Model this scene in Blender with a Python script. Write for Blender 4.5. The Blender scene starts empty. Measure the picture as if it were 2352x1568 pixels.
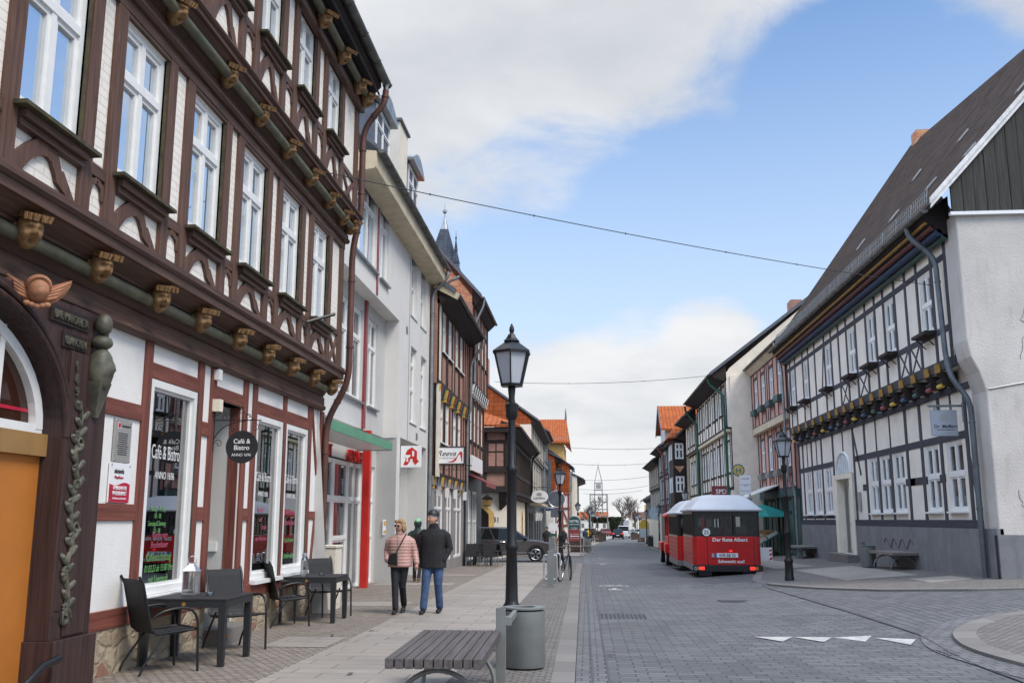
import bpy, math, random, mathutils
from mathutils import Vector, Matrix
random.seed(7)
SC = bpy.context.scene
COL = SC.collection
R = math.radians

# ------------------------------------------------------------------ camera
# camera axes: street runs along +Y, the ground falls about 1 % away from us
CAMZ = 1.46
F_PX, W_PX, H_PX = 2200.0, 2352.0, 1568.0
def _axes():
    d = Vector(((1350.0 - W_PX/2)/F_PX, (1192.0 - H_PX/2)/F_PX, 1.0)).normalized()
    ro = R(0.8)
    u0 = Vector((-math.sin(ro), -math.cos(ro), 0))
    u = (u0 - d*u0.dot(d)).normalized()
    r = d.cross(u)
    if r.x < 0: r = -r
    return r, d, u
_r, _d, _u = _axes()
cam_d = bpy.data.cameras.new("camera"); cam = bpy.data.objects.new("camera", cam_d); COL.objects.link(cam)
cam_d.sensor_width = 36; cam_d.lens = F_PX/W_PX*36; cam_d.clip_start = 0.1; cam_d.clip_end = 9000
m = Matrix.Identity(4)
for i, row in enumerate((_r, _d, _u)):
    m[i][0], m[i][1], m[i][2] = row.x, -row.y, -row.z
m[2][3] = CAMZ
cam.matrix_world = m
SC.camera = cam
def wdir(px, py):
    "direction into the scene of a point of the view, for laying out the sky"
    c = Vector(((px - W_PX/2)/F_PX, (py - H_PX/2)/F_PX, 1.0))
    return Vector((_r.dot(c), _d.dot(c), _u.dot(c))).normalized()

# ------------------------------------------------------------------ render settings
SC.view_settings.view_transform = 'Standard'; SC.view_settings.look = 'None'
SC.view_settings.gamma = 1.0; SC.view_settings.exposure = 0.98
SC.cycles.use_denoising = True
SC.cycles.max_bounces = 7; SC.cycles.diffuse_bounces = 3; SC.cycles.glossy_bounces = 3
SC.cycles.transparent_max_bounces = 10
SC.cycles.caustics_reflective = False; SC.cycles.caustics_refractive = False
SC.render.film_transparent = False

# ------------------------------------------------------------------ node helper
class NT:
    def __init__(s, tree): s.t = tree; s.n = tree.nodes; s.l = tree.links
    def new(s, kind, **kw):
        n = s.n.new(kind)
        for k, v in kw.items(): setattr(n, k, v)
        return n
    def put(s, sock, v):
        if v is None: return
        if isinstance(v, bpy.types.NodeSocket): s.l.new(v, sock)
        elif isinstance(v, (tuple, list)) and len(v) == 3 and sock.type == 'RGBA': sock.default_value = (*v, 1)
        else: sock.default_value = v
    def math(s, op, a, b=None, c=None, clamp=False):
        n = s.new('ShaderNodeMath', operation=op); n.use_clamp = clamp
        for i, v in enumerate((a, b, c)): s.put(n.inputs[i], v)
        return n.outputs[0]
    def vec(s, op, a, b=None, scale=None):
        n = s.new('ShaderNodeVectorMath', operation=op)
        s.put(n.inputs[0], a); s.put(n.inputs[1], b)
        if scale is not None: s.put(n.inputs['Scale'], scale)
        return n.outputs['Value'] if op in ('DOT_PRODUCT', 'LENGTH') else n.outputs[0]
    def mix(s, f, a, b, blend='MIX'):
        n = s.new('ShaderNodeMix', data_type='RGBA', blend_type=blend)
        s.put(n.inputs[0], f); s.put(n.inputs[6], a); s.put(n.inputs[7], b)
        return n.outputs[2]
    def noise(s, v, scale, detail=4, rough=0.55, dist=0.0):
        n = s.new('ShaderNodeTexNoise'); s.put(n.inputs['Vector'], v); n.inputs['Scale'].default_value = scale
        n.inputs['Detail'].default_value = detail; n.inputs['Roughness'].default_value = rough; n.inputs['Distortion'].default_value = dist
        return n.outputs[0]
    def step(s, v, a, b, lo=0.0, hi=1.0):
        n = s.new('ShaderNodeMapRange', interpolation_type='SMOOTHSTEP')
        for i, x in enumerate((v, a, b, lo, hi)): s.put(n.inputs[i], x)
        return n.outputs[0]
    def comb(s, x, y, z):
        n = s.new('ShaderNodeCombineXYZ')
        for i, v in enumerate((x, y, z)): s.put(n.inputs[i], v)
        return n.outputs[0]
    def sep(s, v):
        n = s.new('ShaderNodeSeparateXYZ'); s.put(n.inputs[0], v); return n.outputs
    def scale(s, v, xyz):
        return s.vec('MULTIPLY', v, xyz)

# ------------------------------------------------------------------ sky and sun
SUN_EL, SUN_AZ = R(50), R(128)        # azimuth clockwise from +Y: the veiled sun stands to our right, a little behind
world = bpy.data.worlds.new("World"); SC.world = world; world.use_nodes = True
w = NT(world.node_tree); w.n.clear()
out = w.new('ShaderNodeOutputWorld'); bg = w.new('ShaderNodeBackground')
sky = w.new('ShaderNodeTexSky', sky_type='NISHITA'); sky.sun_disc = False
sky.sun_elevation = SUN_EL; sky.sun_rotation = SUN_AZ; sky.altitude = 200; sky.air_density = 1.0; sky.dust_density = 0.6; sky.ozone_density = 1.6
D = w.new('ShaderNodeTexCoord').outputs['Generated']
dx, dy, dz = w.sep(D)
zz = w.math('MAXIMUM', dz, 0.0)
den = w.math('ADD', zz, 0.22)
P = w.comb(w.math('DIVIDE', dx, den), w.math('DIVIDE', dy, den), 0.0)
n1 = w.noise(P, 1.5, 10, 0.60, 0.35)
n2 = w.noise(w.vec('ADD', P, (3.1, 1.7, 0.4)), 4.6, 10, 0.64, 0.35)
nn = w.math('ADD', w.math('MULTIPLY', w.math('SUBTRACT', n1, 0.5), 1.25), w.math('MULTIPLY', w.math('SUBTRACT', n2, 0.5), 1.25))
dens = w.math('ADD', nn, 0.02)
def lobe(px, py, r0, r1, amount):
    global dens
    a = w.vec('DOT_PRODUCT', D, tuple(wdir(px, py)))
    k = w.step(a, math.cos(R(r1)), math.cos(R(r0)), 0.0, amount)
    dens = w.math('ADD', dens, k)
lobe(900, -300, 6, 22, 0.62)
lobe(1560, -80, 3, 12, 0.48)
lobe(1180, 230, 3, 11, 0.22)
lobe(2330, 90, 2, 8, 0.85)
lobe(2010, 220, 2, 8, -0.70)
lobe(1760, 430, 3, 12, -0.40)
lobe(1300, 560, 3, 12, -0.34)
lobe(1500, 640, 2, 8, -0.25)
lobe(2300, 480, 5, 15, -0.9)
lobe(1250, 930, 1, 6, 0.5)
lobe(1560, 900, 2, 9, 0.65)
lobe(1400, 1080, 3, 9, 0.45)
lobe(1640, 800, 1, 4, 0.35)
mask = w.math('MULTIPLY', w.step(dens, -0.26, 0.46), 0.93)
shade = w.noise(w.vec('ADD', P, (8.0, 2.0, 1.0)), 2.2, 6, 0.55, 0.3)
sh2 = w.step(w.math('ADD', w.math('MULTIPLY', shade, 1.0), w.math('MULTIPLY', dz, 0.50)), 0.40, 0.95)
cl = w.mix(sh2, (0.470, 0.470, 0.470), (0.330, 0.340, 0.358))
# thin milky veil near the horizon
veil = w.math('MULTIPLY', w.step(dz, 0.58, 0.0), 0.92)
blue = w.mix(1.0, sky.outputs[0], (0.088, 0.104, 0.116), 'MULTIPLY')
blue = w.mix(veil, blue, (0.36, 0.42, 0.50))
colr = w.mix(mask, blue, cl)
# unseen overhead glow, leaning left, added to the sky to light the facades
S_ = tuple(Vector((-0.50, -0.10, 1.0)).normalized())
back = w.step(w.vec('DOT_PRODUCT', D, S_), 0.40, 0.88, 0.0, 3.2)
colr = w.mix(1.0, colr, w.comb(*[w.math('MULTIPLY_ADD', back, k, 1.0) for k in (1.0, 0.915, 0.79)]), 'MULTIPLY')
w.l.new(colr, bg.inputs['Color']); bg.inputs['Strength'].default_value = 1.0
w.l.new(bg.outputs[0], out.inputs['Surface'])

sun_d = bpy.data.lights.new("sun", 'SUN'); sun = bpy.data.objects.new("sun", sun_d); COL.objects.link(sun)
sun_d.energy = 1.5; sun_d.angle = R(24); sun_d.color = (1.0, 0.925, 0.82)
sv = Vector((math.sin(SUN_AZ)*math.cos(SUN_EL), math.cos(SUN_AZ)*math.cos(SUN_EL), math.sin(SUN_EL)))
sun.rotation_euler = (-sv).to_track_quat('-Z', 'Y').to_euler()
sun.location = sv*60
# ------------------------------------------------------------------ materials
def _mat(name):
    mt = bpy.data.materials.new(name); mt.use_nodes = True
    t = NT(mt.node_tree); b = t.n['Principled BSDF']
    return mt, t, b
def _bump(t, b, h, strength, dist=0.02):
    n = t.new('ShaderNodeBump'); n.inputs['Strength'].default_value = strength; n.inputs['Distance'].default_value = dist
    t.put(n.inputs['Height'], h); t.l.new(n.outputs[0], b.inputs['Normal'])
def mul(c, k): return tuple(min(1, x*k) for x in c)
def plain(name, col, rough=0.6, metal=0.0, var=0.12, vs=2.5, bump=0.0, bs=60, dirt=0.0, spec=0.5, coat=0.0, tint=None):
    "an even colour with slow variation, optional grain and streaky dirt"
    mt, t, b = _mat(name)
    o = t.new('ShaderNodeTexCoord').outputs['Object']
    n = t.noise(o, vs, 5, 0.6)
    c = t.mix(t.step(n, 0.3, 0.7), mul(col, 1-var), mul(col, 1+var))
    if tint: c = t.mix(t.step(t.noise(o, vs*0.6, 3, 0.5), 0.5, 0.75), c, tint)
    if dirt:
        s = t.noise(t.scale(o, (2.2, 2.2, 0.5)), 2.2, 6, 0.65)
        c = t.mix(t.math('MULTIPLY', t.step(s, 0.5, 0.78), dirt), c, mul(col, 0.45))
    t.put(b.inputs['Base Color'], c)
    b.inputs['Roughness'].default_value = rough; b.inputs['Metallic'].default_value = metal
    b.inputs['Specular IOR Level'].default_value = spec; b.inputs['Coat Weight'].default_value = coat
    if bump: _bump(t, b, t.noise(o, bs, 4, 0.6), bump)
    return mt
def wood(name, col, rough=0.65, axis=2, dark=0.55, bump=0.35, peel=None):
    mt, t, b = _mat(name)
    o = t.new('ShaderNodeTexCoord').outputs['Object']
    sc = [22.0, 22.0, 22.0]; sc[axis] = 1.1
    g = t.noise(t.scale(o, tuple(sc)), 1.0, 6, 0.65, 0.4)
    c = t.mix(t.step(g, 0.28, 0.68), mul(col, dark), mul(col, 1.12))
    big = t.noise(o, 1.4, 4, 0.6)
    c = t.mix(t.math('MULTIPLY', t.step(big, 0.45, 0.8), 0.5), c, mul(col, 0.7))
    if peel: c = t.mix(t.step(t.noise(t.scale(o, tuple(q*0.3 for q in sc)), 1.6, 7, 0.7), 0.66, 0.70), c, peel)
    t.put(b.inputs['Base Color'], c); b.inputs['Roughness'].default_value = rough; b.inputs['Specular IOR Level'].default_value = 0.25
    _bump(t, b, g, bump, 0.012)
    return mt
def bricks(name, c1, c2, mortar, bw, rh, ms, coord='UV', off=0.5, rough=0.8, bump=0.6, dist=0.012, warp=0.0, stain=0.25, bdist=0.01, spec=0.3, tall=False, patch=None, bias=0.0):
    mt, t, b = _mat(name)
    o = t.new('ShaderNodeTexCoord').outputs[coord]
    v = o
    if warp:
        nz = t.new('ShaderNodeTexNoise'); t.put(nz.inputs['Vector'], o); nz.inputs['Scale'].default_value = 1.0/max(bw, rh)/1.6; nz.inputs['Detail'].default_value = 2
        v = t.vec('ADD', o, t.vec('SCALE', t.vec('SUBTRACT', nz.outputs[1], (0.5, 0.5, 0.5)), scale=warp))
    if tall:
        x, y, z = t.sep(v); v = t.comb(y, x, z)
    k = t.new('ShaderNodeTexBrick'); t.put(k.inputs['Vector'], v)
    k.offset = off; k.inputs['Scale'].default_value = 1.0
    k.inputs['Brick Width'].default_value = bw; k.inputs['Row Height'].default_value = rh
    k.inputs['Mortar Size'].default_value = ms; k.inputs['Mortar Smooth'].default_value = 0.35; k.inputs['Bias'].default_value = bias
    t.put(k.inputs['Color1'], c1); t.put(k.inputs['Color2'], c2); t.put(k.inputs['Mortar'], mortar)
    c = k.outputs['Color']
    fine = t.noise(o, 30.0/max(bw, 0.1)*0.25, 5, 0.65)
    c = t.mix(0.35, c, t.mix(fine, (0.3, 0.3, 0.3), (1.0, 1.0, 1.0)), 'MULTIPLY')
    c = t.mix(1.0, c, (1.22, 1.22, 1.22), 'MULTIPLY')
    big = t.noise(o, 0.5, 6, 0.65)
    c = t.mix(t.math('MULTIPLY', t.step(big, 0.42, 0.72), stain), c, mul(c1, 0.45))
    if patch:
        c = t.mix(t.math('MULTIPLY', t.step(t.noise(o, 0.9, 4, 0.6), 0.52, 0.66), patch[1]), c, patch[0])
    t.put(b.inputs['Base Color'], c); b.inputs['Roughness'].default_value = rough; b.inputs['Specular IOR Level'].default_value = spec
    h = t.math('ADD', t.math('MULTIPLY', k.outputs['Fac'], -1.0), t.math('MULTIPLY', fine, 0.5))
    _bump(t, b, h, bump, bdist)
    return mt
def rubble(name):
    mt, t, b = _mat(name)
    o = t.new('ShaderNodeTexCoord').outputs['UV']
    o2 = t.vec('ADD', o, t.vec('SCALE', t.vec('SUBTRACT', t.new('ShaderNodeTexNoise').outputs[1], (0.5, 0.5, 0.5)), scale=0.0))
    nz = t.new('ShaderNodeTexNoise'); t.put(nz.inputs['Vector'], o); nz.inputs['Scale'].default_value = 5; nz.inputs['Detail'].default_value = 3
    v = t.vec('ADD', o, t.vec('SCALE', t.vec('SUBTRACT', nz.outputs[1], (0.5, 0.5, 0.5)), scale=0.16))
    v = t.scale(v, (1.0, 1.5, 1.0))
    a = t.new('ShaderNodeTexVoronoi', feature='DISTANCE_TO_EDGE'); t.put(a.inputs['Vector'], v); a.inputs['Scale'].default_value = 3.6
    cvo = t.new('ShaderNodeTexVoronoi', feature='F1'); t.put(cvo.inputs['Vector'], v); cvo.inputs['Scale'].default_value = 3.6
    rnd = t.sep(cvo.outputs['Color'])[0]
    fine = t.noise(o, 18, 6, 0.7)
    c = t.mix(t.step(rnd, 0.2, 0.9), (0.36, 0.28, 0.19), (0.50, 0.42, 0.30))
    c = t.mix(t.step(t.sep(cvo.outputs['Color'])[1], 0.62, 0.8), c, (0.30, 0.15, 0.10))
    c = t.mix(t.step(fine, 0.35, 0.7), c, t.mix(0.5, c, (0.18, 0.12, 0.08)))
    e = t.step(a.outputs['Distance'], 0.02, 0.13)
    c = t.mix(e, t.mix(fine, (0.25, 0.20, 0.14), (0.42, 0.35, 0.26)), c)
    t.put(b.inputs['Base Color'], c); b.inputs['Roughness'].default_value = 0.9
    _bump(t, b, t.math('ADD', t.step(a.outputs['Distance'], 0.0, 0.16), t.math('MULTIPLY', fine, 0.8)), 0.7, 0.02)
    return mt
def tiles(name, c1, c2, w=0.22, h=0.30, dark=0.35, bump=1.0, wave=True, stain=0.3):
    "roof tiles laid in courses (UV in metres)"
    mt, t, b = _mat(name)
    o = t.new('ShaderNodeTexCoord').outputs['UV']
    k = t.new('ShaderNodeTexBrick'); t.put(k.inputs['Vector'], o); k.offset = 0.0 if wave else 0.5
    k.inputs['Scale'].default_value = 1; k.inputs['Brick Width'].default_value = w; k.inputs['Row Height'].default_value = h
    k.inputs['Mortar Size'].default_value = 0.0; t.put(k.inputs['Color1'], c1); t.put(k.inputs['Color2'], c2)
    x, y, z = t.sep(o)
    fy = t.math('FRACT', t.math('DIVIDE', y, h)); fx = t.math('FRACT', t.math('DIVIDE', x, w))
    lip = t.step(fy, 0.0, 0.24)                       # dark joint under each course
    if wave: roll = t.math('ABSOLUTE', t.math('SINE', t.math('MULTIPLY', fx, math.pi)))
    else: roll = t.step(t.math('ABSOLUTE', t.math('SUBTRACT', fx, 0.5)), 0.5, 0.40)
    c = t.mix(t.math('MULTIPLY', t.math('SUBTRACT', 1.0, lip), 0.8), k.outputs['Color'], mul(c1, dark))
    c = t.mix(t.math('MULTIPLY', t.math('SUBTRACT', 1.0, t.step(roll, 0.0, 0.45)), 0.75), c, mul(c1, dark))
    big = t.noise(o, 0.8, 5, 0.65)
    c = t.mix(t.math('MULTIPLY', t.step(big, 0.45, 0.75), stain), c, mul(c1, 0.5))
    t.put(b.inputs['Base Color'], c); b.inputs['Roughness'].default_value = 0.9; b.inputs['Specular IOR Level'].default_value = 0.12
    hh = t.math('ADD', t.math('MULTIPLY', roll, 0.6), t.math('MULTIPLY', t.math('SUBTRACT', 1.0, fy), 0.8))
    _bump(t, b, hh, bump, 0.04)
    return mt
def glass(name, col=(0.02, 0.025, 0.03), ior=1.9, rough=0.02, haze=None, hz=0.0):
    "a pane seen from outside by day: dark room behind, sky in front"
    mt, t, b = _mat(name)
    o = t.new('ShaderNodeTexCoord').outputs['Object']
    c = col
    if haze: c = t.mix(t.math('MULTIPLY', t.step(t.noise(t.scale(o, (6, 1, 0.6)), 1.0, 3, 0.5), 0.42, 0.58), hz), col, haze)
    t.put(b.inputs['Base Color'], c); b.inputs['Roughness'].default_value = rough; b.inputs['IOR'].default_value = ior
    _bump(t, b, t.noise(o, 1.3, 2, 0.5), 0.04, 0.02)
    return mt
def clearglass(name, refl=0.12, tint=(0.9, 0.93, 0.92)):
    mt = bpy.data.materials.new(name); mt.use_nodes = True
    t = NT(mt.node_tree); t.n.clear()
    o = t.new('ShaderNodeOutputMaterial'); g = t.new('ShaderNodeBsdfGlossy'); g.inputs['Roughness'].default_value = 0.01
    tr = t.new('ShaderNodeBsdfTransparent'); t.put(tr.inputs['Color'], tint)
    fr = t.new('ShaderNodeFresnel'); fr.inputs['IOR'].default_value = 1.5
    mx = t.new('ShaderNodeMixShader')
    t.put(mx.inputs[0], t.math('ADD', fr.outputs[0], refl, clamp=True)); t.l.new(tr.outputs[0], mx.inputs[1]); t.l.new(g.outputs[0], mx.inputs[2])
    t.l.new(mx.outputs[0], o.inputs['Surface'])
    return mt
def glow(name, col, strength):
    mt, t, b = _mat(name)
    b.inputs['Base Color'].default_value = (*col, 1); b.inputs['Emission Color'].default_value = (*col, 1); b.inputs['Emission Strength'].default_value = strength
    return mt
def quilt(name, col):
    mt, t, b = _mat(name)
    o = t.new('ShaderNodeTexCoord').outputs['Object']
    x, y, z = t.sep(o)
    wob = t.math('MULTIPLY', t.noise(o, 9, 2, 0.5), 0.02)
    f = t.math('FRACT', t.math('DIVIDE', t.math('ADD', z, wob), 0.055))
    puff = t.math('SINE', t.math('MULTIPLY', f, math.pi))
    c = t.mix(t.step(puff, 0.0, 0.3), mul(col, 0.86), col)
    t.put(b.inputs['Base Color'], c); b.inputs['Roughness'].default_value = 0.45
    _bump(t, b, t.math('ADD', puff, t.math('MULTIPLY', t.noise(o, 35, 3, 0.6), 0.5)), 0.5, 0.012)
    return mt

M = {}
M['wh_paint'] = plain('white_paint', (0.80, 0.80, 0.78), 0.35, var=0.04, vs=6, dirt=0.10)
M['pl_white'] = plain('white_plaster', (0.80, 0.785, 0.755), 0.9, var=0.04, vs=2, bump=0.3, bs=45)
M['brk_white'] = bricks('painted_brick', (0.82, 0.775, 0.705), (0.78, 0.735, 0.665), (0.66, 0.61, 0.54), 0.27, 0.085, 0.006, warp=0.02, bump=0.7, bdist=0.008, stain=0.10)
M['brown'] = wood('brown_timber', (0.140, 0.078, 0.058), 0.62, 2, peel=(0.30, 0.22, 0.18))
M['brown_h'] = wood('brown_timber_long', (0.120, 0.070, 0.053), 0.58, 0, peel=(0.26, 0.19, 0.15))
M['red_h'] = wood('red_timber_long', (0.21, 0.072, 0.052), 0.6, 0)
M['red_v'] = wood('red_timber', (0.205, 0.07, 0.052), 0.6, 2)
M['dk_brown'] = wood('dark_carved_timber', (0.062, 0.036, 0.033), 0.5, 2)
M['dk_dark'] = wood('eaves_boards', (0.035, 0.026, 0.024), 0.7, 0)
M['green_roll'] = plain('green_moulding', (0.115, 0.112, 0.070), 0.6, var=0.3, vs=5, tint=(0.10, 0.11, 0.085))
M['moss'] = plain('mossy_edge', (0.060, 0.050, 0.028), 0.8, var=0.4, vs=9, tint=(0.085, 0.085, 0.028))
M['ochre'] = plain('ochre_carving', (0.29, 0.165, 0.070), 0.62, var=0.35, vs=9, bump=0.4, bs=50, dirt=0.5)
M['terra'] = plain('terracotta', (0.38, 0.17, 0.09), 0.65, var=0.2, vs=8, bump=0.3, bs=60, dirt=0.3)
M['bronze'] = plain('green_bronze_carving', (0.095, 0.092, 0.066), 0.5, var=0.4, vs=6, bump=0.3, bs=40)
M['rubble'] = rubble('rubble_stone')
M['orange'] = plain('orange_door', (0.47, 0.165, 0.03), 0.5, var=0.08, vs=1.5, bump=0.1, bs=200)
M['ochre_beam'] = plain('ochre_transom', (0.30, 0.17, 0.06), 0.6)
M['glass_sky'] = glass('window_glass', (0.012, 0.016, 0.022), 3.6)
_b = M['glass_sky'].node_tree.nodes['Principled BSDF']; _b.inputs['Metallic'].default_value = 0.75; _b.inputs['Base Color'].default_value = (0.62, 0.72, 0.82, 1)
M['glass_dim'] = glass('window_glass_dim', (0.03, 0.035, 0.04), 1.7, haze=(0.32, 0.33, 0.33), hz=0.55)
M['glass_far'] = glass('window_glass_far', (0.07, 0.08, 0.09), 1.7, haze=(0.4, 0.4, 0.4), hz=0.6)
M['glass_pale'] = glass('pale_sheen_glass', (0.22, 0.23, 0.24), 1.6, haze=(0.55, 0.54, 0.52), hz=0.8)  # whitish reflection of the panes is mixed into their base colour
M['glass_k'] = glass('old_window_glass', (0.03, 0.033, 0.036), 1.5, haze=(0.28, 0.27, 0.25), hz=0.35)
M['c_blue'] = plain('cornice_blue', (0.022, 0.045, 0.10), 0.7); M['c_red'] = plain('cornice_red', (0.12, 0.035, 0.028), 0.7)
M['glass_shop'] = clearglass('shop_glass', 0.36)
M['glass_clear'] = clearglass('clear_glass', 0.0)
M['glass_car'] = glass('car_glass', (0.012, 0.014, 0.015), 1.38)
M['glass_lamp'] = plain('frosted_lantern_glass', (0.48, 0.50, 0.54), 0.25, var=0.05, vs=3)
M['zinc'] = plain('zinc', (0.30, 0.32, 0.33), 0.45, 0.7, var=0.18, vs=3, dirt=0.3)
M['zinc_old'] = plain('old_zinc', (0.13, 0.13, 0.12), 0.55, 0.5, var=0.3, vs=4)
M['pipe_grey'] = plain('grey_pipe', (0.13, 0.145, 0.155), 0.5, 0.3, var=0.2, vs=3, dirt=0.3)
M['steel'] = plain('galvanised_steel', (0.55, 0.56, 0.57), 0.35, 0.9, var=0.1)
M['grey_metal'] = plain('grey_painted_metal', (0.205, 0.215, 0.205), 0.5, 0.2, var=0.1, vs=3, bump=0.1, bs=150, dirt=0.15)
M['pipe_br'] = plain('brown_pipe', (0.125, 0.055, 0.042), 0.5, 0.2, var=0.2, vs=4, tint=(0.07, 0.04, 0.04))
M['black'] = plain('black_iron', (0.014, 0.014, 0.015), 0.38, 0.2, var=0.2, vs=5, bump=0.1, bs=60)
M['plastic'] = plain('black_wicker_plastic', (0.017, 0.018, 0.020), 0.45, var=0.2, vs=30, bump=0.5, bs=120)
M['mesh_fab'] = plain('black_chair_fabric', (0.022, 0.023, 0.025), 0.7, var=0.15, vs=20, bump=0.3, bs=300)
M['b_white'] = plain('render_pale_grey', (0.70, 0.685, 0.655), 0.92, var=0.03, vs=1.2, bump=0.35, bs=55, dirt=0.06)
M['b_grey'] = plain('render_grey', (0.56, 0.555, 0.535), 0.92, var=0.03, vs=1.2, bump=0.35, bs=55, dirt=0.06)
M['red'] = plain('signal_red', (0.56, 0.025, 0.018), 0.35, var=0.08, vs=2)
M['dkred'] = plain('dull_red', (0.25, 0.045, 0.05), 0.5)
M['green'] = plain('green_fascia', (0.10, 0.30, 0.18), 0.45, var=0.12, vs=2)
M['cream'] = plain('cream_render', (0.82, 0.74, 0.60), 0.92, var=0.06, vs=2, bump=0.4, bs=40, dirt=0.12)
M['cream_lt'] = plain('pale_cream_render', (0.74, 0.68, 0.57), 0.92, var=0.06, vs=1.5, bump=0.5, bs=35, dirt=0.15)
M['brick_red'] = bricks('red_brick', (0.42, 0.195, 0.135), (0.32, 0.145, 0.10), (0.36, 0.31, 0.27), 0.25, 0.075, 0.009, bump=0.6, stain=0.3)
M['brick_gable'] = bricks('rough_gable_brick', (0.42, 0.115, 0.045), (0.55, 0.28, 0.12), (0.40, 0.36, 0.31), 0.28, 0.085, 0.010, bump=0.7, stain=0.15, patch=((0.55, 0.52, 0.47), 0.45))
M['t_dark'] = wood('black_brown_timber', (0.040, 0.030, 0.027), 0.7, 2)
M['t_grey'] = wood('blue_grey_timber', (0.066, 0.068, 0.082), 0.75, 2, dark=0.75)
M['t_greyh'] = wood('blue_grey_timber_long', (0.058, 0.060, 0.072), 0.75, 0, dark=0.75)
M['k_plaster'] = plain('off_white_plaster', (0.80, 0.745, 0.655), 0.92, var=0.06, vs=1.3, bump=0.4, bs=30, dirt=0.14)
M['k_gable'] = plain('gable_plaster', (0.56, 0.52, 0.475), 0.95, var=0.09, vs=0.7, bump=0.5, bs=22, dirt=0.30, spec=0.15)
M['k_plinth'] = plain('grey_plinth', (0.19, 0.19, 0.195), 0.9, var=0.12, vs=1.6, bump=0.4, bs=30, dirt=0.45)
M['boards'] = wood('weathered_boards', (0.060, 0.058, 0.052), 0.85, 2, dark=0.6)
M['tile_dark'] = tiles('dark_roof_tiles', (0.046, 0.031, 0.024), (0.082, 0.058, 0.045), 0.24, 0.40, 0.10, 1.0)
M['tile_or'] = tiles('orange_roof_tiles', (0.45, 0.130, 0.045), (0.35, 0.095, 0.035), 0.30, 0.34, 0.30, 1.0, stain=0.2)
M['tile_hang'] = tiles('hung_orange_tiles', (0.42, 0.110, 0.035), (0.32, 0.080, 0.028), 0.34, 0.36, 0.32, 1.0, wave=False, stain=0.2)
M['tile_brown'] = tiles('brown_roof_tiles', (0.16, 0.085, 0.055), (0.12, 0.07, 0.05), 0.3, 0.34, 0.4, 1.0)
M['slate'] = tiles('slate', (0.055, 0.065, 0.085), (0.085, 0.095, 0.115), 0.45, 0.30, 0.5, 0.5, wave=False, stain=0.2)
M['slate_p'] = plain('slate_cladding', (0.10, 0.115, 0.14), 0.7, var=0.15, vs=3, bump=0.3, bs=10)
M['pink'] = plain('pink_render', (0.54, 0.30, 0.235), 0.9, var=0.08, vs=2, bump=0.3)
M['beige_w'] = plain('beige_boards', (0.55, 0.47, 0.33), 0.7)
M['ochre_y'] = plain('yellow_ochre_paint', (0.31, 0.165, 0.025), 0.6, var=0.2, vs=6)
M['yellow'] = plain('yellow_paint', (0.62, 0.40, 0.05), 0.5)
M['yellow_w'] = plain('yellow_boarding', (0.62, 0.38, 0.12), 0.8)
M['blue'] = plain('blue_paint', (0.035, 0.075, 0.17), 0.6)
M['teal'] = plain('dark_green_paint', (0.025, 0.075, 0.065), 0.5)
M['dkgreen'] = plain('pipe_green', (0.015, 0.10, 0.06), 0.4)
M['slatesh'] = plain('shopfront_dark', (0.035, 0.048, 0.055), 0.45)
M['greysh'] = plain('shopfront_grey', (0.27, 0.25, 0.245), 0.6, var=0.06)
M['redbrown'] = plain('red_brown_paint', (0.20, 0.055, 0.04), 0.6)
M['ltblue'] = plain('pale_blue_panel', (0.52, 0.60, 0.62), 0.8)
M['sign_w'] = plain('sign_white', (0.82, 0.82, 0.82), 0.4, var=0.02)
M['sign_g'] = plain('sign_grey', (0.36, 0.38, 0.43), 0.4, var=0.04)
M['ink'] = plain('lettering_black', (0.02, 0.02, 0.022), 0.5)
M['w_ink'] = plain('lettering_white', (0.85, 0.85, 0.85), 0.5, var=0.02)
M['plaque'] = plain('grey_plaque', (0.40, 0.39, 0.37), 0.35, 0.3, var=0.05)
M['crimson'] = plain('crimson_panel', (0.48, 0.012, 0.045), 0.4)
M['g_ink'] = plain('chalk_green', (0.16, 0.40, 0.13), 0.7)
M['p_ink'] = plain('chalk_pink', (0.48, 0.10, 0.17), 0.7)
M['curtain'] = plain('curtain', (0.55, 0.53, 0.48), 0.9, var=0.15, vs=9)
M['dim_room'] = plain('interior_wall', (0.48, 0.43, 0.37), 0.9, var=0.3, vs=1.2)
M['skin'] = plain('skin', (0.56, 0.30, 0.21), 0.5, var=0.06, vs=10)
M['hair'] = plain('blond_hair', (0.36, 0.22, 0.11), 0.6, var=0.35, vs=30, bump=0.6, bs=60)
M['navy'] = plain('dark_navy_cloth', (0.012, 0.013, 0.018), 0.8, var=0.2, vs=14, bump=0.3, bs=120)
M['jacket'] = plain('black_wool', (0.014, 0.014, 0.016), 0.85, var=0.3, vs=7, bump=0.5, bs=25)
M['jeans'] = plain('blue_jeans', (0.045, 0.085, 0.175), 0.8, var=0.35, vs=8, bump=0.4, bs=30)
M['pink_q'] = quilt('pink_quilted', (0.50, 0.29, 0.25))
M['hooded'] = plain('dark_green_nylon', (0.014, 0.034, 0.029), 0.5, var=.3, vs=12, bump=.4, bs=18)
M['mint'] = plain('mint_wool', (0.25, 0.50, 0.30), 0.9)
M['tan'] = plain('tan_trousers', (0.22, 0.14, 0.085), 0.8)
M['leather'] = plain('black_leather', (0.012, 0.011, 0.011), 0.4, bump=0.2, bs=40)
M['sole'] = plain('sole', (0.16, 0.10, 0.06), 0.7)
M['vest'] = plain('dark_blue_jacket', (0.02, 0.035, 0.075), 0.7)
M['tr_red'] = plain('train_red', (0.54, 0.014, 0.014), 0.36, var=0.06, vs=1.5, coat=0.1, spec=0.3)
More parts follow.
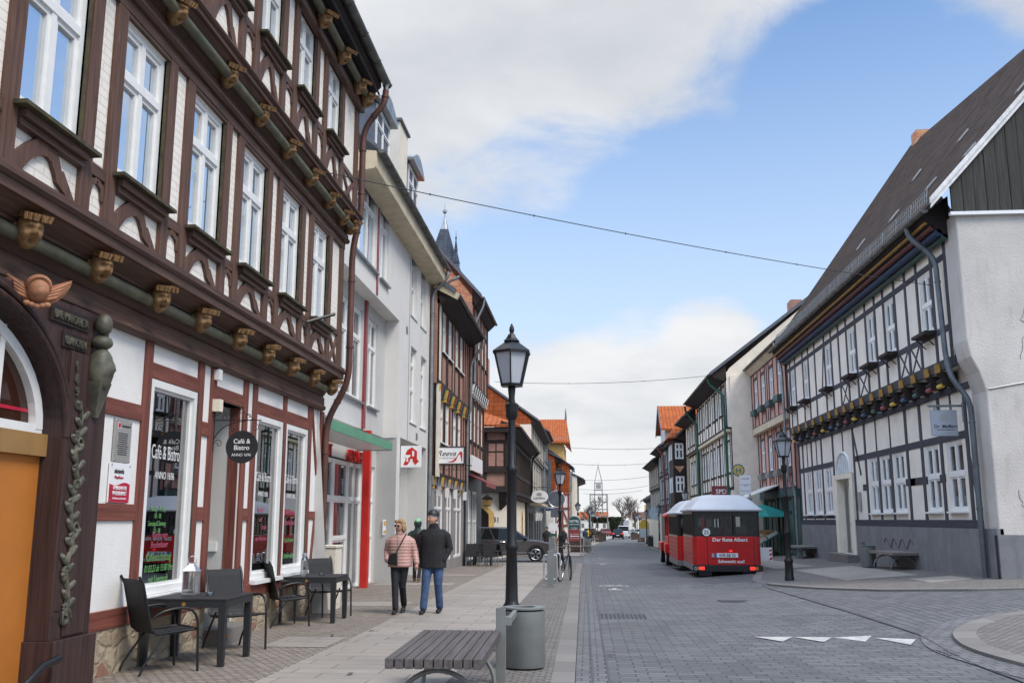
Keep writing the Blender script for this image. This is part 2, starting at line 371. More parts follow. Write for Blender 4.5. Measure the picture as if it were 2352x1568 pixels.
M['tr_rib'] = plain('train_red_sky_sheen', (0.50, 0.10, 0.09), 0.3)  # pinkish rib colour stands in for sky reflected on the panels
M['tr_roof'] = plain('train_roof_white', (0.50, 0.51, 0.53), 0.5, var=0.06, vs=1.0)
M['tr_grey'] = plain('train_skirt', (0.20, 0.205, 0.21), 0.4, 0.2)
M['tr_black'] = plain('train_black', (0.010, 0.010, 0.011), 0.3)
M['rubber'] = plain('rubber', (0.012, 0.012, 0.012), 0.8)
M['tail'] = glow('tail_light', (1.0, 0.03, 0.02), 0.9)
M['amber'] = plain('amber_lens', (0.6, 0.18, 0.03), 0.2)
M['car_grey'] = plain('car_paint_grey', (0.105, 0.092, 0.088), 0.2, 0.6, var=0.05, coat=0.8)
M['car_black'] = plain('car_paint_black', (0.010, 0.010, 0.010), 0.3, 0.0, coat=0.15, spec=0.3)
M['car_white'] = plain('car_paint_white', (0.62, 0.62, 0.60), 0.25, coat=0.6)
M['chrome'] = plain('chrome', (0.70, 0.70, 0.70), 0.12, 1.0, var=0.02)
M['slat'] = wood('bench_slat', (0.115, 0.100, 0.094), 0.6, 1, dark=0.6)
M['slat_pale'] = wood('bench_slat_pale', (0.23, 0.20, 0.175), 0.7, 1, dark=0.7)
M['hedge'] = plain('hedge_leaf', (0.030, 0.042, 0.014), 0.8, var=0.5, vs=6)
M['needle'] = plain('fir_twig', (0.028, 0.050, 0.022), 0.8, var=0.4, vs=6)
M['bark'] = plain('bark', (0.085, 0.065, 0.050), 0.9, var=0.3, vs=3)
M['bark_pale'] = plain('bark_pale', (0.17, 0.13, 0.095), 0.9, var=0.3, vs=3)
M['planter'] = plain('rusty_planter', (0.075, 0.045, 0.032), 0.7, var=0.3, vs=4)
M['planter_g'] = plain('dark_planter', (0.040, 0.042, 0.036), 0.7, var=0.3, vs=4)
M['paint_road'] = plain('road_paint', (0.44, 0.43, 0.40), 0.85, var=0.2, vs=9, dirt=0.7)
M['grate'] = plain('cast_iron', (0.075, 0.075, 0.08), 0.5, 0.4, var=0.3, vs=20)
M['awning'] = plain('awning_canvas', (0.60, 0.58, 0.53), 0.9)
M['teal_canvas'] = plain('teal_parasol', (0.0, 0.19, 0.16), 0.8)
M['fruit_o'] = plain('oranges', (0.70, 0.20, 0.02), 0.5)
M['fruit_g'] = plain('greens', (0.10, 0.22, 0.03), 0.6)
M['fruit_r'] = plain('apples', (0.40, 0.03, 0.02), 0.4)
M['carton'] = plain('carton', (0.62, 0.57, 0.50), 0.8)
# paving: all laid out in world metres
M['slabs'] = bricks('granite_slabs', (0.335, 0.298, 0.258), (0.285, 0.255, 0.222), (0.10, 0.09, 0.08), 0.92, 0.34, 0.007, coord='Object', warp=0.006, bump=0.5, stain=0.40, off=0.37, patch=((0.315, 0.28, 0.24), 0.6))
M['mosaic'] = bricks('mosaic_setts', (0.33, 0.285, 0.235), (0.23, 0.195, 0.16), (0.145, 0.12, 0.10), 0.115, 0.095, 0.011, coord='Object', warp=0.03, bump=1.0, stain=0.25, bdist=0.02)
M['mosaic_r'] = bricks('mosaic_setts_grey', (0.24, 0.217, 0.193), (0.165, 0.149, 0.135), (0.105, 0.095, 0.088), 0.13, 0.085, 0.012, coord='Object', warp=0.03, bump=1.0, stain=0.3, bdist=0.02)
M['setts'] = bricks('road_setts', (0.152, 0.152, 0.153), (0.098, 0.099, 0.102), (0.058, 0.056, 0.054), 0.31, 0.155, 0.009, coord='Object', warp=0.035, bump=0.9, stain=0.42, bdist=0.02, rough=0.7, spec=0.3, off=0.42, patch=((0.135, 0.132, 0.126), 0.5))
M['setts_side'] = bricks('side_setts', (0.145, 0.144, 0.146), (0.100, 0.100, 0.103), (0.058, 0.056, 0.055), 0.22, 0.16, 0.010, coord='Object', warp=0.03, bump=0.9, stain=0.25, bdist=0.02, rough=0.7, tall=True)
M['gutter'] = bricks('gutter_setts', (0.165, 0.163, 0.163), (0.125, 0.122, 0.123), (0.06, 0.057, 0.056), 0.172, 0.17, 0.008, coord='Object', warp=0.012, bump=0.8, stain=0.25, off=0.5)
M['kerb'] = bricks('kerb_stone', (0.215, 0.198, 0.18), (0.17, 0.157, 0.143), (0.09, 0.085, 0.08), 3.0, 0.75, 0.008, coord='Object', warp=0.0, bump=0.5, stain=0.3, off=0.0)
M['earth'] = plain('street_bed', (0.15, 0.145, 0.14), 0.95, var=0.15, vs=0.4, bump=0.4, bs=6)
# ------------------------------------------------------------------ mesh helpers
class MB:
    def __init__(s): s.v = []; s.f = []; s.m = []
    def add(s, vs, fs, m=0):
        o = len(s.v); s.v += [tuple(p) for p in vs]
        for f in fs: s.f.append(tuple(i+o for i in f)); s.m.append(m)
        return s
    def quad(s, a, b, c, d, m=0): return s.add((a, b, c, d), ((0, 1, 2, 3),), m)
    def poly(s, pts, m=0): return s.add(pts, (tuple(range(len(pts))),), m)
    def box(s, x0, x1, y0, y1, z0, z1, m=0):
        if x0 > x1: x0, x1 = x1, x0
        if y0 > y1: y0, y1 = y1, y0
        if z0 > z1: z0, z1 = z1, z0
        v = [(x, y, z) for z in (z0, z1) for y in (y0, y1) for x in (x0, x1)]
        return s.add(v, ((0, 2, 3, 1), (4, 5, 7, 6), (0, 1, 5, 4), (2, 6, 7, 3), (0, 4, 6, 2), (1, 3, 7, 5)), m)
    def hexa(s, b, t, m=0):
        "bottom and top quads, same order"
        return s.add(list(b)+list(t), ((3, 2, 1, 0), (4, 5, 6, 7), (0, 1, 5, 4), (1, 2, 6, 5), (2, 3, 7, 6), (3, 0, 4, 7)), m)
    def beam(s, p, q, w, h, up=(0, 0, 1), m=0):
        p, q, up = Vector(p), Vector(q), Vector(up)
        d = (q-p).normalized(); side = d.cross(up)
        if side.length < 1e-6: side = d.cross(Vector((1, 0, 0)))
        side.normalize(); u = side.cross(d)
        a, b = side*(w/2), u*(h/2)
        return s.hexa([p-a-b, p+a-b, p+a+b, p-a+b], [q-a-b, q+a-b, q+a+b, q-a+b], m)
    def prism(s, pts, vec, m=0):
        n = len(pts); vec = Vector(vec); P = [Vector(p) for p in pts]
        fs = [tuple(range(n-1, -1, -1)), tuple(range(n, 2*n))] + [(i, (i+1) % n, (i+1) % n+n, i+n) for i in range(n)]
        return s.add(P+[p+vec for p in P], fs, m)
    def ribbon(s, pts, ws, d0, d1, m=0):
        "curved timber: centre line in the wall plane (x, z), widths, from depth d0 to d1 (y)"
        L, Rr = [], []
        n = len(pts)
        for i, (x, z) in enumerate(pts):
            a = pts[max(0, i-1)]; b = pts[min(n-1, i+1)]
            t = Vector((b[0]-a[0], b[1]-a[1])).normalized(); w = (ws[i] if isinstance(ws, (list, tuple)) else ws)/2
            L.append((x-t.y*w, z+t.x*w)); Rr.append((x+t.y*w, z-t.x*w))
        for i in range(n-1):
            q = [L[i], L[i+1], Rr[i+1], Rr[i]]
            s.hexa([(x, d1, z) for x, z in q], [(x, d0, z) for x, z in q], m)
        return s
    def tube(s, pts, r, n=8, m=0, caps=True):
        P = [Vector(p) for p in pts]; k = len(P)
        rs = r if isinstance(r, (list, tuple)) else [r]*k
        o = len(s.v); ref = None
        for i in range(k):
            t = (P[min(i+1, k-1)]-P[max(i-1, 0)])
            t = t.normalized() if t.length > 1e-9 else Vector((0, 0, 1))
            if ref is None:
                ref = Vector((0, 0, 1)) if abs(t.z) < 0.9 else Vector((1, 0, 0))
                a = t.cross(ref).normalized()
            else:
                a = (a - t*a.dot(t))
                a = a.normalized() if a.length > 1e-6 else t.orthogonal().normalized()
            b = t.cross(a)
            for j in range(n):
                an = 2*math.pi*j/n
                s.v.append(tuple(P[i] + (a*math.cos(an)+b*math.sin(an))*rs[i]))
        for i in range(k-1):
            for j in range(n):
                s.f.append((o+i*n+j, o+i*n+(j+1) % n, o+(i+1)*n+(j+1) % n, o+(i+1)*n+j)); s.m.append(m)
        if caps:
            s.f.append(tuple(o+j for j in range(n-1, -1, -1))); s.m.append(m)
            s.f.append(tuple(o+(k-1)*n+j for j in range(n))); s.m.append(m)
        return s
    def lathe(s, prof, c=(0, 0, 0), n=16, m=0, sx=1, sy=1, rot=0):
        o = len(s.v); k = len(prof)
        for r, z in prof:
            for j in range(n):
                a = 2*math.pi*j/n+rot
                s.v.append((c[0]+r*sx*math.cos(a), c[1]+r*sy*math.sin(a), c[2]+z))
        for i in range(k-1):
            for j in range(n):
                s.f.append((o+i*n+j, o+i*n+(j+1) % n, o+(i+1)*n+(j+1) % n, o+(i+1)*n+j)); s.m.append(m)
        s.f.append(tuple(o+j for j in range(n-1, -1, -1))); s.m.append(m)
        s.f.append(tuple(o+(k-1)*n+j for j in range(n))); s.m.append(m)
        return s
    def ell(s, c, rx, ry, rz, nu=12, nv=8, m=0, rot=None, fn=None):
        o = len(s.v); c = Vector(c)
        def put(x, y, z):
            p = Vector((x, y, z))
            if fn: p = fn(p)
            p = Vector((p.x*rx, p.y*ry, p.z*rz))
            if rot: p = rot @ p
            s.v.append(tuple(c+p))
        put(0, 0, -1)
        for i in range(1, nv):
            t = math.pi*i/nv - math.pi/2
            for j in range(nu):
                a = 2*math.pi*j/nu
                put(math.cos(t)*math.cos(a), math.cos(t)*math.sin(a), math.sin(t))
        put(0, 0, 1)
        last = len(s.v)-1
        for j in range(nu):
            s.f.append((o, o+1+(j+1) % nu, o+1+j)); s.m.append(m)
            b = o+1+(nv-2)*nu
            s.f.append((b+j, b+(j+1) % nu, last)); s.m.append(m)
        for i in range(nv-2):
            for j in range(nu):
                a = o+1+i*nu
                s.f.append((a+j, a+(j+1) % nu, a+nu+(j+1) % nu, a+nu+j)); s.m.append(m)
        return s
    def wall(s, x0, x1, z0, z1, y, holes=(), depth=0.25, m=0):
        "wall sheet at depth y facing -y, with openings (x0, x1, z0, z1) that have reveals"
        xs = sorted(set([x0, x1]+[h[0] for h in holes]+[h[1] for h in holes])); zs = sorted(set([z0, z1]+[h[2] for h in holes]+[h[3] for h in holes]))
        xs = [x for x in xs if x0-1e-6 <= x <= x1+1e-6]; zs = [z for z in zs if z0-1e-6 <= z <= z1+1e-6]
        for i in range(len(xs)-1):
            for j in range(len(zs)-1):
                cx, cz = (xs[i]+xs[i+1])/2, (zs[j]+zs[j+1])/2
                if any(h[0] < cx < h[1] and h[2] < cz < h[3] for h in holes): continue
                s.quad((xs[i], y, zs[j]), (xs[i+1], y, zs[j]), (xs[i+1], y, zs[j+1]), (xs[i], y, zs[j+1]), m)
        for a, b, c, d in holes:
            e = y+depth
            s.quad((a, y, c), (b, y, c), (b, e, c), (a, e, c), m); s.quad((a, e, d), (b, e, d), (b, y, d), (a, y, d), m)
            s.quad((a, y, c), (a, e, c), (a, e, d), (a, y, d), m); s.quad((b, e, c), (b, y, c), (b, y, d), (b, e, d), m)
        return s
    def mesh(s, name, mats, smooth=False):
        me = bpy.data.meshes.new(name)
        me.from_pydata(s.v, [], s.f)
        if not isinstance(mats, (list, tuple)): mats = [mats]
        for q in mats: me.materials.append(M[q] if isinstance(q, str) else q)
        if len(mats) > 1: me.polygons.foreach_set('material_index', s.m)
        uvs = me.uv_layers.new(name='uv').data
        vs = me.vertices
        for p in me.polygons:
            n = p.normal
            t = Vector((-n.y, n.x, 0))
            t = t.normalized() if t.length > 0.08 else Vector((1, 0, 0))
            if abs(t.x) > abs(t.y):
                if t.x < 0: t = -t
            elif t.y < 0: t = -t
            b = n.cross(t)
            if b.z < -1e-6 or (abs(b.z) < 1e-6 and b.y < 0): b = -b
            for li in p.loop_indices:
                co = vs[me.loops[li].vertex_index].co
                uvs[li].uv = (co.dot(t), co.dot(b))
        if smooth:
            me.shade_smooth(); me.set_sharp_from_angle(angle=R(smooth if smooth is not True else 40))
        me.update()
        return me
    def build(s, name, mats, parent=None, smooth=False, loc=None, rot=None, bevel=0):
        o = bpy.data.objects.new(name, s.mesh(name, mats, smooth)); COL.objects.link(o)
        if parent: o.parent = parent
        if loc: o.location = loc
        if rot: o.rotation_euler = rot
        if bevel:
            bv = o.modifiers.new('bevel', 'BEVEL'); bv.width = bevel; bv.segments = 2; bv.limit_method = 'ANGLE'; bv.angle_limit = R(50)
        return o

def tag(o, label=None, cat=None, group=None, kind=None):
    if label: o['label'] = label
    if cat: o['category'] = cat
    if group: o['group'] = group
    if kind: o['kind'] = kind
    return o
def thing(name, label, cat, loc=(0, 0, 0), rz=0.0, group=None):
    o = bpy.data.objects.new(name, None); COL.objects.link(o); o.empty_display_size = 0.2
    o.location = loc; o.rotation_euler = (0, 0, rz)
    return tag(o, label, cat, group)
def solo(mb, name, mats, label, cat, group=None, loc=(0, 0, 0), rz=0, smooth=False, bevel=0):
    "a thing that is one mesh"
    o = mb.build(name, mats, None, smooth, loc, (0, 0, rz), bevel)
    return tag(o, label, cat, group)
def dup(root, loc, rz, label=None, group=None):
    def cp(o, par):
        c = o.copy(); COL.objects.link(c)
        if par: c.parent = par
        for ch in list(o.children): cp(ch, c)
        return c
    r = cp(root, None); r.location = loc; r.rotation_euler = (0, 0, rz)
    if label: r['label'] = label
    if group: r['group'] = group
    return r
def inst(me, name, parent, loc=(0, 0, 0), rot=(0, 0, 0)):
    o = bpy.data.objects.new(name, me); COL.objects.link(o); o.parent = parent; o.location = loc; o.rotation_euler = rot
    return o
_tc = {}
def text(s, size, mat, name='lettering', parent=None, loc=(0, 0, 0), rot=(math.pi/2, 0, 0), ext=0.002, align='CENTER', sx=1.0, bold=0.0, lh=1.0, shear=0.0):
    cu = bpy.data.curves.new('t', 'FONT'); cu.body = s; cu.size = size; cu.align_x = align; cu.extrude = ext
    cu.offset = bold*size; cu.space_line = lh; cu.shear = shear; cu.resolution_u = 3
    to = bpy.data.objects.new('t', cu); COL.objects.link(to)
    dg = bpy.context.evaluated_depsgraph_get()
    me = bpy.data.meshes.new_from_object(to.evaluated_get(dg))
    bpy.data.objects.remove(to); bpy.data.curves.remove(cu)
    me.name = name
    me.materials.clear(); me.materials.append(M[mat])
    o = bpy.data.objects.new(name, me); COL.objects.link(o)
    if parent: o.parent = parent
    o.location = loc; o.rotation_euler = rot; o.scale = (sx, 1, 1)
    return o

# ------------------------------------------------------------------ terrain
def prof(y):
    if y < 30: return -.0103*y
    if y < 95: return -.309-.0141*(y-30)
    if y < 200: return -1.2255-.006*(y-95)
    return -1.8555
def gz(x, y):
    c = max(0, min(1, (x-3.5)/5.5))*.42
    f = max(0, min(1, (y-8)/10))*max(0, min(1, (75-y)/25))
    return prof(y)+c*f
def interp(pts, y):
    if y <= pts[0][1]: return pts[0][0]
    for (x0, y0), (x1, y1) in zip(pts, pts[1:]):
        if y <= y1: return x0+(x1-x0)*(y-y0)/(y1-y0)
    return pts[-1][0]

# ------------------------------------------------------------------ windows (local: x along wall, -y outwards, origin bottom centre)
_wm = {}
def window(parent, x, z, w, h, y=0.0, cols=2, rows=(0.66,), ft=0.07, st=0.045, bar=0.035, frame='wh_paint', gl='glass_sky', sill=None, depth=0.10, name='window', sashes=True, subcols=0, subrows=0):
    key = (round(w, 3), round(h, 3), cols, rows, ft, st, bar, frame, gl, sill, depth, sashes, subcols, subrows)
    if key not in _wm:
        mb = MB(); a, b = -w/2, w/2
        mb.box(a, a+ft, -.0, depth, 0, h); mb.box(b-ft, b, -.0, depth, 0, h)
        mb.box(a+ft, b-ft, 0.001, depth, 0, ft); mb.box(a+ft, b-ft, 0.001, depth, h-ft, h)
        zs = [ft]+[h*r for r in rows]+[h-ft]; xs = [a+ft+(w-2*ft)*i/cols for i in range(cols+1)]
        for i in range(1, len(zs)-1): mb.box(a+ft, b-ft, -.004, depth-.002, zs[i]-bar*0.9, zs[i]+bar*0.9)
        for i in range(1, cols):
            for j in range(len(zs)-1): mb.box(xs[i]-bar*.8, xs[i]+bar*.8, .004, depth-.004, zs[j]+(bar*.9 if j else 0), zs[j+1]-(bar*.9 if j < len(zs)-2 else 0))
        if sashes:
            for i in range(cols):
                for j in range(len(zs)-1):
                    x0 = xs[i]+(bar*.8 if i else 0); x1 = xs[i+1]-(bar*.8 if i < cols-1 else 0)
                    z0 = zs[j]+(bar*.9 if j else 0); z1 = zs[j+1]-(bar*.9 if j < len(zs)-2 else 0)
                    for q in ((x0, x0+st, z0, z1), (x1-st, x1, z0, z1), (x0+st, x1-st, z0, z0+st), (x0+st, x1-st, z1-st, z1)):
                        mb.box(q[0], q[1], .022, depth-.01, q[2], q[3])
                    for k in range(1, subcols):
                        xx = x0+(x1-x0)*k/subcols; mb.box(xx-.012, xx+.012, .03, depth-.02, z0+st, z1-st)
                    for k in range(1, subrows):
                        zz = z0+(z1-z0)*k/subrows; mb.box(x0+st, x1-st, .032, depth-.022, zz-.012, zz+.012)
        g = MB().box(a+ft*.5, b-ft*.5, depth*.55, depth*.75, ft*.5, h-ft*.5)
        sl = None
        if sill:
            sm = MB(); sm.box(a-.05, b+.05, -.12, .0, -.05, -.005); sl = sm.mesh('sill', sill)
        _wm[key] = (mb.mesh(name, frame), g.mesh('pane', gl), sl)
    fm, gm, sm = _wm[key]
    o = inst(fm, name, parent, (x, y, z)); inst(gm, 'pane', o)
    if sm: inst(sm, 'sill', o)
    return o

# a facade: local x runs along the wall, -y points to the street, z is up
class Facade:
    def __init__(s, name, label, cat, side, X, Ya, Yb, group=None):
        s.side, s.X, s.Ya, s.Yb = side, X, Ya, Yb
        if side == 'L': s.o = thing(name, label, cat, (X, Ya, 0), R(90), group)
        elif side == 'R': s.o = thing(name, label, cat, (X, Yb, 0), R(-90), group)
        s.len = Yb-Ya
    def u(s, Y): return Y-s.Ya if s.side == 'L' else s.Yb-Y
    def box(s, mb, Ya, Yb, z0, z1, d0, d1, m=0): return mb.box(s.u(Ya), s.u(Yb), -d0, -d1, z0, z1, m)
    def win(s, Y, z, w, h, d=0.0, **k): return window(s.o, s.u(Y), z, w, h, -d, **k)
    def hole(s, Y, z, w, h): u = s.u(Y); return (u-w/2, u+w/2, z, z+h)
    def timber(s, name, mat, rects, d0=-.02, d1=.035, parent=None):
        mb = MB()
        for (Ya, Yb, z0, z1) in rects: s.box(mb, Ya, Yb, z0, z1, d0, d1)
        return mb.build(name, mat, parent or s.o)
def gutter(parent, pts, r=0.075, mat='zinc_old', name='gutter'):
    "half-round gutter along a line"
    mb = MB(); n = 8
    for (p, q) in zip(pts, pts[1:]):
        p, q = Vector(p), Vector(q); d = (q-p).normalized(); sd = Vector((d.y, -d.x, 0)).normalized()
        ring = [(sd*math.cos(math.pi*i/n)*r, -math.sin(math.pi*i/n)*r) for i in range(n+1)]
        for i in range(n):
            a, b = ring[i], ring[i+1]
            mb.quad(p+a[0]+Vector((0, 0, a[1])), q+a[0]+Vector((0, 0, a[1])), q+b[0]+Vector((0, 0, b[1])), p+b[0]+Vector((0, 0, b[1])))
        L = (q-p).length; k = max(1, int(L/1.0))
        for i in range(k+1):
            c = p+d*(L*i/k)
            for a, b in zip(ring, ring[1:]):
                mb.beam(c+a[0]*1.06+Vector((0, 0, a[1]*1.06)), c+b[0]*1.06+Vector((0, 0, b[1]*1.06)), .02, .012, up=d)
        mb.poly([p+a[0]+Vector((0, 0, a[1])) for a in ring]); mb.poly([q+a[0]+Vector((0, 0, a[1])) for a in reversed(ring)])
    return mb.build(name, mat, parent, 30)
def arc(p0, p1, p2, n=6):
    "quadratic bend through a corner"
    p0, p1, p2 = Vector(p0), Vector(p1), Vector(p2)
    return [p0*(1-t)**2+p1*2*t*(1-t)+p2*t*t for t in [i/n for i in range(n+1)]]
def pipe(parent, pts, r=0.05, mat='zinc', name='downpipe', bend=0.18, rings=True, label=None):
    P = [Vector(p) for p in pts]; out = [P[0]]
    for a, b, c in zip(P, P[1:], P[2:]):
        k = min(bend, (b-a).length*.45, (c-b).length*.45)
        out += arc(b+(a-b).normalized()*k, b, b+(c-b).normalized()*k, 5)
    out.append(P[-1])
    mb = MB(); mb.tube(out, r, 10)
    if rings:
        for a, b in zip(P, P[1:]):
            L = (b-a).length
            for i in range(int(L/1.4)+1):
                c = a+(b-a)*((i+.5)/(int(L/1.4)+1)); d = (b-a).normalized()*.02
                mb.tube([c-d, c+d], r*1.2, 10)
    o = mb.build(name, mat, parent, True)
    if label: o['label'] = label
    return o
# ------------------------------------------------------------------ ground and paving
def lin(a, b, n): return [a+(b-a)*i/n for i in range(n+1)]
def strip(name, fl, fr, ys, nx, dz, mat, skirt=0.0, kind='structure'):
    mb = MB(); rows = []
    for y in ys:
        a, b = fl(y), fr(y)
        rows.append([(a+(b-a)*i/nx, y) for i in range(nx+1)])
    for r0, r1 in zip(rows, rows[1:]):
        for i in range(nx):
            q = [r0[i], r0[i+1], r1[i+1], r1[i]]
            mb.quad(*[(x, y, gz(x, y)+dz) for x, y in q])
    if skirt:
        rim = [r[0] for r in rows], [r[-1] for r in rows], rows[0], rows[-1]
        for e in rim:
            for p, q in zip(e, e[1:]):
                zp, zq = gz(*p)+dz, gz(*q)+dz
                mb.quad((*p, zp), (*q, zq), (*q, zq-skirt), (*p, zp-skirt))
    o = mb.build(name, mat); o['kind'] = kind
    return o
def resample(pts, n):
    P = [Vector(p) for p in pts]; L = [0]
    for a, b in zip(P, P[1:]): L.append(L[-1]+(b-a).length)
    out = []
    for i in range(n+1):
        t = L[-1]*i/n
        for k in range(len(P)-1):
            if t <= L[k+1]+1e-9:
                f = (t-L[k])/max(1e-9, L[k+1]-L[k]); out.append(P[k]+(P[k+1]-P[k])*f); break
    return out
def band(name, A, B, n, nx, dz, mat, skirt=0.12, same=False):
    a, b = (A, B) if same else (resample(A, n), resample(B, n))
    n = len(a)-1
    mb = MB()
    g = [[a[i]+(b[i]-a[i])*j/nx for j in range(nx+1)] for i in range(n+1)]
    P = lambda v: (v[0], v[1], gz(v[0], v[1])+dz)
    for i in range(n):
        for j in range(nx): mb.quad(P(g[i][j]), P(g[i][j+1]), P(g[i+1][j+1]), P(g[i+1][j]))
    if skirt:
        for e in ([r[0] for r in g], [r[-1] for r in g], g[0], g[-1]):
            for p, q in zip(e, e[1:]):
                p, q = P(p), P(q); mb.quad(p, q, (q[0], q[1], q[2]-skirt), (p[0], p[1], p[2]-skirt))
    o = mb.build(name, mat); o['kind'] = 'structure'
    return o
def smooth2(pts, it=2):
    for _ in range(it):
        q = [pts[0]]
        for a, b in zip(pts, pts[1:]): q += [(a[0]*.75+b[0]*.25, a[1]*.75+b[1]*.25), (a[0]*.25+b[0]*.75, a[1]*.25+b[1]*.75)]
        pts = q+[pts[-1]]
    return pts
def offset2(pts, d):
    P = [Vector(p) for p in pts]; out = []
    for i in range(len(P)):
        t = (P[min(i+1, len(P)-1)]-P[max(i-1, 0)]).normalized(); out.append(P[i]+Vector((-t.y, t.x))*d)
    return out
# base sheet to the horizon
mb = MB()
xs = [-3000, -600, -150, -60, -30, -20, -12, -6, 0, 3.5, 5, 7, 9, 12, 20, 30, 60, 150, 600, 3000]
ys = [-300, -60, -10, 0, 8, 13, 18, 24, 30, 40, 50, 55, 60, 65, 70, 75, 85, 95, 130, 160, 200, 260, 400, 1000, 4000]
for y0, y1 in zip(ys, ys[1:]):
    for x0, x1 in zip(xs, xs[1:]):
        mb.quad(*[(x, y, gz(x, y)-.18) for x, y in ((x0, y0), (x1, y0), (x1, y1), (x0, y1))])
g = mb.build('ground', 'earth'); g['kind'] = 'structure'
RD = -0.045
LK = [(-.14, -6), (-.14, 9), (-.26, 32), (-.24, 45.6), (-.30, 59.5), (.15, 80), (.5, 98), (1.5, 122), (3.0, 150), (5.5, 185), (9, 230)]   # left road edge
RK = [(4.4, 27), (5.6, 33), (5.6, 60), (5.4, 75), (6.0, 96), (6.6, 131), (6.9, 157), (7.8, 199), (11, 235)]
ysr = lin(-6, 30, 36)+lin(32, 60, 14)[0:]+lin(64, 235, 40)
strip('road', lambda y: interp(LK, y)+.34, lambda y: interp(RK, y)+(20 if y < 27 else 1.0), ysr, 24, RD, 'setts')
strip('square', lambda y: -60, lambda y: 80, lin(235, 400, 6), 6, RD, 'setts')
# side street on the right meeting the road
strip('side_road', lambda y: interp([(4.25, -4), (4.3, 12), (4.62, 14.3), (4.45, 25)], y), lambda y: 30, lin(-4, 26, 40), 22, RD+.006, 'setts_side')
for name, a, b, mt, dz in (('gutter', .0, .345, 'gutter', RD+.004),):
    strip(name, lambda y: interp(LK, y), lambda y: interp(LK, y)+.345, [y for y in ysr if y <= 235], 2, dz, mt)
# dark joints along the gutter and where the side road meets the road
for d_ in (.175, .345): strip('road_joint', lambda y: interp(LK, y)+d_-.008, lambda y: interp(LK, y)+d_+.012, [y for y in ysr if y <= 45], 1, RD+.010, 'grate')
SJ = [(4.25, -4), (4.3, 12), (4.62, 14.3), (4.45, 25)]
strip('road_joint', lambda y: interp(SJ, y)-.012, lambda y: interp(SJ, y)+.016, lin(-4, 25, 30), 1, RD+.012, 'grate')
# left pavement
yl = lin(-6, 45.6, 52)
strip('pavement', lambda y: -3.26-.012*max(0, y-14), lambda y: -1.40, yl, 6, 0.0, 'slabs', .1)
strip('pavement_mosaic', lambda y: -9.0, lambda y: -3.26-.012*max(0, y-14), yl, 14, 0.0, 'mosaic', .1)
strip('pavement_mosaic_kerbside', lambda y: -1.40, lambda y: interp(LK, y)-.24, yl, 4, 0.0, 'mosaic_r', .1)
strip('kerb', lambda y: interp(LK, y)-.24, lambda y: interp(LK, y)-.005, yl, 1, 0.004, 'kerb', .12)
# flat slabs let into the mosaic
strip('doorway_slabs', lambda y: -4.15, lambda y: -3.32, [12.35, 12.9, 13.5], 2, .005, 'slabs')
for y0, xa in ((18.9, -5.2), (26.0, -5.8), (31.5, -5.6)):
    strip('doorway_slabs', lambda y: xa, lambda y: -3.5-.012*max(0, y-14), [y0, y0+.6, y0+1.1], 3, .005, 'slabs')
# side street on the left
strip('side_street', lambda y: -60, lambda y: interp(LK, y)+.01, lin(45.6, 59.5, 14), 14, RD+.004, 'setts_side')
yl2 = lin(59.5, 235, 60)
strip('pavement', lambda y: -9, lambda y: interp(LK, y)-.26, yl2, 8, 0.0, 'slabs', .1)
strip('kerb', lambda y: interp(LK, y)-.26, lambda y: interp(LK, y)-.005, yl2, 1, 0.004, 'kerb', .12)
# right pavement with its curved kerb
rk = smooth2([(22, 17.4), (12, 18.7), (8.27, 19.6), (6.6, 20.9), (5.3, 23.3), (4.6, 25.8), (4.4, 27.6), (5.0, 30.2), (5.6, 33), (5.6, 45)]) + [(5.6, 60), (5.4, 75), (6.0, 96), (6.6, 131), (6.9, 157), (7.8, 199), (11, 235)]
a = resample(rk, 110)
inner = offset2([tuple(v) for v in a], -.24)
far = [Vector((max(16, v[0]+9), v[1]+ (3 if v[1] < 22 else 0))) for v in a]
far = [Vector((24, 21+i*.02)) if v[1] < 19 else f for i, (v, f) in enumerate(zip(a, far))]
band('kerb', a, inner, 0, 1, .006, 'kerb', .12, True)
band('pavement', inner, far, 0, 16, 0.0, 'mosaic_r', .1, True)
sl = MB()
for (x0, x1, y0, y1) in ((6.4, 8.2, 25.2, 31.5), (6.2, 7.4, 33, 41), (7.6, 8.6, 22.6, 24.2)):
    for i in range(6):
        ya, yb = y0+(y1-y0)*i/6, y0+(y1-y0)*(i+1)/6
        sl.quad(*[(x, y, gz(x, y)+.005) for x, y in ((x0, ya), (x1, ya), (x1, yb), (x0, yb))])
o = sl.build('pavement_slabs', 'slabs'); o['kind'] = 'structure'
# rounded corner of the pavement, bottom right
isl = smooth2([(16, 16.9), (8.6, 16.6), (6.9, 16.25), (6.2, 15.89), (5.56, 15.15), (5.06, 14.38), (4.75, 13.39), (4.62, 12.48), (4.71, 11.28), (5.0, 9.0), (5.6, 5.5)])
a = resample(isl, 60); inner = offset2([tuple(v) for v in a], -.0)
ctr = Vector((10.5, 10.5))
inn = [v+(ctr-v).normalized()*.30 for v in a]; outb = [v-(ctr-v).normalized()*.42 for v in a]
band('gutter', outb, a, 0, 2, RD+.012, 'gutter', .0, True)
band('kerb', a, inn, 0, 1, .006, 'kerb', .12, True)
band('pavement', inn, [v+(Vector((16, 8))-v)*.9 for v in inn], 0, 12, 0.0, 'mosaic_r', .1, True)
# give-way triangles
mb = MB()
for k in range(4):
    x0 = 2.34+.55*k
    t = [(x0, 14.42), (x0+.55, 14.46), (x0+.29, 13.84)]
    if k == 3: t = [(3.95, 14.22), (4.42, 13.9), (4.17, 13.35)]
    mb.poly([(x, y, gz(x, y)+RD+.012) for x, y in t])
o = mb.build('road_marking', 'paint_road'); o['kind'] = 'structure'
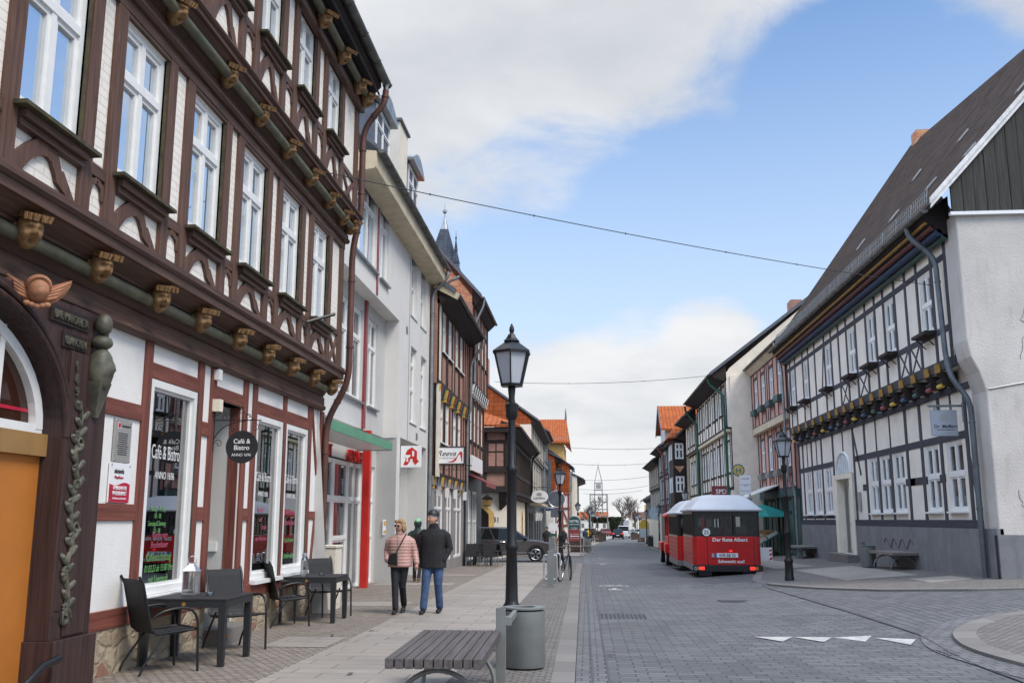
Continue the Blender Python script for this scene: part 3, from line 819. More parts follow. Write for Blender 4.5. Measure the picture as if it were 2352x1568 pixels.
# bicycle sign and arrow painted on the road
mb = MB()
def pz(x, y): return (x, y, gz(x, y)+RD+.006)
def ring(cx, cy, r, w, n=18, sy=1.0):
    for i in range(n):
        a0, a1 = 2*math.pi*i/n, 2*math.pi*(i+1)/n
        mb.quad(*[pz(cx+rr*math.cos(q), cy+rr*sy*math.sin(q)) for rr, q in ((r-w, a0), (r, a0), (r, a1), (r-w, a1))])
def line(x0, y0, x1, y1, w=.04):
    d = Vector((x1-x0, y1-y0)).normalized()*w; n = Vector((-d.y, d.x))
    mb.quad(*[pz(*p) for p in ((x0-n.x, y0-n.y), (x1-n.x, y1-n.y), (x1+n.x, y1+n.y), (x0+n.x, y0+n.y))])
for oy in (0, 20, 30):
    y0 = 26.9+oy
    ring(.45, y0, .17, .045, sy=2.0); ring(.92, y0+.1, .17, .045, sy=2.0)
    line(.45, y0, .6, y0+.45, .03); line(.6, y0+.45, .88, y0+.5, .03); line(.6, y0+.45, .7, y0, .03); line(.92, y0+.1, .84, y0+.7, .03); line(.7, y0, .88, y0+.5, .03); line(.45, y0, .7, y0, .03)
    line(.66, y0-1.0, .66, y0-1.6, .06); line(.5, y0-1.6, .84, y0-1.6, .14)
o = mb.build('road_marking', 'paint_road'); o['kind'] = 'structure'
# cast-iron covers
def cover(x, y, w, l, label, cat='drain cover'):
    mb = MB(); z = gz(x, y)+RD
    mb.box(x-w/2, x+w/2, y-l/2, y+l/2, z-.03, z+.004)
    n = int(w/.07)
    for i in range(n):
        for j in range(max(2, int(l/.12))):
            cx, cy = x-w/2+(i+.5)*w/n, y-l/2+(j+.5)*l/max(2, int(l/.12))
            mb.box(cx-.02, cx+.02, cy-.035, cy+.035, z+.004, z+.012)
    return solo(mb, 'drain_cover', 'grate', label, cat, None)
cover(.60, 17.6, .82, .9, 'iron grate in the road nearest the left gutter')
cover(3.2, 21.45, .86, .62, 'iron manhole cover in the road in front of the red train')
cover(4.46, 12.5, .42, .5, 'square iron drain at the rounded kerb bottom right')
# ------------------------------------------------------------------ the half-timbered cafe house, nearest on the left
A = Facade('half_timbered_house', 'tall brown half timbered house with carved heads and café windows, nearest on the left', 'house', 'L', -4.95, 5.0, 17.68)
ao = A.o
D1, D2 = .37, .58
WY1 = [4.1, 5.75, 7.42, 9.06, 10.75, 12.40, 14.08, 15.75]
WZ1, WH1, WW = 4.78, 1.66, .96
holes = [A.hole(y, WZ1, WW, WH1) for y in WY1 if y-WW/2 > 5.0]
mb = MB(); mb.wall(0, A.u(17.3), 4.15, 6.62, -D1, holes, .2); mb.quad((A.u(17.3), -D1, 4.15), (A.u(17.3), 3, 4.15), (A.u(17.3), 3, 6.62), (A.u(17.3), -D1, 6.62)); mb.build('upper_wall', 'brk_white', ao)
WY2 = [y-.22 for y in WY1]; WZ2, WH2 = 7.97, 1.36
holes = [A.hole(y, WZ2, .90, WH2) for y in WY2 if y-.5 > 5.0]
mb = MB(); mb.wall(0, A.u(17.3), 7.15, 9.5, -D2, holes, .2); mb.quad((A.u(17.3), -D2, 7.15), (A.u(17.3), 3, 7.15), (A.u(17.3), 3, 9.5), (A.u(17.3), -D2, 9.5)); mb.build('upper_wall', 'brk_white', ao)
for y in WY1:
    if y > 5.5: A.win(y, WZ1, WW, WH1, D1-.02, rows=(.655,), ft=.07, st=.05, bar=.045)
for y in WY2:
    if y > 5.5: A.win(y, WZ2, .90, WH2, D2-.02, rows=(.64,), ft=.065, st=.05, bar=.045)
def storey(Y, zb, zt, ws, wh, ww, d, nm, lean=0):
    post = MB(); hz = MB(); sil = MB(); edge = MB(); br = MB()
    zs = zb+.62 if False else ws
    for i, y in enumerate(Y):
        if y < 5.6: continue
        l, r = y-ww/2, y+ww/2
        for a, b in ((l-.20, l-.01), (r+.035, r+.22)):
            A.box(post, a, b, zb+.001, zt-.13, d-.03, d+.045+random.uniform(0, .006))
        edge = MB(); br = MB(); A.box(edge, r+.0, r+.018, ws-.02, ws+wh+.02, d-.02, d+.03); edge.build('weather_strip', 'moss', ao)
        # sill with drip board, rail beneath with a notched lower edge
        sil = MB(); A.box(sil, l-.10, r+.14, ws-.055, ws-.02, d-.05, d+.17); sil.build('drip_board', 'moss', ao)
        A.box(hz, l-.005, r+.03, ws-.13, ws-.056, d-.02, d+.115); A.box(hz, l-.005, r+.03, ws-.19, ws-.13, d-.02, d+.075)
        A.box(hz, l-.01, r+.035, ws+wh+.004, zt-.13, d-.02, d+.04)
        # curved braces under the sill meeting in the middle
        c = A.u(y); top = ws-.19; h = top-zb
        br.ribbon([(c-.46, zb), (c-.40, zb+h*.28), (c-.27, zb+h*.62), (c-.13, zb+h*.86), (c-.02, top+.01)], [.16, .15, .13, .15, .22], -d+.02, -d-.04)
        br.ribbon([(c-.02, top+.01), (c+.10, zb+h*.80), (c+.17, zb+h*.52), (c+.20, zb+h*.46), (c+.33, zb+h*.22), (c+.42, zb)], [.22, .13, .11, .16, .10, .09], -d+.02, -d-.038)
        br.build('brace', 'brown', ao)
        br = MB()
        if i+1 < len(Y):
            a, b = r+.22, Y[i+1]-ww/2-.20
            if b-a > .05: A.box(hz, a, b, ws-.17, ws-.05, d-.02, d+.036); 
            cc = (a+b)/2
            if b-a > .05:
                br.ribbon([(A.u(a), ws-.36), (A.u(a)+.03, ws-.24), (A.u(cc), ws-.19)], .06, -d+.02, -d-.03); br.ribbon([(A.u(b), ws-.36), (A.u(b)-.03, ws-.24), (A.u(cc), ws-.19)], .06, -d+.02, -d-.03)
            if br.v: br.build('notched_rail', 'brown', ao)
    A.box(post, 17.06, 17.30, zb, zt-.13, d-.2, d+.04)
    # cross brace by the corner
    br = MB()
    u0, u1 = A.u(Y[-1]+ww/2+.26), A.u(17.06)
    br.ribbon([(u0, zb), (u0+(u1-u0)*.5, zb+.26), (u1, zb+.55)], .09, -d+.02, -d-.036); br.ribbon([(u0, zb+.55), (u0+(u1-u0)*.5, zb+.28), (u1, zb)], .09, -d+.02, -d-.03)
    A.box(hz, Y[-1]+ww/2+.22, 17.06, zb+.56, zb+.66, d-.02, d+.04)
    A.box(hz, 5.0, 17.30, zt-.13, zt, d-.05, d+.05)
    post.build('posts', 'brown', ao, bevel=.008); hz.build('rails', 'brown_h', ao, bevel=.006); br.build('cross_brace', 'brown', ao)
storey(WY1, 4.22, 6.62, WZ1, WH1, WW, D1, 'a')
storey(WY2, 7.17, 9.42, WZ2, WH2, .90, D2, 'b')
def jetty(d, dn, z0, z1, Yb):
    "moulded beams, the green roll and the filler boards between two storeys"
    L = A.u(Yb); H = z1-z0
    prof_ = [(d, z0), (d+.09, z0), (d+.12, z0+.03), (d+.12, z0+.07), (d+.09, z0+.10), (d+.09, z0+H*.30), (d+.06, z0+H*.33),
             (d+.19, z0+H*.56), (d+.22, z0+H*.58), (d+.22, z0+H*.62), (dn+.02, z0+H*.74), (dn+.07, z0+H*.745), (dn+.07, z0+H*.86), (dn+.085, z0+H*.865),
             (dn+.115, z0+H*.90), (dn+.115, z0+H*.945), (dn+.09, z0+H*.955), (dn+.09, z0+H), (d, z0+H)]
    mb = MB(); mb.prism([(0, -q, z) for q, z in prof_], (L, 0, 0)); mb.build('jetty_beam', 'brown_h', ao)
    mb = MB(); zc = z0+H*.47
    mb.tube([(0, -d-.21, zc), (L-.05, -d-.21, zc)], .062, 14); mb.build('green_roll', 'green_roll', ao, True)
    return zc
z1 = jetty(0, D1, 3.44, 4.22, 17.42)
z2 = jetty(D1, D2+.05, 6.62, 7.17, 17.36)
# carved heads on the beam ends
def head_mesh(seed, r=.15):
    rnd = random.Random(seed); mb = MB()
    nl = rnd.uniform(.38, .52); mo = rnd.choice([-.06, 0, .06]); mw = rnd.uniform(.22, .34); mop = rnd.uniform(.10, .20); br = rnd.uniform(.22, .34)
    def fn(p):
        q = p.copy()
        fr = max(0, -p.y)
        def bump(x, z, sx, sz, a): return a*math.exp(-((p.x-x)/sx)**2-((p.z-z)/sz)**2)*fr
        k = bump(0, .08, .16, .30, nl) + bump(0, -.06, .24, .12, nl*.5)                     # nose
        k += bump(.36, .40, .26, .10, br)+bump(-.36, .40, .26, .10, br)                      # brows
        k -= bump(.36, .20, .22, .15, .42)+bump(-.36, .20, .22, .15, .42)                    # eye hollows
        k += bump(.36, .18, .10, .08, .26)+bump(-.36, .18, .10, .08, .26)                    # eye balls
        k -= bump(mo, -.48, mw*1.2, mop*1.1, .62)                                                     # open mouth
        k += bump(0, -.30, .36, .07, .12)+bump(0, -.66, .32, .08, .16)+bump(0, -.86, .25, .12, .12)
        k += bump(.55, -.1, .22, .24, .14)+bump(-.55, -.1, .22, .24, .14)
        q.y -= k
        if p.z < 0: q.x *= 1-.22*p.z*p.z
        return q
    mb.ell((0, -.02, 0), r*.80, r*.95, r*1.18, 32, 26, fn=fn)
    # ears and the flat top of the beam end
    for s in (-1, 1): mb.ell((s*r*.80, .02, .02), r*.16, r*.24, r*.30, 8, 6)
    t = r*1.0
    mb.hexa([(-t*.82, -t*1.0, t*.80), (t*.82, -t*1.0, t*.80), (t*.82, t*.9, t*.75), (-t*.82, t*.9, t*.75)], [(-t*.86, -t*1.3, t*1.16), (t*.86, -t*1.3, t*1.16), (t*.86, t*.9, t*1.16), (-t*.86, t*.9, t*1.16)])
    for k in range(7):
        x = -t*.8+t*1.6*k/6; mb.tube([(x, -t*1.22, t*1.12), (x+rnd.uniform(-.012, .012), -t*1.12, t*.72)], .017, 6)
    return mb.mesh('carved_head', 'ochre', 50)
hm = [head_mesh(s, .134) for s in range(7)]
for i, Y in enumerate([7.42, 8.62, 9.95, 11.10, 12.36, 13.55, 14.72, 15.95, 17.15]):
    inst(hm[i % 7], 'carved_head', ao, (A.u(Y), -D1+.085, z1+.04), (R(16), 0, R(-36+8*math.sin(i*2.3))))
for i, Y in enumerate([8.0, 9.3, 10.85, 12.05, 13.25, 14.45, 15.6, 16.55, 17.15]):
    inst(hm[(i*3+2) % 7], 'carved_head', ao, (A.u(Y), -D2+.03, z2+.02), (R(22), 0, R(-34+8*math.sin(i*1.7))))
# eaves: soffit boards, roll, heads, gutter, roof
mb = MB(); L = A.u(17.36)
mb.prism([(0, -D2+.05, 9.38), (0, -D2-.10, 9.38), (0, -D2-.12, 9.46), (0, -1.02, 9.80), (0, -1.02, 9.92), (0, -D2+.05, 10.3)], (L, 0, 0))
for i in range(5): mb.box(0, L, -.70-.07*i, -.712-.07*i, 9.50+.028*i, 9.56+.03*i)
mb.build('eaves', 'dk_dark', ao)
mb = MB(); mb.box(0, L-.02, -D2-.02, -D2-.13, 9.26, 9.377); mb.build('eaves_beam', 'brown_h', ao)
mb = MB(); mb.tube([(0, -.80, 9.50), (L-.1, -.80, 9.50)], .07, 12); mb.build('green_roll', 'green_roll', ao, True)
for i, Y in enumerate([12.75, 14.05, 15.30, 16.5, 17.1]): inst(hm[i % 7], 'carved_head', ao, (A.u(Y), -.80, 9.43), (R(30), 0, R(-30)))
gutter(ao, [(0, -1.12, 9.90), (A.u(17.45), -1.12, 9.90)], .085)
mb = MB(); mb.hexa([(0, -1.06, 9.93), (L+.06, -1.06, 9.93), (L+.06, 5, 15.2), (0, 5, 15.2)], [(0, -1.06, 10.0), (L+.06, -1.06, 10.0), (L+.06, 5, 15.28), (0, 5, 15.28)]); mb.build('roof', 'tile_dark', ao)
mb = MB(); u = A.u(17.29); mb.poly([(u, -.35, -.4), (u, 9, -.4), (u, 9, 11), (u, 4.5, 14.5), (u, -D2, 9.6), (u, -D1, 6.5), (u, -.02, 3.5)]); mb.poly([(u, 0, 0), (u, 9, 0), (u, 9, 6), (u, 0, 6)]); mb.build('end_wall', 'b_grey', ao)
# brown rain pipe at the far corner
hp = MB(); hp.lathe([(.05, -.2), (.055, -.05), (.085, .03), (.085, .06)], (A.u(17.33), -1.12, 9.86), 12); hp.build('outlet', 'zinc', ao, True)
pipe(ao, [(A.u(17.33), -1.12, 9.72), (A.u(17.33), -1.10, 9.45), (A.u(17.38), -D2-.10, 8.95), (A.u(17.40), -D2-.10, 7.2), (A.u(17.42), -D1-.16, 6.55), (A.u(17.45), -D1-.16, 4.0), (A.u(17.60), -.09, 3.25), (A.u(17.62), -.09, -.2)], .062, 'pipe_br', 'downpipe', .3)
# ---- ground floor
sh = MB()
gh = [A.hole(11.115, .62, 1.31, 2.42), (A.u(12.38), A.u(13.42), -.4, 3.04), A.hole(14.64, .58, 1.26, 2.43), A.hole(16.06, .60, 1.24, 2.41)]
sh.wall(A.u(9.1), A.u(17.68), .36, 3.46, 0, gh, .22); sh.quad((A.u(17.68), 0, -.4), (A.u(17.68), 4, -.4), (A.u(17.68), 4, 3.5), (A.u(17.68), 0, 3.5)); sh.build('ground_floor_wall', 'pl_white', ao)
V = [(9.13, 9.40), (10.28, 10.455), (11.775, 11.95), (12.20, 12.375), (13.425, 13.60), (13.83, 14.00), (15.275, 15.435), (16.69, 16.90), (17.47, 17.685)]
pm = MB()
for a, b in V: A.box(pm, a, b, .545, 3.445, -.05, .03)
for a, b, c, d in ((16.98, 17.08, 3.4, 2.4), ): pass
pm.ribbon([(A.u(16.93), 3.42), (A.u(17.1), 2.9), (A.u(17.42), 2.0)], .08, .03, -.028); pm.ribbon([(A.u(17.44), 2.0), (A.u(17.25), 1.2), (A.u(17.12), .56)], .08, .03, -.028)
pm.build('posts', 'red_v', ao, bevel=.006)
hm_ = MB()
for a, b, c, d in ((9.40, 10.28, 2.53, 2.705), (9.40, 10.28, 1.445, 1.62), (10.455, 11.775, 3.045, 3.225), (12.375, 13.425, 3.045, 3.215), (14.00, 15.275, 3.015, 3.21), (15.435, 16.69, 3.015, 3.22),
                   (11.95, 12.2, 2.52, 2.70), (11.95, 12.2, 1.44, 1.615), (13.60, 13.83, 2.52, 2.715), (13.60, 13.83, 1.44, 1.615), (16.90, 17.47, 1.46, 1.60),
                   (10.455, 11.775, .546, .62), (14.0, 15.275, .546, .58), (15.435, 16.69, .546, .60)):
    A.box(hm_, a, b, c, d, -.05, .026)
for a, b in ((9.1, 12.37), (13.43, 17.69)): A.box(hm_, a, b, .36, .545, -.05, .05)
hm_.build('rails', 'red_h', ao, bevel=.006)
pl = MB()
for a, b in ((9.08, 12.36), (13.44, 17.70)): A.box(pl, a, b, -.4, .359, -.05, .035)
pl.build('stone_plinth', 'rubble', ao)
st = MB(); A.box(st, 12.36, 13.44, -.4, .07, -.6, .30); A.box(st, 12.38, 13.42, .07, .26, -.6, -.02); A.box(st, 12.38, 13.42, .26, .44, -.6, -.28); st.build('door_steps', 'kerb', ao, bevel=.01)
lt = MB(); lt.ell((A.u(12.50), -.305, -.02), .025, .012, .035); lt.build('step_light', 'amber', ao)
# shop windows
def shopwin(Y, z, w, h):
    mb = MB(); a, b = -w/2, w/2; t = .085
    for q in ((a, a+t, 0, h), (b-t, b, 0, h), (a+t, b-t, 0, t), (a+t, b-t, h-t, h)): mb.box(q[0], q[1], 0, .12, q[2], q[3])
    for q in ((a+t, a+t+.035, t, h-t), (b-t-.035, b-t, t, h-t), (a+t+.035, b-t-.035, t, t+.035), (a+t+.035, b-t-.035, h-t-.035, h-t)): mb.box(q[0], q[1], .04, .11, q[2], q[3])
    o = mb.build('shop_window', 'wh_paint', ao, False, (A.u(Y), -.02, z))
    MB().box(a+.08, b-.08, .075, .083, .08, h-.08).build('pane', 'glass_shop', o)
    MB().box(a-.03, b+.03, -.10, -.0, -.06, -.004).build('sill', 'ochre_beam' if False else 'wh_paint', o)
    s = MB().box(b+.001, b+.03, -.012, .05, 0, h); s.build('weather_strip', 'moss', o)
    return o
w1 = shopwin(11.115, .625, 1.31, 2.415); w2_ = shopwin(14.64, .585, 1.26, 2.425); w3_ = shopwin(16.06, .605, 1.24, 2.405)
# rooms behind the shop windows
for (ya, yb, tag_) in ((10.35, 12.15, 0), (13.9, 16.85, 1)):
    r_ = MB(); u0, u1 = A.u(ya), A.u(yb)
    r_.quad((u0, .24, .3), (u0, 3.2, .3), (u0, 3.2, 3.3), (u0, .24, 3.3)); r_.quad((u1, 3.2, .3), (u1, .24, .3), (u1, .24, 3.3), (u1, 3.2, 3.3))
    r_.quad((u0, 3.2, .3), (u1, 3.2, .3), (u1, 3.2, 3.3), (u0, 3.2, 3.3)); r_.quad((u0, .24, .3), (u1, .24, .3), (u1, 3.2, .3), (u0, 3.2, .3)); r_.quad((u0, .24, 3.3), (u0, 3.2, 3.3), (u1, 3.2, 3.3), (u1, .24, 3.3))
    r_.build('room', 'dim_room', ao)
def curtain(Y0, Y1, z0, z1, y=.30):
    mb = MB(); n = 22; u0, u1 = A.u(Y0), A.u(Y1)
    P = [(u0+(u1-u0)*i/n, y+.03*math.sin(i*1.9)) for i in range(n+1)]
    for (xa, ya), (xb, yb) in zip(P, P[1:]): mb.quad((xa, ya, z0), (xb, yb, z0), (xb, yb, z1), (xa, ya, z1))
    mb.build('curtain', 'curtain', ao, True)
curtain(11.38, 11.66, .72, 3.0); curtain(14.1, 14.75, 1.45, 2.95, .34); curtain(15.0, 15.22, .70, 2.95, .3); curtain(15.5, 15.62, .7, 2.95)
# furniture seen through the panes
def inside_table(Y, y):
    mb = MB(); u = A.u(Y)
    mb.box(u-.4, u+.4, y-.35, y+.35, 1.04, 1.08)
    for a in (-.35, .35):
        for b in (-.3, .3): mb.box(u+a-.025, u+a+.025, y+b-.025, y+b+.025, .31, 1.04)
    solo_ = mb.build('table', 'carton'); solo_.parent = None; solo_.matrix_world = ao.matrix_world @ Matrix.Identity(4)
    return solo_
for i, (Y, y, lab) in enumerate(((11.0, 1.1, 'pale table inside the café behind the first shop window'), (14.6, 1.0, 'pale table inside the café behind the curtained shop window'), (16.1, 1.1, 'pale table inside the café behind the shop window next to the rain pipe'))):
    t = inside_table(Y, y); t.location = ao.location; t.rotation_euler = ao.rotation_euler; tag(t, lab, 'table', 'tables inside the café')
def inside_chair(Y, y, lab):
    mb = MB(); u = A.u(Y)
    mb.box(u-.2, u+.2, y-.2, y+.2, .74, .78)
    for a in (-.18, .18):
        for b in (-.18, .18): mb.box(u+a-.02, u+a+.02, y+b-.02, y+b+.02, .31, 1.3 if b > 0 else .74)
    for k in range(3): mb.box(u-.16, u+.16, y+.165, y+.195, .90+k*.15, .97+k*.15)
    o = mb.build('chair', 'wh_paint'); o.location = ao.location; o.rotation_euler = ao.rotation_euler; tag(o, lab, 'chair', 'white chairs inside the café')
inside_chair(11.5, .6, 'white ladder back chair behind the first café window')
inside_chair(14.35, .55, 'white ladder back chair behind the curtained café window')
inside_chair(16.4, .6, 'white ladder back chair behind the café window next to the rain pipe')
# door recess: pale left jamb, white door, brown right jamb
rc = MB(); u0, u1 = A.u(12.38), A.u(13.42)
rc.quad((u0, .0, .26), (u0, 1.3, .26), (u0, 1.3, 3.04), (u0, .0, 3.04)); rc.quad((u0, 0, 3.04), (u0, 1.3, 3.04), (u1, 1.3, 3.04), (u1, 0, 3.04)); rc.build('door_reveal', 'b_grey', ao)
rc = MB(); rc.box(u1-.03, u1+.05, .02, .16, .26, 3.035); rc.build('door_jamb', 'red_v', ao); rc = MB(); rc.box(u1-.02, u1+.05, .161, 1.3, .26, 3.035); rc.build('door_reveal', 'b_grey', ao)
dr = MB(); dr.box(u0+.02, u1-.04, 1.06, 1.12, .44, 3.03); dr.box(u0+.08, u1-.10, 1.04, 1.06, 1.62, 1.70); do = dr.build('door', 'wh_paint', ao)
MB().box(u0+.42, u1-.16, 1.045, 1.056, 1.75, 2.92).build('pane', 'glass_dim', do)
rl = MB(); rl.box(u1-.07, u1-.021, .25, .95, 1.02, 1.14); rl.build('hand_rail', 'wh_paint', ao)
# little boxes on the door post
bx = MB(); A.box(bx, 12.25, 12.36, 3.28, 3.42, .03, .10); bx.build('alarm_box', 'wh_paint', ao)
bx = MB(); A.box(bx, 12.24, 12.36, 2.86, 3.02, .03, .13); bx.build('lamp_box', 'cream', ao)
# lettering on the panes
def on_pane(o, s, size, mat, x, z, sx=1.0, name='lettering', y=.07, shear=0, bold=-.006): return text(s, size, mat, name, o, (x, y, z), ext=.001, sx=sx, shear=shear, bold=bold)
on_pane(w1, 'Café & Bistro', .235, 'w_ink', .0, 1.53, .60); on_pane(w1, 'ANNO 1696', .125, 'w_ink', .0, 1.30, .80)
on_pane(w2_, 'Café & Bistro', .20, 'w_ink', .0, 1.45, .64); on_pane(w2_, 'ANNO 1696', .11, 'w_ink', .0, 1.22, .80)
on_pane(w3_, 'Café & Bistro', .20, 'w_ink', .0, 1.45, .64); on_pane(w3_, 'ANNO 1696', .11, 'w_ink', .0, 1.20, .80)
for s, sz, mt, x, z in (('Montag - Freitag\n10 - 18\nSamstag & Sonntag\n12 - 18', .085, 'g_ink', -.12, .93), ('Kuchen vom\nBrockenbauer', .11, 'p_ink', -.02, .62), ('Kaffeenachmittag', .135, 'g_ink', -.02, .36), ('01.03.23 ab 15:00 Uhr', .115, 'g_ink', .0, .24), ('mit Livemusik', .13, 'g_ink', .0, .115)):
    on_pane(w1, s, sz, mt, x, z+.0, .72, 'window_writing', shear=.25, bold=-.014)
for s, sz, mt, x, z in (('Kuchen', .13, 'p_ink', -.05, .98), ('und', .10, 'p_ink', -.05, .84), ('Torten', .12, 'p_ink', .1, .72), ('zum Mitnehmen', .105, 'p_ink', 0, .55)): on_pane(w2_, s, sz, mt, x, z, .75, 'window_writing', shear=.25, bold=-.014)
for s, sz, mt, x, z in (('Kuchen vom', .14, 'p_ink', .02, .93), ('Brockenbauer', .13, 'p_ink', .02, .76), ('Käse-Mandarine', .10, 'g_ink', .0, .48), ('Schwarzwälder', .12, 'g_ink', .0, .22)): on_pane(w3_, s, sz, mt, x, z, .75, 'window_writing', shear=.25, bold=-.014)
for k, (y, zz) in enumerate(((12.40, .50), (14.05, .5), (15.75, .45))):
    pass
for yy, dy in ((10.75, .0), (12.40, 0), (14.08, 0), (15.75, 0)):
    text('H', .34, 'ltblue', 'etched_letter', ao, (A.u(yy)-.24, -D1+.035, 5.42), ext=.001)
# ---- carved gateway at the left edge
G = MB()
A.box(G, 8.43, 9.12, .40, 3.0, -.3, .20); A.box(G, 8.40, 9.14, -.4, .40, -.3, .27)
A.box(G, 8.62, 9.0, .42, 2.5, .20, .215)
# spandrel with the arch cut out of it
cy, cz, ra, rb = 6.85, 2.20, 1.60, 1.12
pts = [(A.u(cy+ra*math.cos(t)), cz+rb*math.sin(t)) for t in [math.pi/2*i/14 for i in range(15)]]
pts2 = [(2*A.u(cy)-x, z) for x, z in pts][::-1]
for x0, z0, x1, z1_ in [(a[0], a[1], b[0], b[1]) for a, b in zip(pts, pts[1:])]:
    G.hexa([(x1, -.16, z1_), (x0, -.16, z0), (x0, .3, z0), (x1, .3, z1_)], [(x1, -.16, 3.43), (x0, -.16, 3.43), (x0, .3, 3.43), (x1, .3, 3.43)])
for x0, z0, x1, z1_ in [(a[0], a[1], b[0], b[1]) for a, b in zip(pts2, pts2[1:])]:
    if x1 < 0: continue
    G.hexa([(x1, -.16, z1_), (x0, -.16, z0), (x0, .3, z0), (x1, .3, z1_)], [(x1, -.16, 3.43), (x0, -.16, 3.43), (x0, .3, 3.43), (x1, .3, 3.43)])
A.box(G, 8.45, 9.14, 3.0, 3.435, -.3, .165)
G.build('gate_surround', 'dk_brown', ao, bevel=.012)
mo = MB()
for k, off in ((0, .0), (1, .085)):
    mo.tube([(A.u(cy+(ra+off)*math.cos(t)), -.17-.02*(1-k), cz+(rb+off)*math.sin(t)) for t in [math.pi/2*i/18 for i in range(19)]], .03, 8)
mo.build('arch_moulding', 'dk_brown', ao, True)
door = MB(); A.box(door, 5.0, 8.5, .0, 2.02, -.08, -.03); door.build('gate_leaf', 'orange', ao)
pn = MB(); A.box(pn, 7.75, 7.79, .55, 1.62, -.03, -.015); A.box(pn, 6.5, 7.79, 1.58, 1.62, -.03, -.015); A.box(pn, 6.5, 7.73, .55, 1.55, -.03, -.02); pn.build('gate_panel', 'ink', ao)
tr = MB(); A.box(tr, 5.0, 8.5, 2.02, 2.22, -.06, .03); tr.build('transom', 'ochre_beam', ao)
# fanlight: white arched frame, dark pane
fl = MB(); fx = [(A.u(cy+(ra-.10)*math.cos(t)), cz+.06+(rb-.14)*math.sin(t)) for t in [math.pi*i/24 for i in range(25)]]
for a, b in zip(fx, fx[1:]):
    c = (A.u(cy), cz)
    ia = (c[0]+(a[0]-c[0])*.925, c[1]+(a[1]-c[1])*.91); ib = (c[0]+(b[0]-c[0])*.925, c[1]+(b[1]-c[1])*.91)
    fl.hexa([(ib[0], -.02, ib[1]), (ia[0], -.02, ia[1]), (ia[0], .08, ia[1]), (ib[0], .08, ib[1])], [(b[0], -.02, b[1]), (a[0], -.02, a[1]), (a[0], .08, a[1]), (b[0], .08, b[1])])
A.box(fl, 5.3, 8.35, 2.222, 2.30, -.08, .015); A.box(fl, 7.62, 7.69, 2.30, 3.10, -.08, .01)
fo = fl.build('fanlight', 'wh_paint', ao)
gp = MB(); gp.poly([(x, .05, z) for x, z in fx]); gp.build('pane', glass('dark_brown_glass', (0.045, 0.018, 0.012), 1.5), fo)
rd = MB(); A.box(rd, 5.5, 8.2, 2.40, 2.43, -.048, -.043); rd.build('red_stripe', 'crimson', fo)
text('HOF', .16, 'w_ink', 'lettering', fo, (A.u(7.40), .044, 2.52), sx=.7)
# carvings on the surround
vine = MB(); rnd = random.Random(3)
P = [(A.u(8.64)+.035*math.sin(k*.9), -.205, .60+.078*k) for k in range(26)]
vine.tube(P, [.030-.0005*k for k in range(26)], 8)
for k in range(1, 25):
    x, y, z = P[k]; s = 1 if k % 2 else -1; L_ = rnd.uniform(.065, .09)
    vine.ell((x+s*.055, y-.006, z+.03), L_, .026, .034, 10, 6, rot=mathutils.Euler((0, -s*rnd.uniform(.4, 1.0), 0)).to_matrix())
    vine.ell((x+s*.085, y-.016, z+.055), .026, .020, .024, 8, 6)
    if k % 5 == 0:
        vine.tube([(x-s*.03+.055*math.cos(t)*(1-t/9), y-.018, z+.055*math.sin(t)*(1-t/9)) for t in [i*.55 for i in range(12)]], .014, 6)
    if k % 4 == 1:
        for j in range(5): vine.ell((x-s*.05+.024*math.cos(j*1.26), y-.015, z+.024*math.sin(j*1.26)), .018, .016, .018, 7, 5)
vine.tube([(A.u(8.64)+.085*math.cos(t)*(1-t/11), -.215, .58+.085*math.sin(t)*(1-t/11)) for t in [i*.5 for i in range(16)]], .024, 8)
vine.build('carved_vine', 'bronze', ao, True)
cb = MB()
cb.ell((A.u(8.86), -.25, 3.33), .085, .085, .11, 14, 10); cb.ell((A.u(8.86), -.25, 3.15), .10, .10, .07, 14, 10)
def fface(p):
    q = p.copy(); fr = max(0, p.x*.4-p.y)
    q.y -= .35*math.exp(-(p.x/.25)**2-((p.z-.1)/.2)**2)*fr; q.y += .3*math.exp(-((abs(p.x)-.4)/.2)**2-((p.z-.32)/.14)**2)*fr
    q.y += .3*math.exp(-(p.x/.35)**2-((p.z+.35)/.10)**2)*fr
    return q
cb.ell((A.u(8.86), -.25, 2.88), .12, .13, .22, 18, 14, fn=fface); cb.hexa([(A.u(8.86)-.03, -.25, 2.42), (A.u(8.86)+.03, -.25, 2.42), (A.u(8.86)+.03, -.18, 2.42), (A.u(8.86)-.03, -.18, 2.42)], [(A.u(8.86)-.11, -.32, 2.76), (A.u(8.86)+.11, -.32, 2.76), (A.u(8.86)+.11, -.18, 2.76), (A.u(8.86)-.11, -.18, 2.76)])
cb.build('carved_corbel', 'bronze', ao, True)
an = MB(); c = Vector((0, 0, 0))
def cher(p):
    q = p.copy(); fr = max(0, -p.y)
    b = lambda x, z, sx, sz, a: a*math.exp(-((p.x-x)/sx)**2-((p.z-z)/sz)**2)*fr
    q.y -= b(0, .02, .13, .2, .2)+b(.38, -.15, .2, .2, .08)+b(-.38, -.15, .2, .2, .08)+b(0, -.7, .25, .15, .1)
    q.y += b(.33, .2, .14, .08, .14)+b(-.33, .2, .14, .08, .14)+b(0, -.42, .2, .05, .12)
    return q
an.ell(c, .11, .12, .135, 22, 18, fn=cher, rot=mathutils.Euler((0, 0, R(15))).to_matrix())
for k in range(15):
    t = k*math.pi/14; an.ell(c+Vector((.10*math.cos(t), .02-.05*math.sin(t), .04+.10*math.sin(t))), .038, .05, .032, 8, 6)
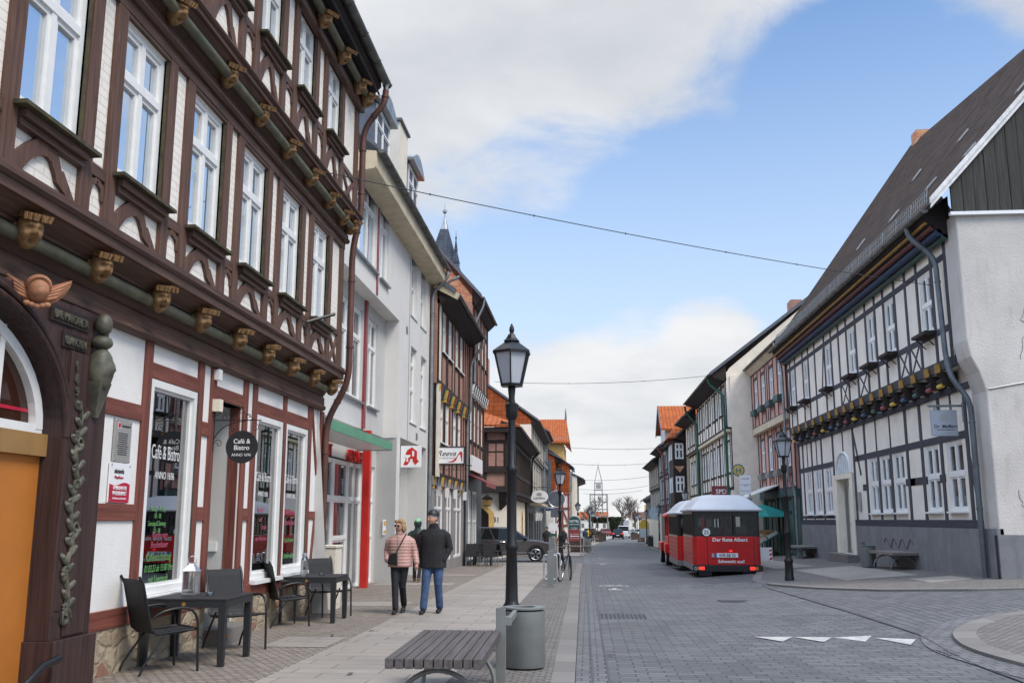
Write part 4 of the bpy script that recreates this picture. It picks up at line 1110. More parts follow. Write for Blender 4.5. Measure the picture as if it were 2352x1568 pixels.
for s in (-1, 1):
    W_ = [(.02, -.12), (.10, -.16), (.20, -.10), (.27, -.02), (.32, .08), (.33, .15), (.24, .11), (.15, .07), (.06, .02)]
    an.prism([(s*x, .03, z) for x, z in (W_ if s > 0 else W_[::-1])], (0, .05, 0))
    for k in range(4): an.tube([(s*(.06+.02*k), .022, -.10+.035*k), (s*(.18+.02*k), .016, -.06+.045*k), (s*(.27+.015*k), .022, .02+.035*k)], [.018, .022, .008], 6)
for k in range(5): an.ell((-.10+.05*k, -.04, -.145-.012*(2-abs(k-2))), .04, .035, .03, 8, 6)
an.build('carved_angel', 'terra', ao, True, (A.u(7.62), -.30, 3.38), (R(12), 0, R(-48))).scale = (.80, .80, .80)
bd = MB(); A.box(bd, 8.05, 8.72, 3.22, 3.37, .165, .18); A.box(bd, 8.28, 8.70, 3.02, 3.16, .165, .18); bd.build('inscription_board', 'dk_dark', ao)
text('BAR. MARGARETA', .105, 'bronze', 'inscription', ao, (A.u(8.385), -.19, 3.255), ext=.008, sx=.68, bold=.01)
text('BLANCKEN', .105, 'bronze', 'inscription', ao, (A.u(8.49), -.19, 3.05), ext=.008, sx=.68, bold=.01)
for k, ch in enumerate('1690'): text(ch, .12, 'bronze', 'inscription', ao, (A.u(8.50)+.02*k, -.212, 2.83-.12*k), ext=.008, bold=.02)
hk = MB(); hk.tube([(A.u(8.42), -.24, .66), (A.u(8.42), -.30, .66), (A.u(8.42), -.30, .56)], .012, 6); hk.build('gate_hook', 'black', ao)
# steel hoop guarding the gate post
hp = MB(); hp.tube([(-4.62, 7.70, -.1), (-4.62, 7.85, .10), (-4.60, 8.1, .24), (-4.60, 8.35, .27)], .035, 10); solo(hp, 'bumper_hoop', 'black', 'bent black iron bumper at the foot of the carved gate post', 'bumper', smooth=True)
# plaques
def plaque(name, Y0, Y1, z0, z1, mat, label):
    t = thing(name, label, 'plaque', (A.X, (Y0+Y1)/2, z0), R(90), None)
    w = Y1-Y0; MB().box(-w/2, w/2, -.028, -.010, 0, z1-z0).build('plate', mat, t, bevel=.003)
    sc = MB()
    for x in (-w/2+.025, w/2-.025):
        for z in (.025, z1-z0-.025): sc.lathe([(.009, 0), (.007, .006)], (x, 0, z), 8)
    s2 = MB()
    for x in (-w/2+.025, w/2-.025):
        for z in (.025, z1-z0-.025): s2.tube([(x, -.028, z), (x, -.036, z)], .009, 8)
    s2.build('screws', 'steel', t); return t, w
p, w_ = plaque('history_plaque', 9.68, 10.05, 2.05, 2.51, 'plaque', 'grey history plaque with red castle crest on the white café wall')
MB().box(-.13, -.075, -.031, -.0285, .35, .415).build('crest', 'sign_w', p); MB().prism([(-.125, -.034, .41), (-.08, -.034, .41), (-.08, -.034, .37), (-.1025, -.034, .352), (-.125, -.034, .37)], (0, .003, 0)).build('crest_shield', 'crimson', p)
text('Breite Straße 71', .034, 'ink', 'lettering', p, (.06, -.030, .375), sx=.85)
ln = MB(); rnd = random.Random(5)
for k in range(11):
    hw = .125-rnd.uniform(0, .03); ln.box(-hw, hw, -.0305, -.0285, .30-.022*k, .308-.022*k)
ln.build('small_print', 'ink', p)
p, w_ = plaque('care_sign', 9.64, 10.09, 1.63, 2.045, 'sign_w', 'white and crimson plate below the grey history plaque')
cr = [(-.222, -.031, .003), (.222, -.031, .003), (.222, -.031, .195)]+[(.222-.444*i/12, -.031, .195+.018*math.sin(i/12*math.pi*2)) for i in range(1, 13)]
MB().prism(cr, (0, .0025, 0)).build('crimson_field', 'crimson', p)
text('aiutanda', .075, 'ink', 'lettering', p, (-.03, -.031, .305), sx=.85); text('PflegeBienen', .042, 'crimson', 'lettering', p, (-.03, -.031, .25), sx=.9)
text('AMBULANTER\nPFLEGEDIENST', .055, 'w_ink', 'lettering', p, (.0, -.034, .135), sx=.85, bold=.01); text('Sie finden uns im Innenhof', .030, 'w_ink', 'lettering', p, (0, -.034, .035), sx=.9)
# round sign on its wrought-iron bracket
s = thing('hanging_sign', 'round black café sign on a wrought iron bracket by the café door', 'sign', (A.X, 12.34, 2.76), R(90)); s.scale = (.64, .64, .64)
br = MB(); br.tube([(0, -.05, -.62), (0, -.05, .10)], .014, 8); br.ell((0, -.05, .12), .022, .022, .03, 8, 6); br.ell((0, -.05, -.64), .02, .02, .03, 8, 6)
br.tube([(0, -.05, -.02), (0, -1.05, -.02)], .011, 6)
br.tube(arc((0, -.05, -.42), (0, -.20, -.06), (0, -.72, -.04), 10), .010, 6)
def scroll(cy_, cz_, r0, turns, st, sgn=1): br.tube([(0, cy_+sgn*r0*(1-i/26)*math.cos(st+turns*2*math.pi*i/22), cz_+r0*(1-i/26)*math.sin(st+turns*2*math.pi*i/22)) for i in range(23)], .007, 5)
for a_ in ((-.16, -.50, .09, 1.2, 0), (-.28, .05, .09, 1.1, 3.6), (-.50, .06, .10, 1.1, 3.4), (-.78, .06, .09, 1.2, 3.6), (-.42, -.20, .075, 1.3, 1), (-.92, -.17, .09, 1.3, 1.0)): scroll(*a_)
br.tube([(0, -.05, .06), (0, -.22, .15), (0, -.45, .06), (0, -.66, .15), (0, -.9, .0)], .007, 5)
for y_ in (-.46, -.82): br.tube([(0, y_, -.03), (0, y_, -.27)], .006, 5)
br.build('bracket', 'black', s, True)
dk = MB(); n = 48; cz_ = -.57
ringp = [(-.018, -.66+.335*math.cos(2*math.pi*i/n), cz_+.335*math.sin(2*math.pi*i/n)) for i in range(n)]
dk.prism(ringp, (.036, 0, 0)); dk.build('disc', 'ink', s, 40)
for side, rz, x in ((1, R(-90), -.0195), (-1, R(90), .0195)):
    for tx, sz, z, bo, sx_ in (('Café &', .135, -.50, .012, .95), ('Bistro', .135, -.63, .012, 1.0), ('ANNO 1696', .083, -.76, 0, .92)):
        text(tx, sz, 'w_ink', 'lettering', s, (x, -.66, z), (math.pi/2, 0, rz), ext=.001, bold=bo, sx=sx_)
# bracket with an old arm on the wall
ar = MB(); ar.tube([(A.u(15.0), -D1-.05, 4.62), (A.u(15.35), -D1-.42, 4.82)], .028, 8); ar.tube([(A.u(15.0), -D1-.04, 4.62), (A.u(14.98), -D1-.05, 4.40)], .018, 8); ar.build('iron_arm', 'black', ao)
# ------------------------------------------------------------------ generic house parts
def house(F, storeys, wall, timber, eave=None, roof=None, side=None, depth=9.0, side_top=None, gut='zinc_old', gut_r=.07, soffit='dk_dark', spacing=.75, tw=.14, rail=None, wdepth=.16):
    o = F.o; L = F.len
    prevd = 0
    for si, s in enumerate(storeys):
        d = s.get('d', 0); z0, z1 = s['z0'], s['z1']; ww = s.get('ww', .9); wz = s.get('wz', z0+.9); wh = s.get('wh', 1.4)
        ws = [y for y in s.get('wins', [])]
        hs = [F.hole(y, wz, ww, wh) for y in ws]
        mb = MB(); mb.wall(0, L, z0, z1, -d, hs, wdepth)
        e = 0 if F.side == 'L' else L
        sgn = 1 if F.side == 'L' else -1
        # the wall end nearest to us
        q = [(e, -d, z0), (e, depth, z0), (e, depth, z1), (e, -d, z1)]
        mb.quad(*q)
        if d > prevd+.001: mb.quad((0, -d, z0), (L, -d, z0), (L, -prevd, z0), (0, -prevd, z0))
        mb.build('wall', s.get('mat', wall), o)
        for y in ws:
            F.win(y, wz, ww, wh, d-.03, cols=s.get('cols', 2), rows=s.get('rows', (.62,)), ft=s.get('ft', .06), st=s.get('st', .04), bar=s.get('bar', .04), gl=s.get('gl', 'glass_far'), frame=s.get('frame', 'wh_paint'), sill=s.get('sill'), sashes=s.get('sashes', True), depth=.09, subcols=s.get('subcols', 0), subrows=s.get('subrows', 0))
        if s.get('posts', True) and timber:
            pm = MB(); rm = MB(); T = s.get('tw', tw)
            us = []
            for y in ws: u = F.u(y); us += [u-ww/2-T/2-.005, u+ww/2+T/2+.005]
            us += [T/2, L-T/2]
            us = sorted(us); keep = []
            for u in us:
                if keep and u-keep[-1] < T*.9: continue
                keep.append(u)
            extra = []
            for a, b in zip(keep, keep[1:]):
                inside = any(a < F.u(y) < b for y in ws)
                if not inside and b-a > spacing*1.3:
                    n = int((b-a)/spacing); extra += [a+(b-a)*k/(n+1) for k in range(1, n+1)] if n else []
            wu = [F.u(y) for y in ws]
            for u in sorted(keep+extra):
                pm.box(u-T/2, u+T/2, -d-.03, -d+.02, z0+.12, z1-.12)
            for u in (wu if s.get('studs') else ()):      # short studs below and above the windows
                for k in (-.25, .25):
                    if wz-z0 > .45: pm.box(u+k*ww-T*.35, u+k*ww+T*.35, -d-.026, -d+.02, z0+.12, wz-.10)
            rm.box(0, L, -d-.042, -d+.02, z0, z0+.121); rm.box(0, L, -d-.042, -d+.02, z1-.121, z1)
            for y in ws:
                u = F.u(y); rm.box(u-ww/2, u+ww/2, -d-.036, -d+.02, wz+wh+.002, wz+wh+.10); rm.box(u-ww/2, u+ww/2, -d-.06, -d+.02, wz-.10, wz-.002)
            if s.get('brace'):
                for u in ([keep[0]+.1] + ([keep[-1]-.1] if len(keep) > 1 else [])):
                    k = .55 if u < L/2 else -.55
                    pm.ribbon([(u, z0+.12), (u+k, z1-.2)], T*.8, -d+.01, -d-.024)
            pm.build('posts', timber, o); rm.build('rails', rail or timber, o)
        if s.get('heads'):
            hm_ = s['heads']; n = int(L/s.get('hs', .62)); ms = []
            for mt in hm_:
                q = MB(); q.hexa([(-.09, -d-.02, -.30), (.09, -d-.02, -.30), (.09, -prevd+.02, -.34), (-.09, -prevd+.02, -.34)], [(-.09, -d-.09, -.01), (.09, -d-.09, -.01), (.09, -prevd, -.01), (-.09, -prevd, -.01)])
                q.hexa([(-.07, -d-.02, -.44), (.07, -d-.02, -.44), (.07, -prevd+.02, -.44), (-.07, -prevd+.02, -.44)], [(-.07, -d, -.295), (.07, -d, -.295), (.07, -prevd+.02, -.335), (-.07, -prevd+.02, -.335)]); ms.append(q.mesh('beam_end', mt))
            for i in range(n): inst(ms[i % len(ms)], 'beam_end', o, (L*(i+.5)/n, 0, z0))
        prevd = d
    if eave:
        z, outd = eave
        mb = MB(); dd = prevd
        mb.prism([(0, -dd+.05, z-.34), (0, -dd-.06, z-.34), (0, -outd, z-.06), (0, -outd, z+.04), (0, -dd+.05, z+.5)], (L, 0, 0)); mb.build('eaves', soffit, o)
        gutter(o, [(0, -outd-gut_r, z+.03), (L, -outd-gut_r, z+.03)], gut_r, gut)
        if roof:
            rm_, rz, rd = roof
            mb = MB(); a, b = -.12, L+.12
            mb.hexa([(a, -outd, z+.04), (b, -outd, z+.04), (b, rd, rz), (a, rd, rz)], [(a, -outd, z+.16), (b, -outd, z+.16), (b, rd, rz+.14), (a, rd, rz+.14)])
            mb.hexa([(a, rd, rz), (b, rd, rz), (b, 2*rd+outd, z+.04), (a, 2*rd+outd, z+.04)], [(a, rd, rz+.14), (b, rd, rz+.14), (b, 2*rd+outd, z+.16), (a, 2*rd+outd, z+.16)])
            mb.build('roof', rm_, o)
            if side is not False:
                e = .0 if F.side == 'L' else L
                g = MB(); zt = storeys[-1]['z1']
                g.poly([(e, -dd, zt-.01), (e, 2*rd+dd, zt-.01), (e, 2*rd, z+.1), (e, rd, rz), (e, 0, z+.35+ (rz-z)*(outd-dd)/(rd+outd)*0), (e, -dd, z-.0)])
                g.build('gable', side or wall, o)
                # verge board along the roof edge
                v = MB(); s_ = -1 if F.side == 'L' else 1
                v.hexa([(e+s_*.13, -outd, z-.02), (e+s_*.02, -outd, z-.02), (e+s_*.02, rd, rz-.06), (e+s_*.13, rd, rz-.06)], [(e+s_*.13, -outd, z+.16), (e+s_*.02, -outd, z+.16), (e+s_*.02, rd, rz+.13), (e+s_*.13, rd, rz+.13)])
                v.build('verge', 'slate_p', o)
# ------------------------------------------------------------------ white pharmacy building
B = Facade('white_rendered_building', 'modern white rendered building with a red post and green canopy, next to the café house', 'building', 'L', -5.4, 17.75, 32.5)
bo = B.o; U = B.u
mb = MB()
h2 = [B.hole(22.6, 7.75, 2.5, 2.13), B.hole(24.78, 7.75, 1.14, 2.13), B.hole(29.35, 7.72, 1.0, 2.15), B.hole(31.12, 7.72, 1.05, 2.15), B.hole(29.5, 4.39, 1.05, 2.38), B.hole(31.35, 4.39, 1.05, 2.38)]
mb.wall(0, U(27.05), 7.15, 10.1, 0, h2[:2], .18); mb.wall(U(27.05), U(32.5), 3.8, 10.1, 0, h2[2:], .18)
mb.wall(0, U(21.2), 10.1, 11.9, 0)
mb.quad((U(21.2), 0, 10.1), (U(21.2), 2.2, 10.1), (U(21.2), 2.2, 11.9), (U(21.2), 0, 11.9))
mb.quad((0, 0, 7.15), (0, 5, 7.15), (0, 5, 11.9), (0, 0, 11.9)); mb.quad((U(32.5), 0, -.6), (U(32.5), 5, -.6), (U(32.5), 5, 10.5), (U(32.5), 0, 10.1))
# soffits and recess sides
mb.quad((0, 0, 7.15), (U(27.05), 0, 7.15), (U(27.05), .5, 7.15), (0, .5, 7.15)); mb.quad((U(27.05), .45, 3.75), (U(27.05), 0, 3.75), (U(27.05), 0, 7.15), (U(27.05), .45, 7.15))
mb.quad((U(27.55), 0, 3.8), (U(32.1), 0, 3.8), (U(32.1), .7, 3.8), (U(27.55), .7, 3.8))
mb.wall(U(27.05), U(27.55), -.6, 3.8, 0.001); mb.wall(U(32.1), U(32.5), -.6, 3.8, 0.001)
mb.quad((U(27.55), 0, -.6), (U(27.55), .7, -.6), (U(27.55), .7, 3.8), (U(27.55), 0, 3.8))
mb.build('wall', 'b_white', bo)
mb = MB(); h1 = [B.hole(23.1, 4.43, 2.3, 2.39), B.hole(25.47, 4.43, 1.2, 2.39)]
mb.wall(0, U(27.05), 3.75, 7.15, .40, h1, .16); mb.quad((0, .40, 3.75), (U(27.05), .40, 3.75), (U(27.05), .7, 3.75), (0, .7, 3.75))
mb.wall(0, U(27.25), -.6, 3.75, .62, [(U(21.4), U(25.6), -.6, 2.95), (U(25.9), U(27.1), -.6, 2.9)], .1)
mb.quad((U(27.24), .62, -.6), (U(27.05), .002, -.6), (U(27.05), .002, 3.75), (U(27.24), .62, 3.75))
mb.wall(U(27.55), U(32.1), -.6, 3.8, .62, [(U(28.7), U(30.9), -.6, 2.9)], .1); mb.quad((U(32.1), .62, -.6), (U(32.1), .002, -.6), (U(32.1), .002, 3.8), (U(32.1), .62, 3.8))
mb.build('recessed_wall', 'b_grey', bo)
kw = dict(ft=.07, st=.05, bar=.045)
B.win(22.6, 7.75, 2.5, 2.13, -.06, cols=3, rows=(.70,), **kw); B.win(24.78, 7.75, 1.14, 2.13, -.06, rows=(.70,), **kw)
for y, z, w_, h in ((29.35, 7.72, 1.0, 2.15), (31.12, 7.72, 1.05, 2.15), (29.5, 4.39, 1.05, 2.38), (31.35, 4.39, 1.05, 2.38)): B.win(y, z, w_, h, -.10, rows=(.45, .78), sill='zinc', gl='glass_dim', **kw)
B.win(23.1, 4.43, 2.3, 2.39, -.46, cols=3, rows=(.68,), gl='glass_dim', **kw); B.win(25.47, 4.43, 1.2, 2.39, -.46, rows=(.68,), gl='glass_dim', **kw)
sl = MB()
for a, b, z, d in ((21.3, 23.85, 7.74, 0), (24.2, 25.36, 7.74, 0), (21.9, 24.3, 4.42, -.40), (24.85, 26.1, 4.42, -.40)): B.box(sl, a, b, z-.05, z-.005, d-.1, d+.09)
sl.build('sill', 'zinc', bo)
rs = MB(); B.box(rs, 23.86, 24.05, 7.2, 10.0, -.05, .02); B.box(rs, 24.33, 24.55, 3.78, 7.14, -.41, -.34); rs.build('mullion_strip', 'dkred', bo)
# shop front
def front(Y0, Y1, n, doorat, z0=-.28, zt=2.9, d=-.66):
    w_ = (Y1-Y0)/n
    for i in range(n):
        B.win(Y0+w_*(i+.5), z0, w_-.01, zt-z0, d, cols=2 if i != doorat else 1, rows=(.40, .70) if i == doorat else (.70,), ft=.06, st=.05, gl='glass_dim', name='shop_window')
front(21.4, 25.6, 3, 1); front(25.9, 27.1, 1, 0); front(28.7, 30.9, 2, 1)
cn = MB(); B.box(cn, 17.8, 24.05, 3.18, 3.35, -.40, .46); cn.build('canopy', 'sign_w', bo)
cn = MB(); B.box(cn, 17.8, 24.06, 3.165, 3.365, .461, .49); B.box(cn, 24.051, 24.07, 3.165, 3.365, -.40, .46); cn.build('canopy_fascia', 'green', bo)
po = MB(); B.box(po, 24.65, 24.85, -.3, 3.74, -.41, -.22); po.build('red_post', 'red', bo, bevel=.005)
text('STADT', .40, 'red', 'shop_lettering', bo, (U(21.35), .53, 2.90), ext=.05, sx=.98, bold=.012); text('APOTHEKE', .40, 'red', 'shop_lettering', bo, (U(24.55), .53, 2.90), ext=.05, sx=.98, bold=.012)
text('75', .22, 'ink', 'house_number', bo, (U(26.35), .60, 2.95))
ic = MB(); ic.box(-.075, .075, -.03, 0, 0, .42); q = ic.build('intercom', 'wh_paint', bo, loc=(U(27.16), .30, 1.03), rot=(0, 0, R(-75))); MB().box(-.045, .045, -.036, -.03, .26, .38).build('button_panel', 'yellow_w', q); MB().box(-.045, .045, -.036, -.03, .04, .12).build('button_panel', 'yellow_w', q)
# eaves, gutter, pipe, roof, dormers
ev = MB(); ev.prism([(U(21.2), -.0, 9.55), (U(21.2), -.48, 9.62), (U(21.2), -.52, 9.66), (U(21.2), -.52, 10.05), (U(21.2), 0, 10.10)], (U(32.6)-U(21.2), 0, 0)); ev.build('eaves', 'beige_w', bo)
gutter(bo, [(U(21.3), -.62, 10.12), (U(32.6), -.62, 10.12)], .085)
rf = MB(); rf.hexa([(U(21.2), -.55, 10.10), (U(32.6), -.55, 10.10), (U(32.6), 4.5, 14.6), (U(21.2), 4.5, 14.6)], [(U(21.2), -.55, 10.2), (U(32.6), -.55, 10.2), (U(32.6), 4.5, 14.7), (U(21.2), 4.5, 14.7)]); rf.hexa([(0, .8, 11.2), (U(21.2), .8, 11.2), (U(21.2), 4.5, 14.6), (0, 4.5, 14.6)], [(0, .8, 11.3), (U(21.2), .8, 11.3), (U(21.2), 4.5, 14.7), (0, 4.5, 14.7)]); rf.build('roof', 'slate_p', bo)
pipe(bo, [(U(32.35), -.62, 10.0), (U(32.35), -.62, 9.8), (U(32.40), -.10, 9.25), (U(32.40), -.10, -.4)], .06, 'zinc', 'downpipe', .25)
def dormer(Y0, Y1, y, z0, z1):
    d_ = MB(); d_.box(U(Y0), U(Y1), y, y+3, z0, z1); dm = d_.build('dormer', 'slate_p', bo)
    window(dm, U((Y0+Y1)/2), z0+.05, Y1-Y0-.2, z1-z0-.1, y-.05, cols=2, rows=(.68,), gl='glass_sky')
    n = 8; c = MB(); u0, u1 = U(Y0)-.12, U(Y1)+.12
    pts = [(u0, y-.25, z1+.0), (u1, y-.25, z1+.0)]
    arcp = [(u0+(u1-u0)*i/n, z1+.10+.42*math.sin(math.pi*i/n)) for i in range(n+1)]
    c.prism([(u0, y-.25, z1+.002)]+[(x, y-.25, z) for x, z in arcp][0:]+[(u1, y-.25, z1+.002)], (0, 3.4, 0)); c.build('dormer_roof', 'zinc', dm)
dormer(26.4, 28.5, .75, 11.9, 13.75); dormer(31.6, 33.6, .75, 11.9, 13.85); dormer(19.0, 21.0, .35, 11.3, 13.6)
ch = MB(); ch.box(U(29.9), U(31.3), .70, 1.15, 11.2, 14.6); co = ch.build('chimney', 'cream_lt', bo); MB().box(U(29.8), U(31.4), .62, 1.22, 14.601, 14.68).build('chimney_cap', 'zinc_old', co)
for y, z in ((28.2, 7.0), (30.2, 3.95)): q = MB(); B.box(q, y-.12, y+.12, z, z+.2, 0, .02); q.build('vent', 'grey_metal', bo)
q = MB(); q.tube([(U(28.6), -.012, 3.82), (U(28.6), -.012, 9.5)], .010, 5); q.build('wall_cable', 'plaque', bo)
# pharmacy sign
t = thing('pharmacy_sign', 'square white sign with a red Gothic letter on the white building', 'sign', (-5.4, 27.6, 2.95), 0)
MB().box(.02, .62, -.05, .05, -.02, .60).build('box', 'sign_w', t, bevel=.01)
sg = [(.10, .05), (.22, .05), (.30, .16), (.30, .23), (.38, .23), (.38, .16), (.45, .05), (.56, .16), (.50, .22), (.50, .44), (.35, .56), (.22, .48), (.17, .38), (.17, .20)]
MB().prism([(x, -.056, z) for x, z in sg], (0, .004, 0)).build('letter', 'red', t); MB().prism([(.36, -.060, .30), (.42, -.060, .30), (.42, -.060, .44), (.36, -.060, .47)], (0, .003, 0)).build('letter_gap', 'sign_w', t)
cu = MB(); cu.prism([(.12, -.060, .34), (.32, -.060, .34), (.29, -.060, .28), (.24, -.060, .25), (.24, -.060, .17), (.27, -.060, .15), (.17, -.060, .15), (.20, -.060, .17), (.20, -.060, .25), (.15, -.060, .28)], (0, .003, 0)); cu.build('chalice', 'sign_w', t)
ar = MB(); ar.tube([(-.0, 0, .54), (.06, 0, .54)], .015, 6); ar.tube([(0, 0, .04), (.06, 0, .04)], .015, 6); ar.build('bracket', 'steel', t)

# ------------------------------------------------------------------ red brick timber houses
C = Facade('brick_timber_house', 'brick infilled timber house with a grey shopfront, right of the white building', 'house', 'L', -5.35, 32.5, 41.3)
W3 = [33.9, 35.4, 37.3, 38.7]; W2 = [34.2, 35.7, 37.7, 39.1]
house(C, [dict(z0=-.6, z1=2.95, d=0, mat='greysh', posts=False), dict(z0=2.95, z1=6.1, d=.12, wins=W2, ww=1.1, wz=4.18, wh=1.55, heads=('yellow', 'redbrown', 'teal'), hs=.55, sill='wh_paint', gl='glass_pale', rows=(.6,)), dict(z0=6.1, z1=9.05, d=.24, wins=W3, ww=1.05, wz=7.36, wh=1.5, heads=('yellow', 'redbrown', 'teal'), hs=.55, sill='wh_paint', gl='glass_pale', rows=(.6,))],
      'brick_red', 't_dark', eave=(9.25, .85), roof=('tile_or', 13.0, 4.5), side='brick_red', spacing=.9, tw=.10)
pil = MB(); C.box(pil, 32.55, 33.1, 2.9, 9.0, .2, .27); pil.build('corner_pilaster', 'cream_lt', C.o)
bb = MB(); bb.beam((.0, -.12, 9.55), (.0, -.95, 9.12), .16, .22); bb.build('verge_beam', 'beige_w', C.o)
sf = MB()
for a, b in ((32.6, 33.2), (35.35, 35.9), (37.6, 38.1), (40.6, 41.3)): C.box(sf, a, b, -.6, 2.75, .0, .08)
C.box(sf, 32.5, 41.3, 2.62, 2.92, 0, .14); C.box(sf, 32.5, 41.3, -.6, -.05, 0, .06); sf.build('shopfront', 'greysh', C.o)
for y, w_ in ((34.25, 2.0), (36.75, 1.6), (39.35, 2.4)): C.win(y, -.04, w_, 2.6, .04, cols=2, rows=(.72,), gl='glass_dim', name='shop_window')
for y in (33.5, 35.6, 37.85, 40.8): lm = MB(); C.box(lm, y-.08, y+.08, 2.25, 2.6, .1, .24); lm.build('wall_light', 'wh_paint', C.o)
pipe(C.o, [(C.u(41.0), -.9, 9.2), (C.u(41.0), -.88, 8.9), (C.u(41.1), -.36, 8.2), (C.u(41.1), -.36, 6.2), (C.u(41.15), -.22, 5.8), (C.u(41.15), -.2, -.5)], .06, 'zinc', 'downpipe', .3)
pipe(C.o, [(C.u(32.7), -.95, 9.9), (C.u(32.7), -.5, 9.7), (C.u(32.7), -.3, 9.3)], .05, 'zinc', 'downpipe', .2)
t = thing('shoe_shop_sign', 'white sign with a red high heeled shoe on a black frame', 'sign', (-5.2, 33.0, 3.35), 0)
MB().box(.0, .97, -.06, .06, .0, .55).build('panel', 'sign_w', t)
fr = MB()
for q in ((-.03, 1.0, .55, .585), (-.03, 1.0, -.035, 0), (-.03, 0, 0, .55), (.97, 1.0, 0, .55)): fr.box(q[0], q[1], -.075, .075, q[2], q[3])
fr.box(-.12, 1.25, -.02, .02, -.09, -.055); fr.build('frame', 'black', t)
text('Reeva', .26, 'ink', 'lettering', t, (.36, -.065, .26), shear=.45, sx=1.05); text('Selected Shoes & Fashion', .062, 'plaque', 'lettering', t, (.38, -.065, .17))
sh = [(.42, .04), (.62, .045), (.70, .10), (.78, .26), (.84, .33), (.905, .05), (.92, .05), (.925, .36), (.88, .42), (.82, .38), (.72, .22), (.60, .10), (.50, .075)]
MB().prism([(x, -.066, z) for x, z in sh], (0, .004, 0)).build('shoe', 'red', t)
sc = MB()
for k in range(9):
    cx = .08+.12*k; sc.tube([(cx+.07*(1-i/18)*math.cos(i*.55+k), -.0, -.19+.08*(1-i/18)*math.sin(i*.55+k)) for i in range(16)], .008, 5)
sc.build('scrollwork', 'black', t, True)

Dh = Facade('brick_timber_house', 'tall brick infilled timber house with deep dark eaves and a red awning', 'house', 'L', -5.2, 41.3, 47.5)
WD = [42.2, 43.6, 45.1, 46.6]
house(Dh, [dict(z0=-.8, z1=3.4, mat='slatesh', posts=False), dict(z0=3.4, z1=7.3, d=.08, wins=WD, ww=.85, wz=4.9, wh=1.75, rows=(.5,), gl='glass_pale'), dict(z0=7.3, z1=10.95, d=.26, wins=WD, ww=.82, wz=8.65, wh=1.5, gl='glass_pale', heads=('sign_w', 't_dark'), hs=.36)],
      'brick_red', 't_dark', eave=(11.15, .62), roof=('tile_or', 16.4, 4.0), side='brick_gable', spacing=.8, tw=.09)
sg = MB(); Dh.box(sg, 41.5, 45.6, 3.55, 4.2, .15, .25); sg.build('sign_panel', 'sign_w', Dh.o)
aw = MB(); aw.hexa([(Dh.u(41.6), -.85, 3.0), (Dh.u(45.8), -.85, 3.0), (Dh.u(45.8), -.1, 3.35), (Dh.u(41.6), -.1, 3.35)], [(Dh.u(41.6), -.85, 3.06), (Dh.u(45.8), -.85, 3.06), (Dh.u(45.8), -.1, 3.42), (Dh.u(41.6), -.1, 3.42)]); Dh.box(aw, 41.6, 45.8, 2.86, 3.0, .83, .86); aw.build('awning', 'dkred', Dh.o)
for y, w_ in ((42.2, 1.1), (44.2, 1.5)): Dh.win(y, -.3, w_, 3.0, .04, cols=2, rows=(.55,), gl='glass_dim', name='shop_window', subcols=2)
pipe(Dh.o, [(Dh.u(41.5), -.72, 11.1), (Dh.u(41.5), -.70, 10.8), (Dh.u(41.45), -.34, 10.0), (Dh.u(41.4), -.32, 7.4)], .05, 'zinc', 'downpipe', .25)

# ------------------------------------------------------------------ corner inn beyond the side street
E_ = Facade('corner_inn', 'low dark timbered corner inn with a cream ground floor and arched openings', 'house', 'L', -4.95, 56.0, 77.0)
eo = E_.o; u = E_.u
ww = MB(); ar_h = [E_.hole(y, -.5, 1.3, 2.5) for y in (60.6, 66.2, 73.3)]
ww.wall(0, E_.len, -1.2, 3.0, 0, ar_h, .35); 
# front wall towards us with the arched gateway
def front_wall(mb, x0, x1, z0, z1, ox0, ox1, oz, rise, n=10):
    mb.quad((0, x0, z0), (0, ox0, z0), (0, ox0, z1), (0, x0, z1)); mb.quad((0, ox1, z0), (0, x1, z0), (0, x1, z1), (0, ox1, z1))
    P = [(ox0+(ox1-ox0)*i/n, oz+rise*math.sin(math.pi*i/n)) for i in range(n+1)]
    for a, b in zip(P, P[1:]): mb.quad((0, a[0], a[1]), (0, b[0], b[1]), (0, b[0], z1), (0, a[0], z1)); mb.quad((0, a[0], a[1]), (.8, a[0], a[1]), (.8, b[0], b[1]), (0, b[0], b[1]))
    mb.quad((0, ox0, z0), (.8, ox0, z0), (.8, ox0, oz), (0, ox0, oz)); mb.quad((0, ox1, z0), (.8, ox1, z0), (.8, ox1, oz), (0, ox1, oz))
front_wall(ww, 0, 9, -1.2, 3.0, .75, 2.6, 1.75, .55); ww.build('wall', 'cream', eo)
ro = MB(); P = [(.45+2.45*i/12, 1.80+.85*math.sin(math.pi*i/12)) for i in range(13)]; Q = [(.75+1.85*i/12, 1.75+.57*math.sin(math.pi*i/12)) for i in range(13)]
for i in range(12): ro.hexa([(-.03, *P[i]), (-.03, *P[i+1]), (-.03, *Q[i+1]), (-.03, *Q[i])], [(.05, *P[i]), (.05, *P[i+1]), (.05, *Q[i+1]), (.05, *Q[i])])
ro.hexa([(-.03, .45, -1), (-.03, .75, -1), (.05, .75, -1), (.05, .45, -1)], [(-.03, .45, 1.8), (-.03, .75, 1.75), (.05, .75, 1.75), (.05, .45, 1.8)]); ro.build('gate_surround', 'yellow_w', eo)
gd = MB(); gd.box(.6, .7, .6, 2.7, -1, 2.4); gd.build('gate_door', 'dk_brown', eo)
